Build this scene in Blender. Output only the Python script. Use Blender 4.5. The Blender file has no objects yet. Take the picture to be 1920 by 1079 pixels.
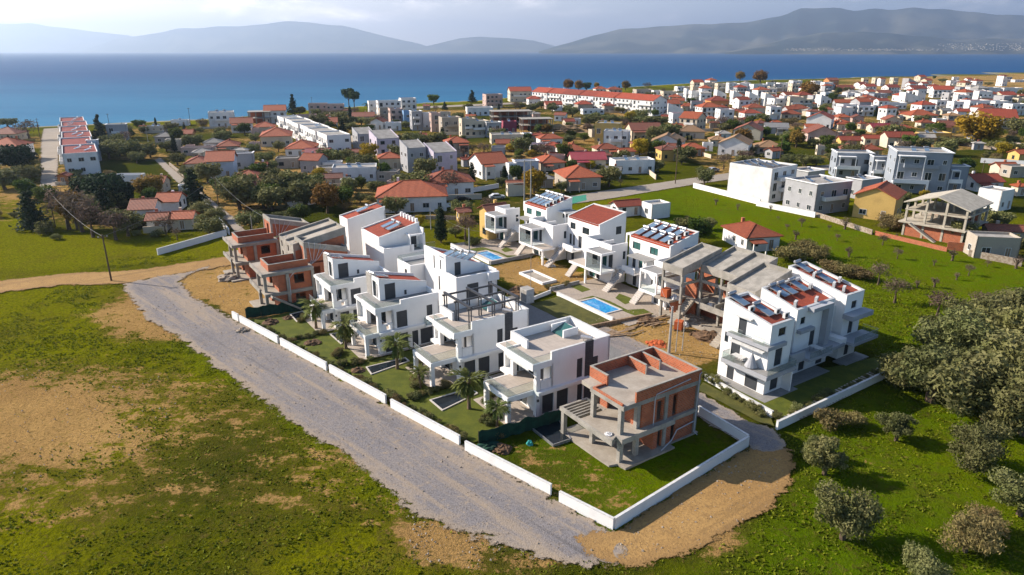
import bpy, math, random
import numpy as np
from mathutils import Vector, Matrix
random.seed(7); R = math.radians
SC = bpy.context.scene; COL = SC.collection
# ---------------------------------------------------------------- camera geometry (used only to measure real positions)
F, CH, PIT = 1281., 37., R(19.1)
cP, sP = math.cos(PIT), math.sin(PIT)
def P(px, py, z=0.):
    xc = (px-960)/F; yc = (539.5-py)/F
    d = (xc, cP+yc*sP, -sP+yc*cP); t = (z-CH)/d[2]
    return Vector((d[0]*t, d[1]*t, z))
def PD(px, py, D):                       # point seen at a pixel, at forward distance D
    xc = (px-960)/F; yc = (539.5-py)/F
    d = Vector((xc, cP+yc*sP, -sP+yc*cP)); return d*(D/d[1]) + Vector((0, 0, CH))
def proj(v):
    dz = v[2]-CH; f = v[1]*cP-dz*sP; u = v[1]*sP+dz*cP
    return 960+F*v[0]/f, 539.5-F*u/f
TH = R(33.5); OX, OY = 10.2, 56.0        # frame of the new development
def D(a, b, z=0.):
    return Vector((OX+a*math.cos(TH)-b*math.sin(TH), OY+a*math.sin(TH)+b*math.cos(TH), z))
# ---------------------------------------------------------------- mesh builder
class MB:
    def __init__(s): s.v = []; s.f = []; s.m = []; s.brk = []
    def add(s, vs, fs, m=0):
        o = len(s.v); s.brk.append((o, len(s.f))); s.v += [tuple(p) for p in vs]
        for f in fs: s.f.append(tuple(i+o for i in f)); s.m.append(m)
        return s
    def box(s, x0, x1, y0, y1, z0, z1, m=0):
        return s.add([(x0,y0,z0),(x1,y0,z0),(x1,y1,z0),(x0,y1,z0),(x0,y0,z1),(x1,y0,z1),(x1,y1,z1),(x0,y1,z1)],
              [(3,2,1,0),(4,5,6,7),(0,1,5,4),(1,2,6,5),(2,3,7,6),(3,0,4,7)], m)
    def cbox(s, cx, cy, cz, sx, sy, sz, m=0, rz=0., tilt=0.):
        M = Matrix.Translation((cx,cy,cz)) @ Matrix.Rotation(rz,4,'Z') @ Matrix.Rotation(tilt,4,'X')
        vs = [M @ Vector((a*sx/2,b*sy/2,c*sz/2)) for c in (-1,1) for a,b in ((-1,-1),(1,-1),(1,1),(-1,1))]
        return s.add(vs, [(3,2,1,0),(4,5,6,7),(0,1,5,4),(1,2,6,5),(2,3,7,6),(3,0,4,7)], m)
    def prism(s, poly, z0, z1, m=0):      # z0,z1 numbers or functions of (x,y); poly counter-clockwise
        n = len(poly); g0 = z0 if callable(z0) else (lambda x, y: z0); g1 = z1 if callable(z1) else (lambda x, y: z1)
        vs = [(x,y,g0(x,y)) for x,y in poly]+[(x,y,g1(x,y)) for x,y in poly]
        fs = [tuple(range(n-1,-1,-1)), tuple(range(n,2*n))]+[(i,(i+1)%n,n+(i+1)%n,n+i) for i in range(n)]
        return s.add(vs, fs, m)
    def bar(s, p, q, w, h=None, m=0):     # rectangular bar between two points
        p = Vector(p); q = Vector(q); h = h or w; d = (q-p).normalized()
        t = d.cross(Vector((0,0,1)))
        t = t.normalized() if t.length > 1e-4 else Vector((1,0,0))
        b = t.cross(d); vs = []
        for c in (p, q):
            for i, j in ((-1,-1),(1,-1),(1,1),(-1,1)): vs.append(c+t*(i*w/2)+b*(j*h/2))
        return s.add(vs, [(0,1,2,3),(7,6,5,4),(4,5,1,0),(5,6,2,1),(6,7,3,2),(7,4,0,3)], m)
    def tube(s, pts, r, n=6, m=0, cap=True):
        pts = [Vector(p) for p in pts]; rs = r if isinstance(r, (list, tuple)) else [r]*len(pts); vs = []
        for i, p in enumerate(pts):
            d = (pts[min(i+1,len(pts)-1)]-pts[max(i-1,0)]).normalized()
            t = d.cross(Vector((0.31,0.17,0.93)))
            t = t.normalized() if t.length > 1e-3 else Vector((1,0,0)); b = d.cross(t)
            for k in range(n):
                a = 2*math.pi*k/n; vs.append(p+(t*math.cos(a)+b*math.sin(a))*rs[i])
        fs = [(i*n+k, i*n+(k+1)%n, (i+1)*n+(k+1)%n, (i+1)*n+k) for i in range(len(pts)-1) for k in range(n)]
        if cap: fs += [tuple(range(n-1,-1,-1)), tuple(range((len(pts)-1)*n, len(pts)*n))]
        return s.add(vs, fs, m)
    def wall(s, p0, p1, z0, z1, th, holes=(), m=0, top=None):
        """wall from p0 to p1 (outer face on the right hand side of travel), th inward (left); holes (u0,u1,z0,z1)"""
        p0 = Vector((p0[0],p0[1],0)); p1 = Vector((p1[0],p1[1],0)); L = (p1-p0).length; d = (p1-p0)/L; n = Vector((-d.y,d.x,0))*th
        us = sorted({0.,L,*[min(max(h[i],0),L) for h in holes for i in (0,1)]}); zs = sorted({z0,z1,*[min(max(h[i],z0),z1) for h in holes for i in (2,3)]})
        def solid(i, j):
            if i < 0 or j < 0 or i >= len(us)-1 or j >= len(zs)-1: return False
            u = (us[i]+us[i+1])/2; z = (zs[j]+zs[j+1])/2
            return not any(h[0] < u < h[1] and h[2] < z < h[3] for h in holes)
        def pt(u, z, k): q = p0+d*u+n*k; return (q.x,q.y,z)
        for i in range(len(us)-1):
            for j in range(len(zs)-1):
                if not solid(i,j): continue
                a,b,c,e = us[i],us[i+1],zs[j],zs[j+1]
                s.add([pt(a,c,0),pt(b,c,0),pt(b,e,0),pt(a,e,0)],[(0,1,2,3)],m)
                s.add([pt(a,c,1),pt(b,c,1),pt(b,e,1),pt(a,e,1)],[(3,2,1,0)],m)
                if not solid(i-1,j): s.add([pt(a,c,1),pt(a,c,0),pt(a,e,0),pt(a,e,1)],[(0,1,2,3)],m)
                if not solid(i+1,j): s.add([pt(b,c,0),pt(b,c,1),pt(b,e,1),pt(b,e,0)],[(0,1,2,3)],m)
                if not solid(i,j-1): s.add([pt(a,c,0),pt(a,c,1),pt(b,c,1),pt(b,c,0)],[(0,1,2,3)],m)
                if not solid(i,j+1): s.add([pt(a,e,0),pt(b,e,0),pt(b,e,1),pt(a,e,1)],[(0,1,2,3)],m)
        return s
    def mesh(s, name, mats):
        me = bpy.data.meshes.new(name); me.from_pydata(s.v, [], s.f)
        mats = mats if isinstance(mats, (list, tuple)) else [mats]
        for mm in mats: me.materials.append(mm)
        if len(mats) > 1: me.polygons.foreach_set('material_index', s.m)
        uv = me.uv_layers.new(name='UVMap'); data = []
        for p in me.polygons:                       # metric UVs: u horizontal, v up the slope
            n = p.normal; t = Vector((-n.y,n.x,0))
            t = t.normalized() if t.length > 0.02 else Vector((1,0,0)); b = n.cross(t)
            for vi in p.vertices:
                c = me.vertices[vi].co; data += [c.dot(t), c.dot(b)]
        uv.data.foreach_set('uv', data)
        return me
    def build(s, name, mats, parent=None, loc=None, smooth=False):
        me = s.mesh(name, mats)
        if smooth: me.polygons.foreach_set('use_smooth', [True]*len(me.polygons))
        return link(name, me, parent, loc)
def link(name, me, parent=None, loc=None, rz=0., sc=None):
    o = bpy.data.objects.new(name, me); COL.objects.link(o)
    if parent is not None: o.parent = parent
    if loc is not None: o.location = loc
    if rz: o.rotation_euler = (0,0,rz)
    if sc: o.scale = sc if isinstance(sc, (tuple, list)) else (sc,sc,sc)
    return o
REG = []; SHARE = set()
def tag(o, label, cat, group=None):
    o['label'] = label; o['category'] = cat
    if group: o['group'] = group
    REG.append(o); return o
def thing(name, label, cat, loc=(0,0,0), rz=0., group=None):
    o = bpy.data.objects.new(name, None); COL.objects.link(o); o.location = loc; o.rotation_euler = (0,0,rz)
    o.empty_display_size = .3
    return tag(o, label, cat, group)
def kids(o): return [c for c in list(KID.get(o.name, ()))]
KID = {}
def dup(root, loc, rz, label, sc=None, group=None):
    r = root.copy(); COL.objects.link(r); r.location = loc; r.rotation_euler = (0,0,rz)
    if sc: r.scale = sc if isinstance(sc, (tuple, list)) else (sc,sc,sc)
    for ch in root.children:
        c = ch.copy(); COL.objects.link(c); c.parent = r
        for g in ch.children:
            d = g.copy(); COL.objects.link(d); d.parent = c
    return tag(r, label, root['category'], group or root.get('group'))
def struct(o, kind='structure'): o['kind'] = kind; return o
# ---------------------------------------------------------------- materials
def newmat(name):
    m = bpy.data.materials.new(name); m.use_nodes = True; nt = m.node_tree
    return m, nt, nt.nodes['Principled BSDF']
def nd(nt, typ, **k):
    n = nt.nodes.new(typ)
    for a, v in k.items():
        if a.startswith('i_'):
            key = a[2:]; key = int(key) if key.isdigit() else key.replace('_', ' ')
            n.inputs[key].default_value = v
        else: setattr(n, a, v)
    return n
def rgba(c): return (c[0],c[1],c[2],1.)
def mixc(nt, fac, a, b, mode='MIX'):
    n = nd(nt, 'ShaderNodeMix', data_type='RGBA', blend_type=mode)
    for sock, v in ((n.inputs['Factor'], fac), (n.inputs['A'], a), (n.inputs['B'], b)):
        pass
    ins = [n.inputs[0], n.inputs[6], n.inputs[7]]
    for s_, v in zip(ins, (fac, a, b)):
        if hasattr(v, 'is_linked') or hasattr(v, 'links'): nt.links.new(v, s_)
        elif isinstance(v, (tuple, list)): s_.default_value = rgba(v)
        else: s_.default_value = v
    return n.outputs[2]
def ramp(nt, src, lo, hi, a=0., b=1.):
    n = nd(nt, 'ShaderNodeMapRange', interpolation_type='SMOOTHSTEP'); nt.links.new(src, n.inputs[0])
    n.inputs[1].default_value = lo; n.inputs[2].default_value = hi; n.inputs[3].default_value = a; n.inputs[4].default_value = b
    return n.outputs[0]
def math_(nt, op, a, b=0.):
    n = nd(nt, 'ShaderNodeMath', operation=op)
    for i, v in enumerate((a, b)):
        if hasattr(v, 'links'): nt.links.new(v, n.inputs[i])
        else: n.inputs[i].default_value = v
    return n.outputs[0]
def coord(nt, kind='Object', scale=None):
    o = nd(nt, 'ShaderNodeTexCoord').outputs[kind]
    if scale:
        mp = nd(nt, 'ShaderNodeMapping'); mp.inputs['Scale'].default_value = scale; nt.links.new(o, mp.inputs[0]); o = mp.outputs[0]
    return o
def noise(nt, vec, scale, detail=4, rough=.55, dist=0.):
    n = nd(nt, 'ShaderNodeTexNoise'); nt.links.new(vec, n.inputs['Vector'])
    n.inputs['Scale'].default_value = scale; n.inputs['Detail'].default_value = detail; n.inputs['Roughness'].default_value = rough
    n.inputs['Distortion'].default_value = dist
    return n.outputs['Fac']
def bump(nt, bs, h, strength=.4, dist=.05):
    n = nd(nt, 'ShaderNodeBump'); n.inputs['Strength'].default_value = strength; n.inputs['Distance'].default_value = dist
    nt.links.new(h, n.inputs['Height']); nt.links.new(n.outputs[0], bs.inputs['Normal'])
def simple(name, c, c2=None, scale=2., rough=.85, metal=0., bmp=0., detail=5, lo=.35, hi=.65, rand=0., fine=0., spec=.3):
    m, nt, bs = newmat(name); v = coord(nt)
    bs.inputs['Roughness'].default_value = rough; bs.inputs['Metallic'].default_value = metal
    bs.inputs['Specular IOR Level'].default_value = spec
    c2 = c2 or tuple(x*.86 for x in c)
    n = noise(nt, v, scale, detail); col = mixc(nt, ramp(nt, n, lo, hi), c, c2)
    if fine:
        n2 = noise(nt, v, scale*9, 3); col = mixc(nt, ramp(nt, n2, .3, .7, 0, fine), col, tuple(x*.45 for x in c))
    if rand:
        oi = nd(nt, 'ShaderNodeObjectInfo').outputs['Random']; hs = nd(nt, 'ShaderNodeHueSaturation')
        nt.links.new(col, hs.inputs['Color'])
        nt.links.new(ramp(nt, oi, 0, 1, 1-rand, 1+rand), hs.inputs['Value'])
        nt.links.new(ramp(nt, math_(nt, 'FRACT', math_(nt, 'MULTIPLY', oi, 7.31)), 0, 1, .5-rand*.06, .5+rand*.06), hs.inputs['Hue'])
        col = hs.outputs[0]
    nt.links.new(col, bs.inputs['Base Color'])
    if bmp: bump(nt, bs, n if not fine else n2, bmp, .06)
    return m
def tiles(name, c, c2, rough=.75, per=.28):
    m, nt, bs = newmat(name); v = coord(nt, 'UV'); sep = nd(nt, 'ShaderNodeSeparateXYZ'); nt.links.new(v, sep.inputs[0])
    u = math_(nt, 'SINE', math_(nt, 'MULTIPLY', sep.outputs[0], 2*math.pi/per))
    w = math_(nt, 'FRACT', math_(nt, 'MULTIPLY', sep.outputs[1], 1/.38))
    n = noise(nt, v, 1.3, 5); n2 = noise(nt, coord(nt, 'UV', (3.5, 2.6, 1)), 1., 1)
    col = mixc(nt, ramp(nt, n, .3, .7), c, c2)
    col = mixc(nt, ramp(nt, n2, .35, .7, 0, .55), col, tuple(x*.55 for x in c))
    col = mixc(nt, ramp(nt, u, -1., -.3, .55, 0.), col, tuple(x*.35 for x in c2))
    oi = nd(nt, 'ShaderNodeObjectInfo').outputs['Random']; hs = nd(nt, 'ShaderNodeHueSaturation')
    nt.links.new(col, hs.inputs['Color']); nt.links.new(ramp(nt, oi, 0, 1, .75, 1.2), hs.inputs['Value'])
    nt.links.new(hs.outputs[0], bs.inputs['Base Color']); bs.inputs['Roughness'].default_value = rough
    h = math_(nt, 'ADD', u, math_(nt, 'MULTIPLY', w, -.7)); bump(nt, bs, h, .8, .05)
    return m
def brickmat(name, c, c2, mortar, sw=.34, sh=.2):
    m, nt, bs = newmat(name); v = coord(nt, 'UV')
    b = nd(nt, 'ShaderNodeTexBrick'); nt.links.new(v, b.inputs['Vector'])
    b.inputs['Color1'].default_value = rgba(c); b.inputs['Color2'].default_value = rgba(c2); b.inputs['Mortar'].default_value = rgba(mortar)
    b.inputs['Scale'].default_value = 1.; b.inputs['Mortar Size'].default_value = .024; b.inputs['Brick Width'].default_value = sw; b.inputs['Row Height'].default_value = sh
    n = noise(nt, v, 1.1, 5); col = mixc(nt, ramp(nt, n, .45, .8, 0, .5), b.outputs['Color'], tuple(x*.5 for x in c))
    n2 = noise(nt, v, .7, 6, .7); col = mixc(nt, ramp(nt, n2, .62, .72, 0, .5), col, mortar)
    nt.links.new(col, bs.inputs['Base Color']); bs.inputs['Roughness'].default_value = .9
    bump(nt, bs, b.outputs['Fac'], -.5, .02); return m
def paving(name, c, c2, joint, sw=.6, sh=.6, jt=.012, off=0.):
    m, nt, bs = newmat(name); v = coord(nt, 'UV'); b = nd(nt, 'ShaderNodeTexBrick', offset=off); nt.links.new(v, b.inputs['Vector'])
    b.inputs['Color1'].default_value = rgba(c); b.inputs['Color2'].default_value = rgba(c2); b.inputs['Mortar'].default_value = rgba(joint)
    b.inputs['Scale'].default_value = 1.; b.inputs['Mortar Size'].default_value = jt; b.inputs['Brick Width'].default_value = sw; b.inputs['Row Height'].default_value = sh
    n = noise(nt, v, .8, 6, .65); col = mixc(nt, ramp(nt, n, .4, .75, 0, .45), b.outputs['Color'], tuple(x*.62 for x in c))
    nt.links.new(col, bs.inputs['Base Color']); bs.inputs['Roughness'].default_value = .75; return m
def glassy(name, tint=(.75,.92,.88), fac=.75, rough=.03):
    m, nt, bs = newmat(name); bs.inputs['Base Color'].default_value = rgba(tuple(x*.35 for x in tint)); bs.inputs['Roughness'].default_value = rough
    t = nd(nt, 'ShaderNodeBsdfTransparent'); t.inputs[0].default_value = rgba(tint)
    fr = nd(nt, 'ShaderNodeLayerWeight'); fr.inputs[0].default_value = .25
    mx = nd(nt, 'ShaderNodeMixShader'); nt.links.new(ramp(nt, fr.outputs['Fresnel'], 0, 1, 1-fac, .4), mx.inputs[0])
    nt.links.new(t.outputs[0], mx.inputs[1]); nt.links.new(bs.outputs[0], mx.inputs[2])
    nt.links.new(mx.outputs[0], nt.nodes['Material Output'].inputs[0]); return m
m_white = simple('white_plaster', (.80,.79,.77), (.71,.70,.68), .45, .8, bmp=.05, lo=.48, hi=.85)
def streaks(m, amt=.16, c=(.50,.47,.42)):
    nt = m.node_tree; bs = nt.nodes['Principled BSDF']; src = bs.inputs['Base Color'].links[0].from_socket
    a = noise(nt, coord(nt,'Object',(2.2,2.2,.16)), 1., 5, .7); b_ = noise(nt, coord(nt,'Object'), .35, 3)
    nt.links.new(mixc(nt, math_(nt,'MULTIPLY', ramp(nt,a,.52,.78,0,amt), ramp(nt,b_,.35,.6)), src, c), bs.inputs['Base Color'])
streaks(m_white)
m_greyplaster = simple('grey_plaster', (.36,.37,.39), (.32,.33,.35), .6)
m_conc = simple('concrete', (.37,.345,.30), (.25,.235,.205), .9, .92, bmp=.15, fine=.35)
m_concf = simple('concrete_floor', (.40,.36,.30), (.29,.25,.20), .5, .9, fine=.25, lo=.3, hi=.7)
m_brick = brickmat('clay_block', (.46,.105,.03), (.30,.06,.018), (.34,.20,.13))
m_redtile = tiles('red_roof_tile', (.40,.065,.02), (.30,.045,.015))
m_orangetile = tiles('orange_roof_tile', (.43,.095,.026), (.30,.06,.017))
m_ochretile = tiles('ochre_roof_tile', (.40,.24,.11), (.32,.17,.08))
m_oldtile = tiles('weathered_roof_tile', (.30,.085,.04), (.19,.06,.035))
m_dark = simple('anthracite', (.055,.06,.068), (.045,.05,.056), 1., .5)
m_pergola = simple('anthracite_metal', (.06,.062,.07), None, 2., .45, .3)
m_slate = brickmat('dark_slate', (.055,.058,.065), (.085,.088,.095), (.03,.03,.033), .5, .12)
m_stone = brickmat('pale_stone', (.40,.37,.33), (.30,.28,.25), (.22,.21,.2), .4, .15)
m_tile = paving('terrace_tile', (.43,.37,.31), (.40,.345,.29), (.25,.22,.19))
m_greytile = paving('grey_deck_tile', (.27,.265,.25), (.24,.235,.225), (.16,.16,.15))
m_glass = glassy('clear_glass', (.93,.97,.955), .93)
m_pane, _nt, _b = newmat('window_glass'); _b.inputs['Base Color'].default_value = (.02,.03,.035,1); _b.inputs['Roughness'].default_value = .06
m_gpane, _nt, _b = newmat('green_window_glass'); _b.inputs['Base Color'].default_value = (.035,.11,.10,1); _b.inputs['Roughness'].default_value = .08
m_tank = simple('brushed_tank', (.45,.45,.46), (.32,.32,.33), 3., .35, .6)
m_panel, _nt, _b = newmat('solar_glass'); _b.inputs['Base Color'].default_value = (.13,.20,.28,1); _b.inputs['Roughness'].default_value = .12
m_acwhite = simple('white_enamel', (.62,.62,.60), (.5,.5,.48), 3., .5)
m_black = simple('black_plastic', (.02,.02,.022), None, 3., .5)
m_wood = simple('weathered_plank', (.33,.23,.14), (.20,.14,.09), 3., .9)
m_pole = simple('concrete_pole', (.36,.35,.33), (.28,.27,.25), 2., .9)
m_woodpole = simple('wooden_pole', (.13,.085,.055), (.08,.055,.035), 3., .9)
m_cable = simple('cable', (.25,.25,.25), None, 1., .6)
m_soil = simple('dug_soil', (.17,.10,.055), (.10,.062,.035), 1.6, .95, bmp=.6, fine=.4)
m_rubble = simple('rubble', (.42,.36,.29), (.22,.16,.11), 2.5, .95, bmp=.6, fine=.5)
m_lawn = simple('lawn', (.10,.115,.008), (.066,.085,.006), .7, .95, bmp=.5, fine=.4)
m_lawn_old = simple('old_lawn', (.10,.095,.018), (.06,.065,.012), .7, .95, bmp=.5, fine=.4)
m_net = simple('green_net', (.008,.05,.032), (.005,.03,.02), 1.5, .8)
m_pool, _nt, _b = newmat('pool_water'); _b.inputs['Roughness'].default_value = .06
_n = noise(_nt, coord(_nt), 1.6, 3, .5, 1.5); _nt.links.new(mixc(_nt, ramp(_nt, _n, .42, .6), (.015,.21,.52), (.05,.34,.62)), _b.inputs['Base Color']); bump(_nt, _b, _n, .15, .05)
m_dpool, _nt, _b = newmat('dark_pool_water'); _b.inputs['Base Color'].default_value = (.012,.018,.024,1); _b.inputs['Roughness'].default_value = .05
_n = noise(_nt, coord(_nt), 2., 3); bump(_nt, _b, _n, .08, .05)
m_poolrim = paving('pool_rim', (.55,.51,.46), (.5,.46,.42), (.35,.32,.3), .5, .5)
m_pave = paving('yard_paving', (.36,.30,.24), (.33,.275,.22), (.22,.19,.16), .5, .5)
m_orange = simple('orange_brick_stack', (.50,.12,.04), (.40,.09,.03), 4., .9, fine=.3)
m_bag = simple('white_bulk_bag', (.62,.61,.60), (.45,.45,.45), 2.5, .8, bmp=.5)
m_pipe = simple('grey_conduit', (.5,.5,.52), None, 2., .5)
# ---------------------------------------------------------------- ground, roads, sea, hills
def lerp_poly(pts, x):
    for (x0,y0),(x1,y1) in zip(pts, pts[1:]):
        if x <= x1: return y0+(y1-y0)*(x-x0)/(x1-x0)
    return pts[-1][1]
SHORE = [P(a, b, -1.) for a, b in ((-700,285),(0,243),(200,234),(420,224),(600,206),(740,197),(900,190),(1080,171),(1250,160),(1400,152),(1560,148),(1700,142),(1920,135),(2300,125))]
SHORE = [(-9000., SHORE[0].y-60), (-1500., SHORE[0].y-40)]+[(p.x,p.y) for p in SHORE]+[(20000., 4200.)]
sx_ = np.array([p[0] for p in SHORE]); sy_ = np.array([p[1] for p in SHORE])
def spaced(segs):
    out = [segs[0][0]]
    for a, b, st in segs:
        n = max(1, int(round((b-a)/st))); out += [a+(b-a)*(i+1)/n for i in range(n)]
    return np.array(out)
gx = spaced([(-18000,-4000,7000),(-4000,-900,500),(-900,-330,40),(-330,-130,5),(-130,110,.6),(110,330,4),(330,1500,30),(1500,4000,400),(4000,18000,7000)])
gy = spaced([(-250,20,30),(20,150,.6),(150,420,2.4),(420,1100,9),(1100,3000,100),(3000,9000,1500)])
def blob(X, Y, polys, soft):
    """soft inside-mask of world polygons"""
    out = np.zeros_like(X)
    for poly in polys:
        pts = np.array([(p[0],p[1]) for p in poly]); n = len(pts); ins = np.zeros(X.shape, bool); dist = np.full(X.shape, 1e9)
        for i in range(n):
            x0,y0 = pts[i]; x1,y1 = pts[(i+1)%n]
            cond = ((y0 > Y) != (y1 > Y)); ins ^= cond & (X < (x1-x0)*(Y-y0)/((y1-y0) or 1e-9)+x0)
            dx,dy = x1-x0,y1-y0; t = np.clip(((X-x0)*dx+(Y-y0)*dy)/(dx*dx+dy*dy+1e-9),0,1)
            dist = np.minimum(dist, np.hypot(X-x0-t*dx, Y-y0-t*dy))
        sd = np.where(ins, dist, -dist); out = np.maximum(out, np.clip(.5+sd/(2*soft),0,1))
    return out
def px(*pts): return [P(a,b) for a,b in pts]
X, Y = np.meshgrid(gx, gy); sh = np.interp(X, sx_, sy_)
rng = np.random.default_rng(3)
def vnoise(X, Y, s, seed):
    g = np.random.default_rng(seed).random((64,64)); u = X/s; v = Y/s; i = np.floor(u).astype(int); j = np.floor(v).astype(int); a = u-i; b = v-j
    a = a*a*(3-2*a); b = b*b*(3-2*b); q = lambda p, r: g[p%64, r%64]
    return (q(i,j)*(1-a)+q(i+1,j)*a)*(1-b)+(q(i,j+1)*(1-a)+q(i+1,j+1)*a)*b
t = np.clip((Y-(sh-5))/14,0,1); Zg = -3.4*t*t*(3-2*t)
near = (Y < 170)&(np.abs(X) < 135)
Zg = Zg + np.where(near, (vnoise(X,Y,9,1)-.5)*.10+(vnoise(X,Y,2.2,2)-.5)*.10, 0)-.06
dry = np.zeros_like(X)+.12
def paint(polys, val, soft):
    global dry
    m = blob(X, Y, polys, soft); dry = dry*(1-m)+val*m
town = [px((-700,420),(-700,290),(0,255),(400,232),(800,205),(1060,182),(1400,160),(2300,140),(2300,330),(1920,330),(1810,330),(1700,300),(1450,300),(1330,345),(1180,350),(1000,400),(720,420),(430,440),(330,450),(230,450),(90,420))]
paint(town, .42, 8.)
paint([px((1540,150),(1920,137),(2300,128),(2300,165),(1920,172),(1700,170))], .62, 25)
paint([px((60,440),(300,420),(430,440),(425,478),(250,485),(120,500),(-700,500),(-700,440))], .16, 3.)
for q in (((190,300),(300,300),(310,325),(195,330)),((1330,250),(1470,250),(1580,285),(1480,300),(1330,285)),((1700,285),(1900,280),(1920,320),(1740,310)),((1180,330),(1290,300),(1330,320),(1250,345)),((860,360),(980,355),(960,375),(860,380)),((500,395),(640,375),(650,420),(500,430)),((740,190),(830,186),(840,196),(740,205)),((620,203),(680,195),(690,207),(620,215))): paint([px(*q)], .05, 3.)
paint([px((1180,362),(1290,352),(1500,405),(1700,460),(1920,500),(2400,560),(2400,1100),(1500,1100),(1480,900),(1500,800),(1700,700),(1600,600),(1500,520),(1250,420))], .08, 2.5)
# foreground field, bare patches
for q, v, s in ((((-300,690),(60,690),(230,700),(330,760),(340,820),(250,870),(60,930),(-300,900)), .78, 6.5),(((150,590),(260,545),(330,600),(220,640)), .72, 3.),(((200,700),(420,710),(450,800),(230,820)), .52, 3.),
    (((560,820),(640,850),(680,900),(600,890)), .75, 1.2),(((740,960),(860,985),(960,1020),(900,1060),(800,1065),(740,1000)), .85, 1.2),(((900,1010),(1100,1050),(1000,1079),(880,1060)),.55,1.),(((60,930),(280,900),(300,960),(80,1000)), .45, 2.),(((420,880),(600,920),(560,960),(400,930)), .4, 2.),(((230,540),(420,520),(340,640),(260,640)), .7, 2.),
    (((340,520),(430,480),(560,560),(500,600),(440,600)), .9, .8),(((960,830),(1080,850),(1140,900),(1040,920)), .5, 1.2),(((520,700),(640,760),(620,800),(500,740)),.35,2.),(((1310,1000),(1420,960),(1400,1030),(1300,1060)),.6,1.)): paint([px(*q)], v, s)
paint([px((-300,900),(300,860),(640,880),(760,960),(700,1000),(420,960),(100,1010),(-300,1000))], .43, 5.)
paint([px((330,700),(520,760),(640,860),(700,960),(560,930),(440,840),(320,780))], .42, 3.)
paint([px((960,850),(1140,900),(1250,930),(1150,980),(1020,930))], .42, 2.)
paint([[D(-8,8),D(-5,9.5),D(-2.2,3),D(-3,-3),D(-6,-3),D(-9,3)]], .42, 1.5); paint([[D(-1.5,9.5),D(10,9.5),D(10.4,-6.4),D(-1,-8)]], .16, 1.)
paint([px((1560,760),(1700,780),(1760,900),(1640,900),(1560,840))], .24, 2.)
# building site in the court
paint([[D(20,10),D(30,10),D(41,12),D(41,28),D(30,29),D(24,28),D(19,30),D(17,16)]], .72, 2.)
paint([[D(21,43.5),D(34,43.5),D(34,61),D(21,60)]], .8, 1.8)
paint([[D(-19,57),D(12,57),D(10,84),D(-8,90),D(-24,88)]], .72, 3.)
lush = np.clip(.5+(vnoise(X,Y,14,5)-.5)*.7+(vnoise(X,Y,45,6)-.5)*.6,0,1)
m = blob(X,Y,[px((-300,520),(250,520),(220,640),(150,690),(-300,720))],6); lush = lush*(1-m)+.95*m
m = blob(X,Y,[px((60,440),(430,440),(425,478),(120,500),(-700,520),(-700,440))],3); lush = lush*(1-m)+.9*m
m = blob(X,Y,[px((520,1030),(800,960),(880,1079),(480,1100))],3); lush = lush*(1-m)+.85*m
m = blob(X,Y,[px((1250,360),(1920,500),(2400,560),(2400,700),(1600,640),(1450,500))],4); lush = lush*(1-m)+(.50+.30*lush)*m
m = blob(X,Y,town,8); lush = lush*(1-m)+(.05+.35*vnoise(X,Y,23,15)**2)*m; dry = np.clip(dry+m*(vnoise(X,Y,17,16)-.45)*.5,0,1)
m = blob(X,Y,[px((60,440),(430,440),(425,478),(120,500),(-700,520),(-700,360),(60,350))],3); lush = lush*(1-m)+.92*m
fresh = blob(X,Y,[px((1180,362),(1290,352),(1500,405),(1920,500),(2400,560),(2400,1150),(1250,1150),(1480,900),(1500,800),(1700,700),(1560,520),(1250,420)),[D(-8,-8),D(10,-6),D(10,9),D(-8,9)],px((560,640),(800,880),(980,1010),(900,1000),(700,900),(520,760),(330,640)),px((560,640),(570,642),(565,650))],3.)*(.6+.4*vnoise(X,Y,8,21))
ny, nx = X.shape
me = bpy.data.meshes.new('ground'); co = np.stack([X,Y,Zg],-1).reshape(-1,3).astype(np.float32)
idx = np.arange(nx*ny).reshape(ny,nx); fc = np.stack([idx[:-1,:-1],idx[:-1,1:],idx[1:,1:],idx[1:,:-1]],-1).reshape(-1,4)
keep = (Zg.reshape(-1)[fc].max(1) > -3.3); fc = fc[keep]
used = np.unique(fc); rm = -np.ones(nx*ny,int); rm[used] = np.arange(len(used)); fc = rm[fc]; co = co[used]
me.vertices.add(len(co)); me.vertices.foreach_set('co', co.ravel()); me.loops.add(fc.size); me.loops.foreach_set('vertex_index', fc.ravel().astype(np.int32))
me.polygons.add(len(fc)); me.polygons.foreach_set('loop_start', (np.arange(len(fc))*4).astype(np.int32)); me.polygons.foreach_set('use_smooth', [True]*len(fc)); me.update()
for nm, arr in (('fresh',fresh),('dry',dry),('lush',lush),('shore',np.clip((Y-(sh-14))/12,0,1))):
    at = me.attributes.new(nm,'FLOAT','POINT'); at.data.foreach_set('value', arr.reshape(-1)[used].astype(np.float32))
mg, nt, bs = newmat('field_ground'); v = coord(nt)
def attr(nt, n): return nd(nt, 'ShaderNodeAttribute', attribute_name=n).outputs['Fac']
n0 = noise(nt, v, .09, 4, .6, .5); n1 = noise(nt, v, .45, 6, .65); n2 = noise(nt, v, 2.6, 5, .7); n3 = noise(nt, v, 9, 3, .7)
ns = noise(nt, coord(nt, 'Object', (.35,1.,1.)), .8, 5, .7)
s = math_(nt,'ADD', attr(nt,'dry'), math_(nt,'MULTIPLY', math_(nt,'SUBTRACT',n1,.5), 1.25)); s = math_(nt,'ADD', s, math_(nt,'MULTIPLY', math_(nt,'SUBTRACT',n2,.5), .9)); s = math_(nt,'ADD', s, math_(nt,'MULTIPLY', math_(nt,'SUBTRACT',ns,.5), .7))
mask = ramp(nt, s, .42, .62)
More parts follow.
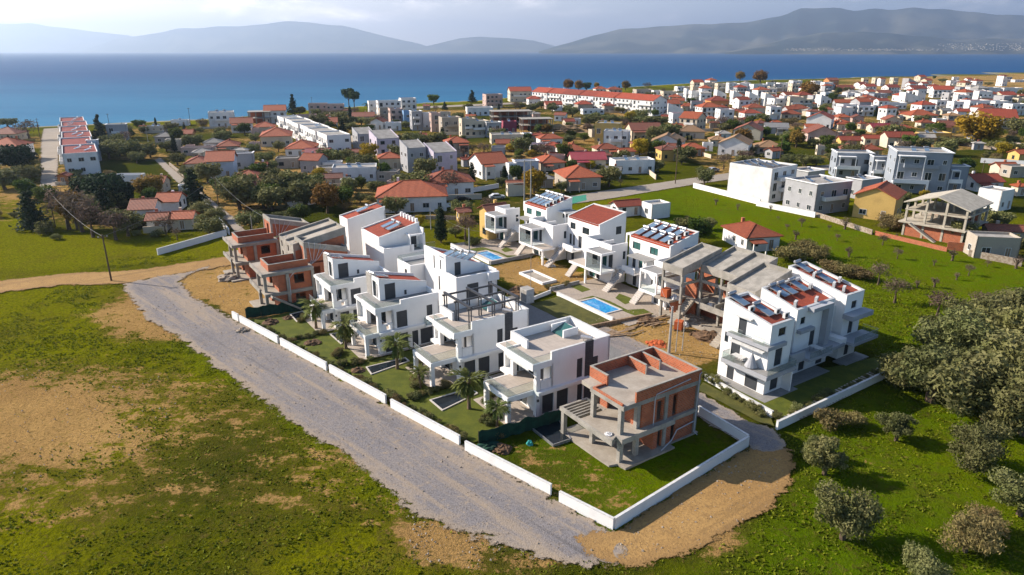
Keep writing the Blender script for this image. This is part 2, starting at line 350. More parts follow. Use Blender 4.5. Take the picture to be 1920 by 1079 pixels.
lu = math_(nt,'ADD', attr(nt,'lush'), math_(nt,'MULTIPLY', math_(nt,'SUBTRACT',n1,.5), .8))
g = mixc(nt, ramp(nt, lu, .05, .92), (.040,.052,.006), (.18,.185,.003))
g = mixc(nt, ramp(nt, n2, .40, .68, 0, .75), g, (.040,.050,.003)); g = mixc(nt, ramp(nt, n3, .5, .75, 0, .55), g, (.15,.145,.012))
g = mixc(nt, ramp(nt, math_(nt,'ADD',n0,math_(nt,'MULTIPLY',attr(nt,'dry'),.5)), .55, .8, 0, .5), g, (.105,.082,.018))
d = mixc(nt, ramp(nt, n0, .3, .7), (.44,.275,.10), (.34,.205,.075)); d = mixc(nt, ramp(nt, n2, .45, .75, 0, .7), d, (.21,.125,.04)); n5 = noise(nt, coord(nt,'Object',(.6,1.3,1.)), 3.3, 6, .75, .6); d = mixc(nt, ramp(nt, n5, .54, .64, 0, .8), d, (.11,.085,.022)); d = mixc(nt, ramp(nt, n3, .55, .8, 0, .35), d, (.54,.38,.20))
g = mixc(nt, math_(nt,'MULTIPLY', attr(nt,'fresh'), ramp(nt,n1,.3,.6,.35,.9)), g, (.085,.150,.002)); n6 = noise(nt, v, 1.15, 6, .75, .8); g = mixc(nt, ramp(nt, n6, .52, .66, 0, .7), g, (.105,.080,.022)); g = mixc(nt, ramp(nt, n6, .30, .44, .6, 0), g, (.028,.042,.004))
c = mixc(nt, mask, g, d); c = mixc(nt, attr(nt,'shore'), c, (.46,.40,.31))
nt.links.new(c, bs.inputs['Base Color']); bs.inputs['Roughness'].default_value = 1.; bs.inputs['Specular IOR Level'].default_value = .0
hh = math_(nt,'ADD', math_(nt,'MULTIPLY',n2,1.), math_(nt,'MULTIPLY',n3,.6)); hh = math_(nt,'ADD', hh, math_(nt,'MULTIPLY', n6, 1.2)); bump(nt, bs, hh, 1., .32)
me.materials.append(mg); struct(link('ground', me))
def gz(x, y): return 0.
# --- sheets (roads, plots)
def jag(pts, step=.8, amp=.45, seed=1):
    rr = random.Random(seed); out = []; n = len(pts); off = 0.
    for i in range(n):
        a = Vector((pts[i][0],pts[i][1])); b = Vector((pts[(i+1)%n][0],pts[(i+1)%n][1])); L = (b-a).length; k = max(1,int(L/step)); nn = Vector((-(b-a).y,(b-a).x))/max(L,1e-6)
        for j in range(k):
            off = off*.6+rr.uniform(-amp,amp)*.8; q = a+(b-a)*(j/k)+nn*off; out.append((q.x,q.y))
    return out
from mathutils.geometry import tessellate_polygon
def sheet(name, pts, z, mat, parent=None, kind='structure', thick=0., loc=None):
    pts = [(p[0],p[1]) for p in pts]; ar = sum(pts[i][0]*pts[(i+1)%len(pts)][1]-pts[(i+1)%len(pts)][0]*pts[i][1] for i in range(len(pts)))
    if ar < 0: pts = pts[::-1]
    tr = tessellate_polygon([[Vector((x,y,0)) for x,y in pts]]); mb = MB(); n = len(pts)
    fs = []
    for a,b,c_ in tr:
        A,B,C_ = (Vector(pts[i]) for i in (a,b,c_)); fs.append((a,b,c_) if (B-A).cross(C_-A) > 0 else (a,c_,b))
    mb.add([(x,y,z) for x,y in pts], fs)
    if thick:
        vs = [(x,y,z) for x,y in pts]+[(x,y,z-thick) for x,y in pts]; mb.add(vs, [(n+i,n+(i+1)%n,(i+1)%n,i) for i in range(n)])
    o = mb.build(name, mat, parent, loc)
    if kind: struct(o, kind)
    return o
def gmat(name, cols, sc=1., bmpd=.05, feather=False, tracks=None):
    m, nt, bs = newmat(name); v = coord(nt); a = noise(nt, v, .13*sc, 5, .6); b = noise(nt, v, 1.1*sc, 5, .7); e = noise(nt, v, 7*sc, 3, .8)
    c = mixc(nt, ramp(nt,a,.35,.65), cols[0], cols[1]); c = mixc(nt, ramp(nt,b,.5,.72,0,.7), c, cols[2]); c = mixc(nt, ramp(nt,e,.42,.72,0,.85), c, cols[3])
    if tracks is not None:
        mp = nd(nt,'ShaderNodeMapping'); mp.inputs['Rotation'].default_value = (0,0,R(-tracks)); nt.links.new(v, mp.inputs[0]); mp2 = nd(nt,'ShaderNodeMapping'); mp2.inputs['Scale'].default_value = (.035,.55,1); nt.links.new(mp.outputs[0], mp2.inputs[0])
        tk = noise(nt, mp2.outputs[0], 1., 5, .65, .4); c = mixc(nt, ramp(nt,tk,.5,.64,0,.5), c, cols[2]); c = mixc(nt, ramp(nt,tk,.32,.44,.45,0), c, cols[3])
    if feather:
        ed = nd(nt,'ShaderNodeAttribute',attribute_name='edge').outputs['Fac']; b2 = noise(nt, v, .42, 5, .7); k = math_(nt,'ADD', ed, math_(nt,'MULTIPLY',math_(nt,'SUBTRACT',b,.5),.8)); k = math_(nt,'ADD', k, math_(nt,'MULTIPLY',math_(nt,'SUBTRACT',b2,.5),1.1)); c = mixc(nt, ramp(nt,k,.55,.95,.55,0.), c, cols[2]); k = math_(nt,'ADD', k, math_(nt,'MULTIPLY',math_(nt,'SUBTRACT',e,.5),.5))
        tr = nd(nt,'ShaderNodeBsdfTransparent'); mx = nd(nt,'ShaderNodeMixShader'); nt.links.new(ramp(nt,k,.42,.56), mx.inputs[0]); nt.links.new(tr.outputs[0], mx.inputs[1]); nt.links.new(bs.outputs[0], mx.inputs[2]); nt.links.new(mx.outputs[0], nt.nodes['Material Output'].inputs[0])
    nt.links.new(c, bs.inputs['Base Color']); bs.inputs['Roughness'].default_value = 1.; bs.inputs['Specular IOR Level'].default_value = .15
    bump(nt, bs, e, .9, bmpd); return m
m_gravel = gmat('gravel', ((.235,.215,.208),(.205,.192,.195),(.36,.28,.19),(.085,.08,.08)), 1., .08, True, -44.)
m_dirt = gmat('dirt_track', ((.40,.245,.09),(.33,.195,.07),(.24,.145,.06),(.17,.105,.045)), .8, .08, True, 36.)
m_lane = gmat('lane', ((.33,.29,.24),(.30,.26,.21),(.25,.21,.17),(.2,.17,.14)), .8, .04, True)
m_asph = gmat('asphalt', ((.21,.205,.2),(.18,.175,.17),(.15,.145,.14),(.12,.12,.12)), .8)
Zs = .06
def roadsheet(name, poly, z, mat, cell=.5, soft=.7):
    pts = np.array([(p[0],p[1]) for p in poly]); lo = pts.min(0)-1.5; hi = pts.max(0)+1.5
    xs = np.arange(lo[0],hi[0]+cell,cell); ys = np.arange(lo[1],hi[1]+cell,cell); XX,YY = np.meshgrid(xs,ys); m_ = blob(XX,YY,[poly],soft)
    n = len(xs); id_ = np.arange(XX.size).reshape(XX.shape); fc = np.stack([id_[:-1,:-1],id_[:-1,1:],id_[1:,1:],id_[1:,:-1]],-1).reshape(-1,4); mm = m_.reshape(-1)
    fc = fc[mm[fc].max(1) > .02]; us = np.unique(fc); rm_ = -np.ones(XX.size,int); rm_[us] = np.arange(len(us))
    zz = z+.05*(vnoise(XX,YY,3.1,31)-.5)*np.clip(mm.reshape(XX.shape)*2-1,0,1); me_ = bpy.data.meshes.new(name); me_.from_pydata(np.stack([XX,YY,zz],-1).reshape(-1,3)[us].tolist(),[],rm_[fc].tolist())
    at = me_.attributes.new('edge','FLOAT','POINT'); at.data.foreach_set('value', mm[us].astype(np.float32)); me_.materials.append(mat); return struct(link(name, me_))
roadsheet('dirt_road', px((-400,557),(0,549),(120,535),(235,533),(300,520),(440,497),(500,470),(440,478),(380,489),(250,508),(120,514),(0,528),(-400,540)), Zs, m_dirt, .45, 1.3)
roadsheet('dirt_turnaround', px((1150,1000),(1290,910),(1405,840),(1425,833),(1470,838),(1487,870),(1484,905),(1440,950),(1370,995),(1290,1035),(1190,1062),(1120,1055),(1080,1010)), Zs+.012, m_dirt, .45, 1.3)
roadsheet('gravel_road', px((232,533),(300,519),(350,512),(395,500),(352,516),(336,528),(362,560),(420,590),(437,600),(560,668),(735,765),(862,838),(1040,940),(1150,1000),(1175,1030),(1150,1060),(1060,1060),(960,1025),(880,1002),(770,955),(700,890),(640,850),(560,800),(480,740),(410,690),(330,630),(280,600),(250,565)), Zs+.006, m_gravel, .45, 1.5)
roadsheet('service_lane', px((1310,736),(1402,790),(1450,806),(1478,838),(1445,852),(1415,846),(1402,838),(1330,795),(1285,770),(1150,700),(1090,640),(1130,610),(1215,650)), Zs+.018, m_gravel, .8, .6)
for k, q in enumerate((((76,350),(78,262),(82,242),(112,240),(112,262),(105,350)),)): roadsheet('seaside_street', px(*q), Zs, m_lane, 1.2, .8)
roadsheet('village_lane', px((1010,392),(1150,372),(1310,345),(1420,330),(1700,308),(1700,301),(1420,318),(1300,334),(1120,360),(1000,380)), Zs, m_lane, .8, .6)
roadsheet('side_lane', px((290,300),(300,296),(345,335),(440,410),(490,470),(470,478),(425,415),(330,340)), Zs, m_lane, .8, .6)
roadsheet('beach_road', px((700,204),(1000,191),(1000,194),(700,208)), Zs, m_lane, 2., 1.2)
# --- sea
mw, nt, bs = newmat('sea_water'); v = coord(nt)
ps = nd(nt,'ShaderNodeSeparateXYZ'); nt.links.new(v, ps.inputs[0])
w1 = noise(nt, coord(nt,'Object',(1.,2.2,1.)), .06, 6, .65); w2 = noise(nt, coord(nt,'Object',(1.,1.8,1.)), .012, 4, .6); w3 = noise(nt, coord(nt,'Object',(.4,1.6,1.)), .0035, 4, .6)
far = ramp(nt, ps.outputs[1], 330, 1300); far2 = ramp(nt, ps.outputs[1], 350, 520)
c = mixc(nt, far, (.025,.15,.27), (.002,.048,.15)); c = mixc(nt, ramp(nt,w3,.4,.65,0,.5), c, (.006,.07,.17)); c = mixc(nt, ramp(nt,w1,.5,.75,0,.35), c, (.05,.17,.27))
nt.links.new(c, bs.inputs['Base Color']); bs.inputs['Roughness'].default_value = .45; bs.inputs['IOR'].default_value = 1.33; bs.inputs['Specular IOR Level'].default_value = .05
bump(nt, bs, math_(nt,'ADD',w1,w2), .5, 1.2)
def gridmesh(name, xs, ys, z, mat):
    mb = MB(); n = len(xs); mb.v = [(x,y,z) for y in ys for x in xs]; mb.f = [(j*n+i,j*n+i+1,(j+1)*n+i+1,(j+1)*n+i) for j in range(len(ys)-1) for i in range(n-1)]; mb.m = [0]*len(mb.f)
    return mb.build(name, mat)
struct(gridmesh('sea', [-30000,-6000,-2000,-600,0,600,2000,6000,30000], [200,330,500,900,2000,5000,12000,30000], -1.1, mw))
# --- mountains beyond the bay
m_mtn = simple('mountain_scrub', (.015,.026,.022), (.11,.105,.075), .0009, 1., detail=8, lo=.42, hi=.62, spec=.05)
def mountain(name, prof, Dm, depth, seed, lab):
    px0, px1 = prof[0][0], prof[-1][0]; n = 150; rr = random.Random(seed); mb = MB(); K = 16
    ph = [(rr.uniform(.010,.05), rr.uniform(0,6.3), rr.uniform(.3,1.)) for _ in range(7)]
    for i in range(n+1):
        pxx = px0+(px1-px0)*i/n; pyy = lerp_poly(prof, pxx); top = PD(pxx, pyy, Dm); h = max(top.z, 1.)
        jit = sum(a*math.sin(f*pxx*2+p) for f,p,a in ph)/3.
        h *= 1+.035*jit
        for k in range(K+1):
            u = k/K*2-1                       # -1 near foot, 0 ridge, 1 back foot
            e = 1-abs(u); y = Dm+u*depth*(1+.16*jit)
            spur = 1+.16*math.sin(pxx*.045+3*u+jit)*min(e,.7)*(1-e)*2+.14*math.sin(pxx*.13-7*u+jit*3)*e*(1-e)*1.6+.10*math.sin(pxx*.31+9*u+jit*5)*e*(1-e)
            z = h*(e**1.25)*spur if u < 0 else h*e**.9
            mb.v.append((top.x*(y/Dm), y, z-8.*(1-e)))
    w = K+1
    mb.f = [(i*w+k,(i+1)*w+k,(i+1)*w+k+1,i*w+k+1) for i in range(n) for k in range(K)]; mb.m = [0]*len(mb.f)
    return struct(mb.build(name, m_mtn, smooth=True))
mountain('mountain_range', [(760,97),(860,72),(900,70),(940,71),(1000,76),(1060,92),(1130,97)], 21000, 2600, 1, '')
mountain('far_mountain', [(150,97),(215,74),(270,66),(330,56),(400,50),(450,50),(480,46),(550,40),(600,46),(640,47),(680,58),(740,72),(790,84),(830,97)], 22500, 3000, 2, '')
mountain('faint_mountain', [(-900,60),(-300,52),(0,43),(60,45),(140,56),(240,66),(300,90),(330,97)], 25000, 2200, 3, '')
mountain('near_mountain', [(1010,97),(1060,82),(1110,68),(1160,56),(1260,48),(1370,44),(1430,38),(1470,28),(1500,18),(1540,13),(1600,20),(1680,17),(1720,14),(1780,20),(1860,26),(1930,30),(2100,25),(2400,40),(2900,80)], 14000, 3000, 4, '')
mountain('coastal_foothill', [(1360,98),(1420,86),(1480,72),(1540,62),(1620,60),(1700,66),(1800,74),(1920,72),(2100,60),(2500,80)], 10500, 1900, 5, '')
sheet('far_sandbar', [PD(1860,112,2700)[:2],PD(1890,110,2900)[:2],PD(2300,104,3600)[:2],PD(2300,116,2400)[:2]], -.6, m_dirt)
# --- haze
hz, nt, bs = newmat('haze_air'); nt.nodes.remove(bs)
pv = nd(nt,'ShaderNodeVolumePrincipled'); pv.inputs['Color'].default_value = (.58,.74,.98,1); pv.inputs['Density'].default_value = HAZE if 'HAZE' in globals() else 8e-5; pv.inputs['Anisotropy'].default_value = .5
nt.links.new(pv.outputs[0], nt.nodes['Material Output'].inputs['Volume'])
hm = MB().box(-33000,33000,-400,31000,-5.,1150.); struct(hm.build('haze', hz), 'stuff')
# ---------------------------------------------------------------- light, sky, camera
SUN_AZ, SUN_EL = 163., 30.3               # direction towards the sun, degrees (math convention)
w = bpy.data.worlds.new('World'); SC.world = w; w.use_nodes = True; nt = w.node_tree; bg = nt.nodes['Background']
sk = nd(nt,'ShaderNodeTexSky', sky_type='NISHITA', sun_disc=False); sk.sun_elevation = R(SUN_EL); sk.sun_rotation = R(90-SUN_AZ); sk.air_density = 1.; sk.dust_density = .7; sk.ozone_density = 4.
gen = nd(nt,'ShaderNodeTexCoord').outputs['Generated']; sp = nd(nt,'ShaderNodeSeparateXYZ'); nt.links.new(gen, sp.inputs[0])
az = math_(nt,'DIVIDE', sp.outputs[0], math_(nt,'MAXIMUM', sp.outputs[1], .05))
cv = nd(nt,'ShaderNodeCombineXYZ'); nt.links.new(math_(nt,'MULTIPLY',az,4.5), cv.inputs[0]); nt.links.new(math_(nt,'MULTIPLY',sp.outputs[2],17.), cv.inputs[1])
cn = noise(nt, cv.outputs[0], 1.2, 8, .6, .3)
band = math_(nt,'MULTIPLY', ramp(nt, sp.outputs[2], .025, .05), ramp(nt, sp.outputs[2], .085, .2, 1, .25)); side = ramp(nt, az, -.42, .10, 1, .16)
bk = ramp(nt, sp.outputs[1], -.1, .1)
cm = math_(nt,'MULTIPLY', ramp(nt, cn, .47, .62), math_(nt,'MULTIPLY', math_(nt,'MULTIPLY', band, side), bk)); cm = math_(nt,'MULTIPLY', cm, .85)
cc = mixc(nt, ramp(nt, cn, .55, .75), (22.,19.,18.), (44.,38.,34.))
vc = mixc(nt, ramp(nt, az, -.8, .55), (20.,16.2,13.6), (3.6,4.0,6.0)); vl = mixc(nt, math_(nt,'MULTIPLY', ramp(nt, sp.outputs[2], .0, .14, .85, 0.), bk), sk.outputs[0], vc)
mx = mixc(nt, cm, vl, cc); nt.links.new(mx, bg.inputs['Color']); bg.inputs['Strength'].default_value = .085
ld = bpy.data.lights.new('sun','SUN'); ld.energy = 5.; ld.angle = R(.5); ld.color = (1.,.88,.75); lo = bpy.data.objects.new('sun', ld); COL.objects.link(lo)
sd = Vector((math.cos(R(SUN_AZ))*math.cos(R(SUN_EL)), math.sin(R(SUN_AZ))*math.cos(R(SUN_EL)), math.sin(R(SUN_EL))))
lo.rotation_euler = sd.to_track_quat('Z','Y').to_euler(); lo.location = (-60,60,80)
cd = bpy.data.cameras.new('camera'); cam = bpy.data.objects.new('camera', cd); COL.objects.link(cam)
cam.location = (0,0,CH); cam.rotation_euler = (R(90)-PIT,0,0); cd.sensor_width = 36; cd.lens = 36*F/1920; cd.clip_end = 90000; cd.clip_start = .5; SC.camera = cam
SC.view_settings.view_transform = 'Standard'; SC.view_settings.look = 'None'; SC.view_settings.exposure = .95; SC.view_settings.gamma = 1.
SC.cycles.max_bounces = 6; SC.cycles.diffuse_bounces = 2; SC.cycles.glossy_bounces = 2; SC.cycles.transmission_bounces = 4; SC.cycles.transparent_max_bounces = 8; SC.cycles.volume_bounces = 0
SC.cycles.use_denoising = True
# ---------------------------------------------------------------- building kit
WC = {}
GL = {'s':m_dark,'d':m_dark,'w':m_pane,'g':m_gpane}
def opening(parent, p, ang, wd, z0, z1, kind, inset=.10, fw=.06, name=None, frm=None, proud=0.):
    """one window/door filling an opening; p = bottom-left on the outer face, wall runs along ang"""
    frm = frm or (m_dark if kind != 'W' else m_acwhite); gm = GL.get(kind, m_pane)
    h = z1-z0; key = (round(wd,2), round(h,2), kind, inset, frm.name, proud, fw)
    if key not in WC:
        f = MB(); y0, y1 = (inset, inset+.07) if not proud else (-proud, .06)
        f.box(0,fw,y0,y1,0,h).box(wd-fw,wd,y0,y1,0,h).box(fw,wd-fw,y0,y1,0,fw).box(fw,wd-fw,y0,y1,h-fw,h)
        if kind in 'wgW' and wd > 1.0: f.box(wd/2-.03,wd/2+.03,y0+.004,y1-.004,fw,h-fw)
        g = MB(); yy = y0+.03 if not proud else -proud+.035
        g.box(fw-.005,wd-fw+.005,yy,yy+.02,fw-.005,h-fw+.005)
        if kind == 's':
            for i in range(int(h/.22)): g.box(fw,wd-fw,yy-.012,yy-.001,fw+.04+i*.22,fw+.14+i*.22)
        nm = {'d':'door','s':'shutter'}.get(kind,'window')
        WC[key] = (nm, f.mesh(nm, frm), g.mesh('panel' if kind in 'sd' else 'pane', gm))
    nm, fm, gm_ = WC[key]
    o = link(nm, fm, parent, (p[0],p[1],z0), ang); link('panel' if kind in 'sd' else 'pane', gm_, o)
    return o
class House:
    def __init__(s, name, label, cat, a, b, z=0., rz=TH, world=None, group=None):
        s.o = thing(name, label, cat, world if world is not None else D(a,b,z), rz, group); s.p = {}
    def mb(s, part, mat):
        return s.p.setdefault((part, mat.name), (MB(), mat))[0]
    def W(s, p0, p1, z0, z1, ops=(), mat=None, th=.25, part='wall'):
        mat = mat or m_white; holes = [o_[:4] for o_ in ops]
        s.mb(part, mat).wall(p0, p1, z0, z1, th, holes)
        d = Vector((p1[0]-p0[0],p1[1]-p0[1])); ang = math.atan2(d.y,d.x); d.normalize()
        for o_ in ops:
            if len(o_) > 4 and o_[4] != 'o': opening(s.o, (p0[0]+d.x*o_[0], p0[1]+d.y*o_[0]), ang, o_[1]-o_[0], o_[2], o_[3], o_[4])
    def ov(s, p0, ang, u, wd, z0, z1, kind, frm=None, fw=.08):
        return opening(s.o, (p0[0]+math.cos(ang)*u, p0[1]+math.sin(ang)*u), ang, wd, z0, z1, kind, proud=.05, frm=frm, fw=fw)
    def one(s, name, mat, fn, parent=None):
        m = MB(); fn(m); return m.build(name, mat, parent or s.o)
    def done(s):
        for (part, mn), (m, mat) in s.p.items():
            if part in ('column','chimney','post'):       # every column is a part of its own
                e = m.brk+[(len(m.v), len(m.f))]
                for (v0,f0),(v1,f1) in zip(e, e[1:]):
                    q = MB(); q.add(m.v[v0:v1], [tuple(i-v0 for i in f) for f in m.f[f0:f1]]); q.build(part, mat, s.o)
            elif m.v: m.build(part, mat, s.o)
        s.p = {}; return s.o
def extr(mb, prof, y0, y1, m=0):         # profile in (x,z), counter-clockwise seen from -y
    n = len(prof); vs = [(x,y0,z) for x,z in prof]+[(x,y1,z) for x,z in prof]
    return mb.add(vs, [tuple(range(n)), tuple(range(2*n-1,n-1,-1))]+[(i,n+i,n+(i+1)%n,(i+1)%n) for i in range(n)], m)
def steps(mb, x0, x1, z0, z1, y0, y1, n, t=.22):
    dx = (x1-x0)/n; dz = (z1-z0)/n; prof = [(x0,z0)]
    low = [(x1, z1-dz-t), (x0+dx*1.2, z0)]
    top = []
    for i in range(n): top += [(x0+i*dx, z0+(i+1)*dz), (x0+(i+1)*dx, z0+(i+1)*dz)]
    extr(mb, [(x0,z0)]+low[::-1][0:1]+[low[0]]+top[::-1], y0, y1)
def balus(h, name, pts, z, ht=.95):       # glass balustrade along points
    g = MB(); r = MB(); c = MB()
    for a, b in zip(pts, pts[1:]):
        a = Vector((a[0],a[1],z)); b = Vector((b[0],b[1],z)); n = (b-a).normalized(); t = Vector((-n.y,n.x,0))*.012
        u = Vector((0,0,ht)); vs = [a-t,b-t,b+t,a+t]; g.add([q-Vector((0,0,.03)) for q in vs]+[q+u for q in vs], [(3,2,1,0),(4,5,6,7),(0,1,5,4),(1,2,6,5),(2,3,7,6),(3,0,4,7)])
        r.bar(a+Vector((0,0,ht+.015)), b+Vector((0,0,ht+.015)), .04, .03); c.bar(a+Vector((0,0,-.02)), b+Vector((0,0,-.02)), .05, .06)
    o = g.build(name, m_glass, h.o); r.build('rail', m_tank, o); c.build('base_channel', m_tank, o)
HEAT = {}
def heater(loc, rz, label, group=None, slope=0., pos=None):
    """solar water heater: tilted collector, silver tank, frame"""
    if 'r' not in HEAT:
        t = thing('solar_water_heater', label, 'solar heater', loc, rz, group)
        c = MB().cbox(0,0,.38,1.15,2.1,.08,0,0,R(17)).build('collector', m_panel, t)
        f = MB()
        for sx_ in (-.53,.53): f.cbox(sx_*1.1,0,.385,.05,2.14,.10,0,0,R(17))
        for sy_ in (-1.06,1.06): f.cbox(0,sy_*math.cos(R(17)),.385+sy_*.29,1.2,.05,.10,0,0,R(17))
        f.build('rim', m_tank, c)
        MB().tube([(-.68,1.1,.95),(-.62,1.1,.95),(.62,1.1,.95),(.68,1.1,.95)], [.14,.21,.21,.14], 12).build('tank', m_tank, t, smooth=False)
        fr = MB()
        for sx_ in (-.45,.45): fr.bar((sx_,.9,0),(sx_,.98,.95),.05).bar((sx_,-.8,0),(sx_,-.8,.12),.05).bar((sx_,-.8,.03),(sx_,.9,.03),.04)
        fr.build('stand', m_tank, t); HEAT['r'] = t; o = t
    else: o = dup(HEAT['r'], loc, rz, label, group=group)
    return o
AC = {}
def aircon(loc, rz, label, group=None):
    if 'r' not in AC:
        t = thing('air_conditioner', label, 'air conditioner', loc, rz, group)
        MB().box(-.42,.42,-.16,.16,.08,.70).build('case', m_acwhite, t)
        MB().tube([(-.1,-.172,.39),(-.1,-.16,.39)], .24, 14).build('fan', m_black, t)
        fb = MB(); fb.box(-.4,-.32,-.2,.2,0,.08).box(.32,.4,-.2,.2,0,.08); fb.build('foot', m_black, t); AC['r'] = t; return t
    return dup(AC['r'], loc, rz, label, group=group)
NY = -math.pi/2
# ---------------------------------------------------------------- row 1, the two villas with roof terraces
def terrace_villa(a, b, label, perg):
    h = House('villa', label, 'villa', a, b); L, Wd = 10.0, 7.1
    fl = h.mb('floor_slab', m_white)
    fl.box(-3.35,0.,.45,5.2,2.55,3.12).box(0,7.0,-.45,0,2.75,3.12)
    h.mb('terrace_floor', m_tile).box(-3.2,1.95,.6,5.05,3.12,3.14)
    h.mb('ground_floor_tile', m_tile).box(-3.6,L+.3,-.1,Wd,-.1,.10)
    co = h.mb('column', m_white); 
    for x, y in ((-3.1,.7),(-3.1,4.95)): co.box(x-.23,x+.23,y-.23,y+.23,.1,2.55)
    for x, y in ((.28,.28),(.28,4.7)): co.box(x-.26,x+.26,y-.26,y+.26,.1,2.75); co.box(x-.26,x+.26,y-.26,y+.26,3.14,5.85)
    # ground floor
    h.W((.55,0),(6.5,0),.1,2.75,[(.2,1.75,.15,2.4,'s'),(2.2,3.75,.15,2.4,'s'),(5.0,5.75,.15,2.35,'d')])
    h.W((.55,Wd),(.55,.0),.1,2.75,[(2.2,4.6,.15,2.4,'w')])
    h.W((L,0),(L,Wd),.1,7.2); h.W((L,Wd),(.55,Wd),.1,5.85,[(2,3,1,2.2,'w'),(5,6.2,3.9,5.2,'w')])
    h.W((7.6,0),(L,0),.1,7.2)
    fl.box(0,L-.26,0.02,Wd-.02,2.75,3.11)
    # first floor
    h.W((1.95,0),(6.5,0),3.12,5.85,[(3.45,4.25,3.2,5.5,'s')])
    h.W((1.95,Wd),(1.95,.0),3.12,5.85,[(2.4,4.4,3.2,5.4,'w'),(5.0,5.7,3.2,5.2,'s')])
    h.W((.6,.02),(1.95,.02),3.12,4.15)
    h.W((1.2,Wd),(1.2,4.98),3.12,5.85)
    h.W((.54,4.98),(1.9,4.98),3.12,5.85,[(.2,1.0,3.2,5.3,'w')], th=.2)
    # dark slate strip
    h.W((6.5,-.03),(7.62,-.03),.05,7.28, mat=m_slate, part='slate_cladding', th=.3)
    h.mb('slate_cladding', m_slate).box(7.62,8.3,-.05,-.003,2.9,5.2)
    # roof
    fl.box(-.45,L-.26,.02,Wd-.02,5.85,6.2); fl.box(-.5,-.25,-.0,5.3,5.6,6.32); fl.box(-.25,1.95,-.02,.2,5.62,6.32)
    h.mb('roof_deck', m_tile).box(-.25,L-.26,.2,Wd-.26,6.2,6.225)
    pr = h.mb('parapet', m_white); pr.box(1.95,6.48,-.005,.24,5.85,7.2); 
    pr.box(1.45,1.70,3.9,Wd,6.2,7.2).box(1.70,L-.25,Wd-.24,Wd,5.85,7.2); pr.box(-.45,1.45,Wd-2.0,Wd-1.85,5.85,6.4)
    cap = h.mb('coping', m_acwhite); cap.box(1.93,6.48,-.03,.26,7.2,7.24).box(1.43,1.72,3.88,Wd+.02,7.2,7.24).box(1.72,L+.02,Wd-.26,Wd+.02,7.2,7.24).box(7.62,L+.02,-.03,.26,7.2,7.24).box(L-.28,L+.02,.26,Wd-.26,7.2,7.24)
    balus(h, 'glass_balustrade', [(-3.2,5.05),(-3.2,.6),(.0,.6)], 3.14)
    balus(h, 'glass_balustrade', [(-.38,5.2),(-.38,.12),(1.9,.12)], 6.32, .75)
    # stair hatch with glass lid
    pr.box(6.6,8.7,4.0,4.2,6.2,7.15).box(6.6,8.7,6.2,6.4,6.2,7.15); pr.box(8.5,8.7,4.2,6.2,6.2,6.9)
    h.one('stair_glass', m_gpane, lambda m: m.prism([(6.6,4.2),(8.4,4.2),(8.4,6.2),(6.6,6.2)], lambda x,y: 6.25, lambda x,y: 6.3+(x-6.6)*.42))
    h.one('wall_lamp', m_black, lambda m: m.box(.1,.3,-.12,-.0,1.9,2.15))
    h.one('wall_lamp', m_black, lambda m: m.box(-.22,-.1,.2,.4,4.6,4.85))
    h.one('awning', m_acwhite, lambda m: m.box(-.6,-.5,.6,4.8,5.42,5.58))
    h.done()
    heater(D(a+8.6*1-.1, b+1.6, 6.23), TH+R(120), 'solar water heater on the roof corner of '+('the villa with the grey pergola' if perg else 'the open roof terrace villa'))
    if perg:
        g = thing('pergola', 'anthracite metal pergola of crossing beams on a villa roof terrace', 'pergola', D(a,b,6.23), TH)
        for i, x in enumerate((2.0,5.2,8.6)):
            for y in (.5,3.6,6.5):
                m = MB(); m.box(x-.22,x-.10,y-.06,y+.06,0 if y < 6 else .0,2.55).box(x+.10,x+.22,y-.06,y+.06,0,2.55); m.build('post', m_pergola, g)
            MB().box(x-.12,x+.12,.2,6.8,2.55,2.8).build('beam', m_pergola, g)
        for y in (.5,3.6,6.5): MB().box(1.6,9.0,y-.1,y+.1,2.33,2.53).build('beam', m_pergola, g)
    return h
terrace_villa(-1.8, 11.15, 'white villa with open tiled roof terrace and glass stair hatch beside brick shell', False)
terrace_villa(-4.6, 22.9, 'white villa carrying a dark grey metal pergola on its roof', True)
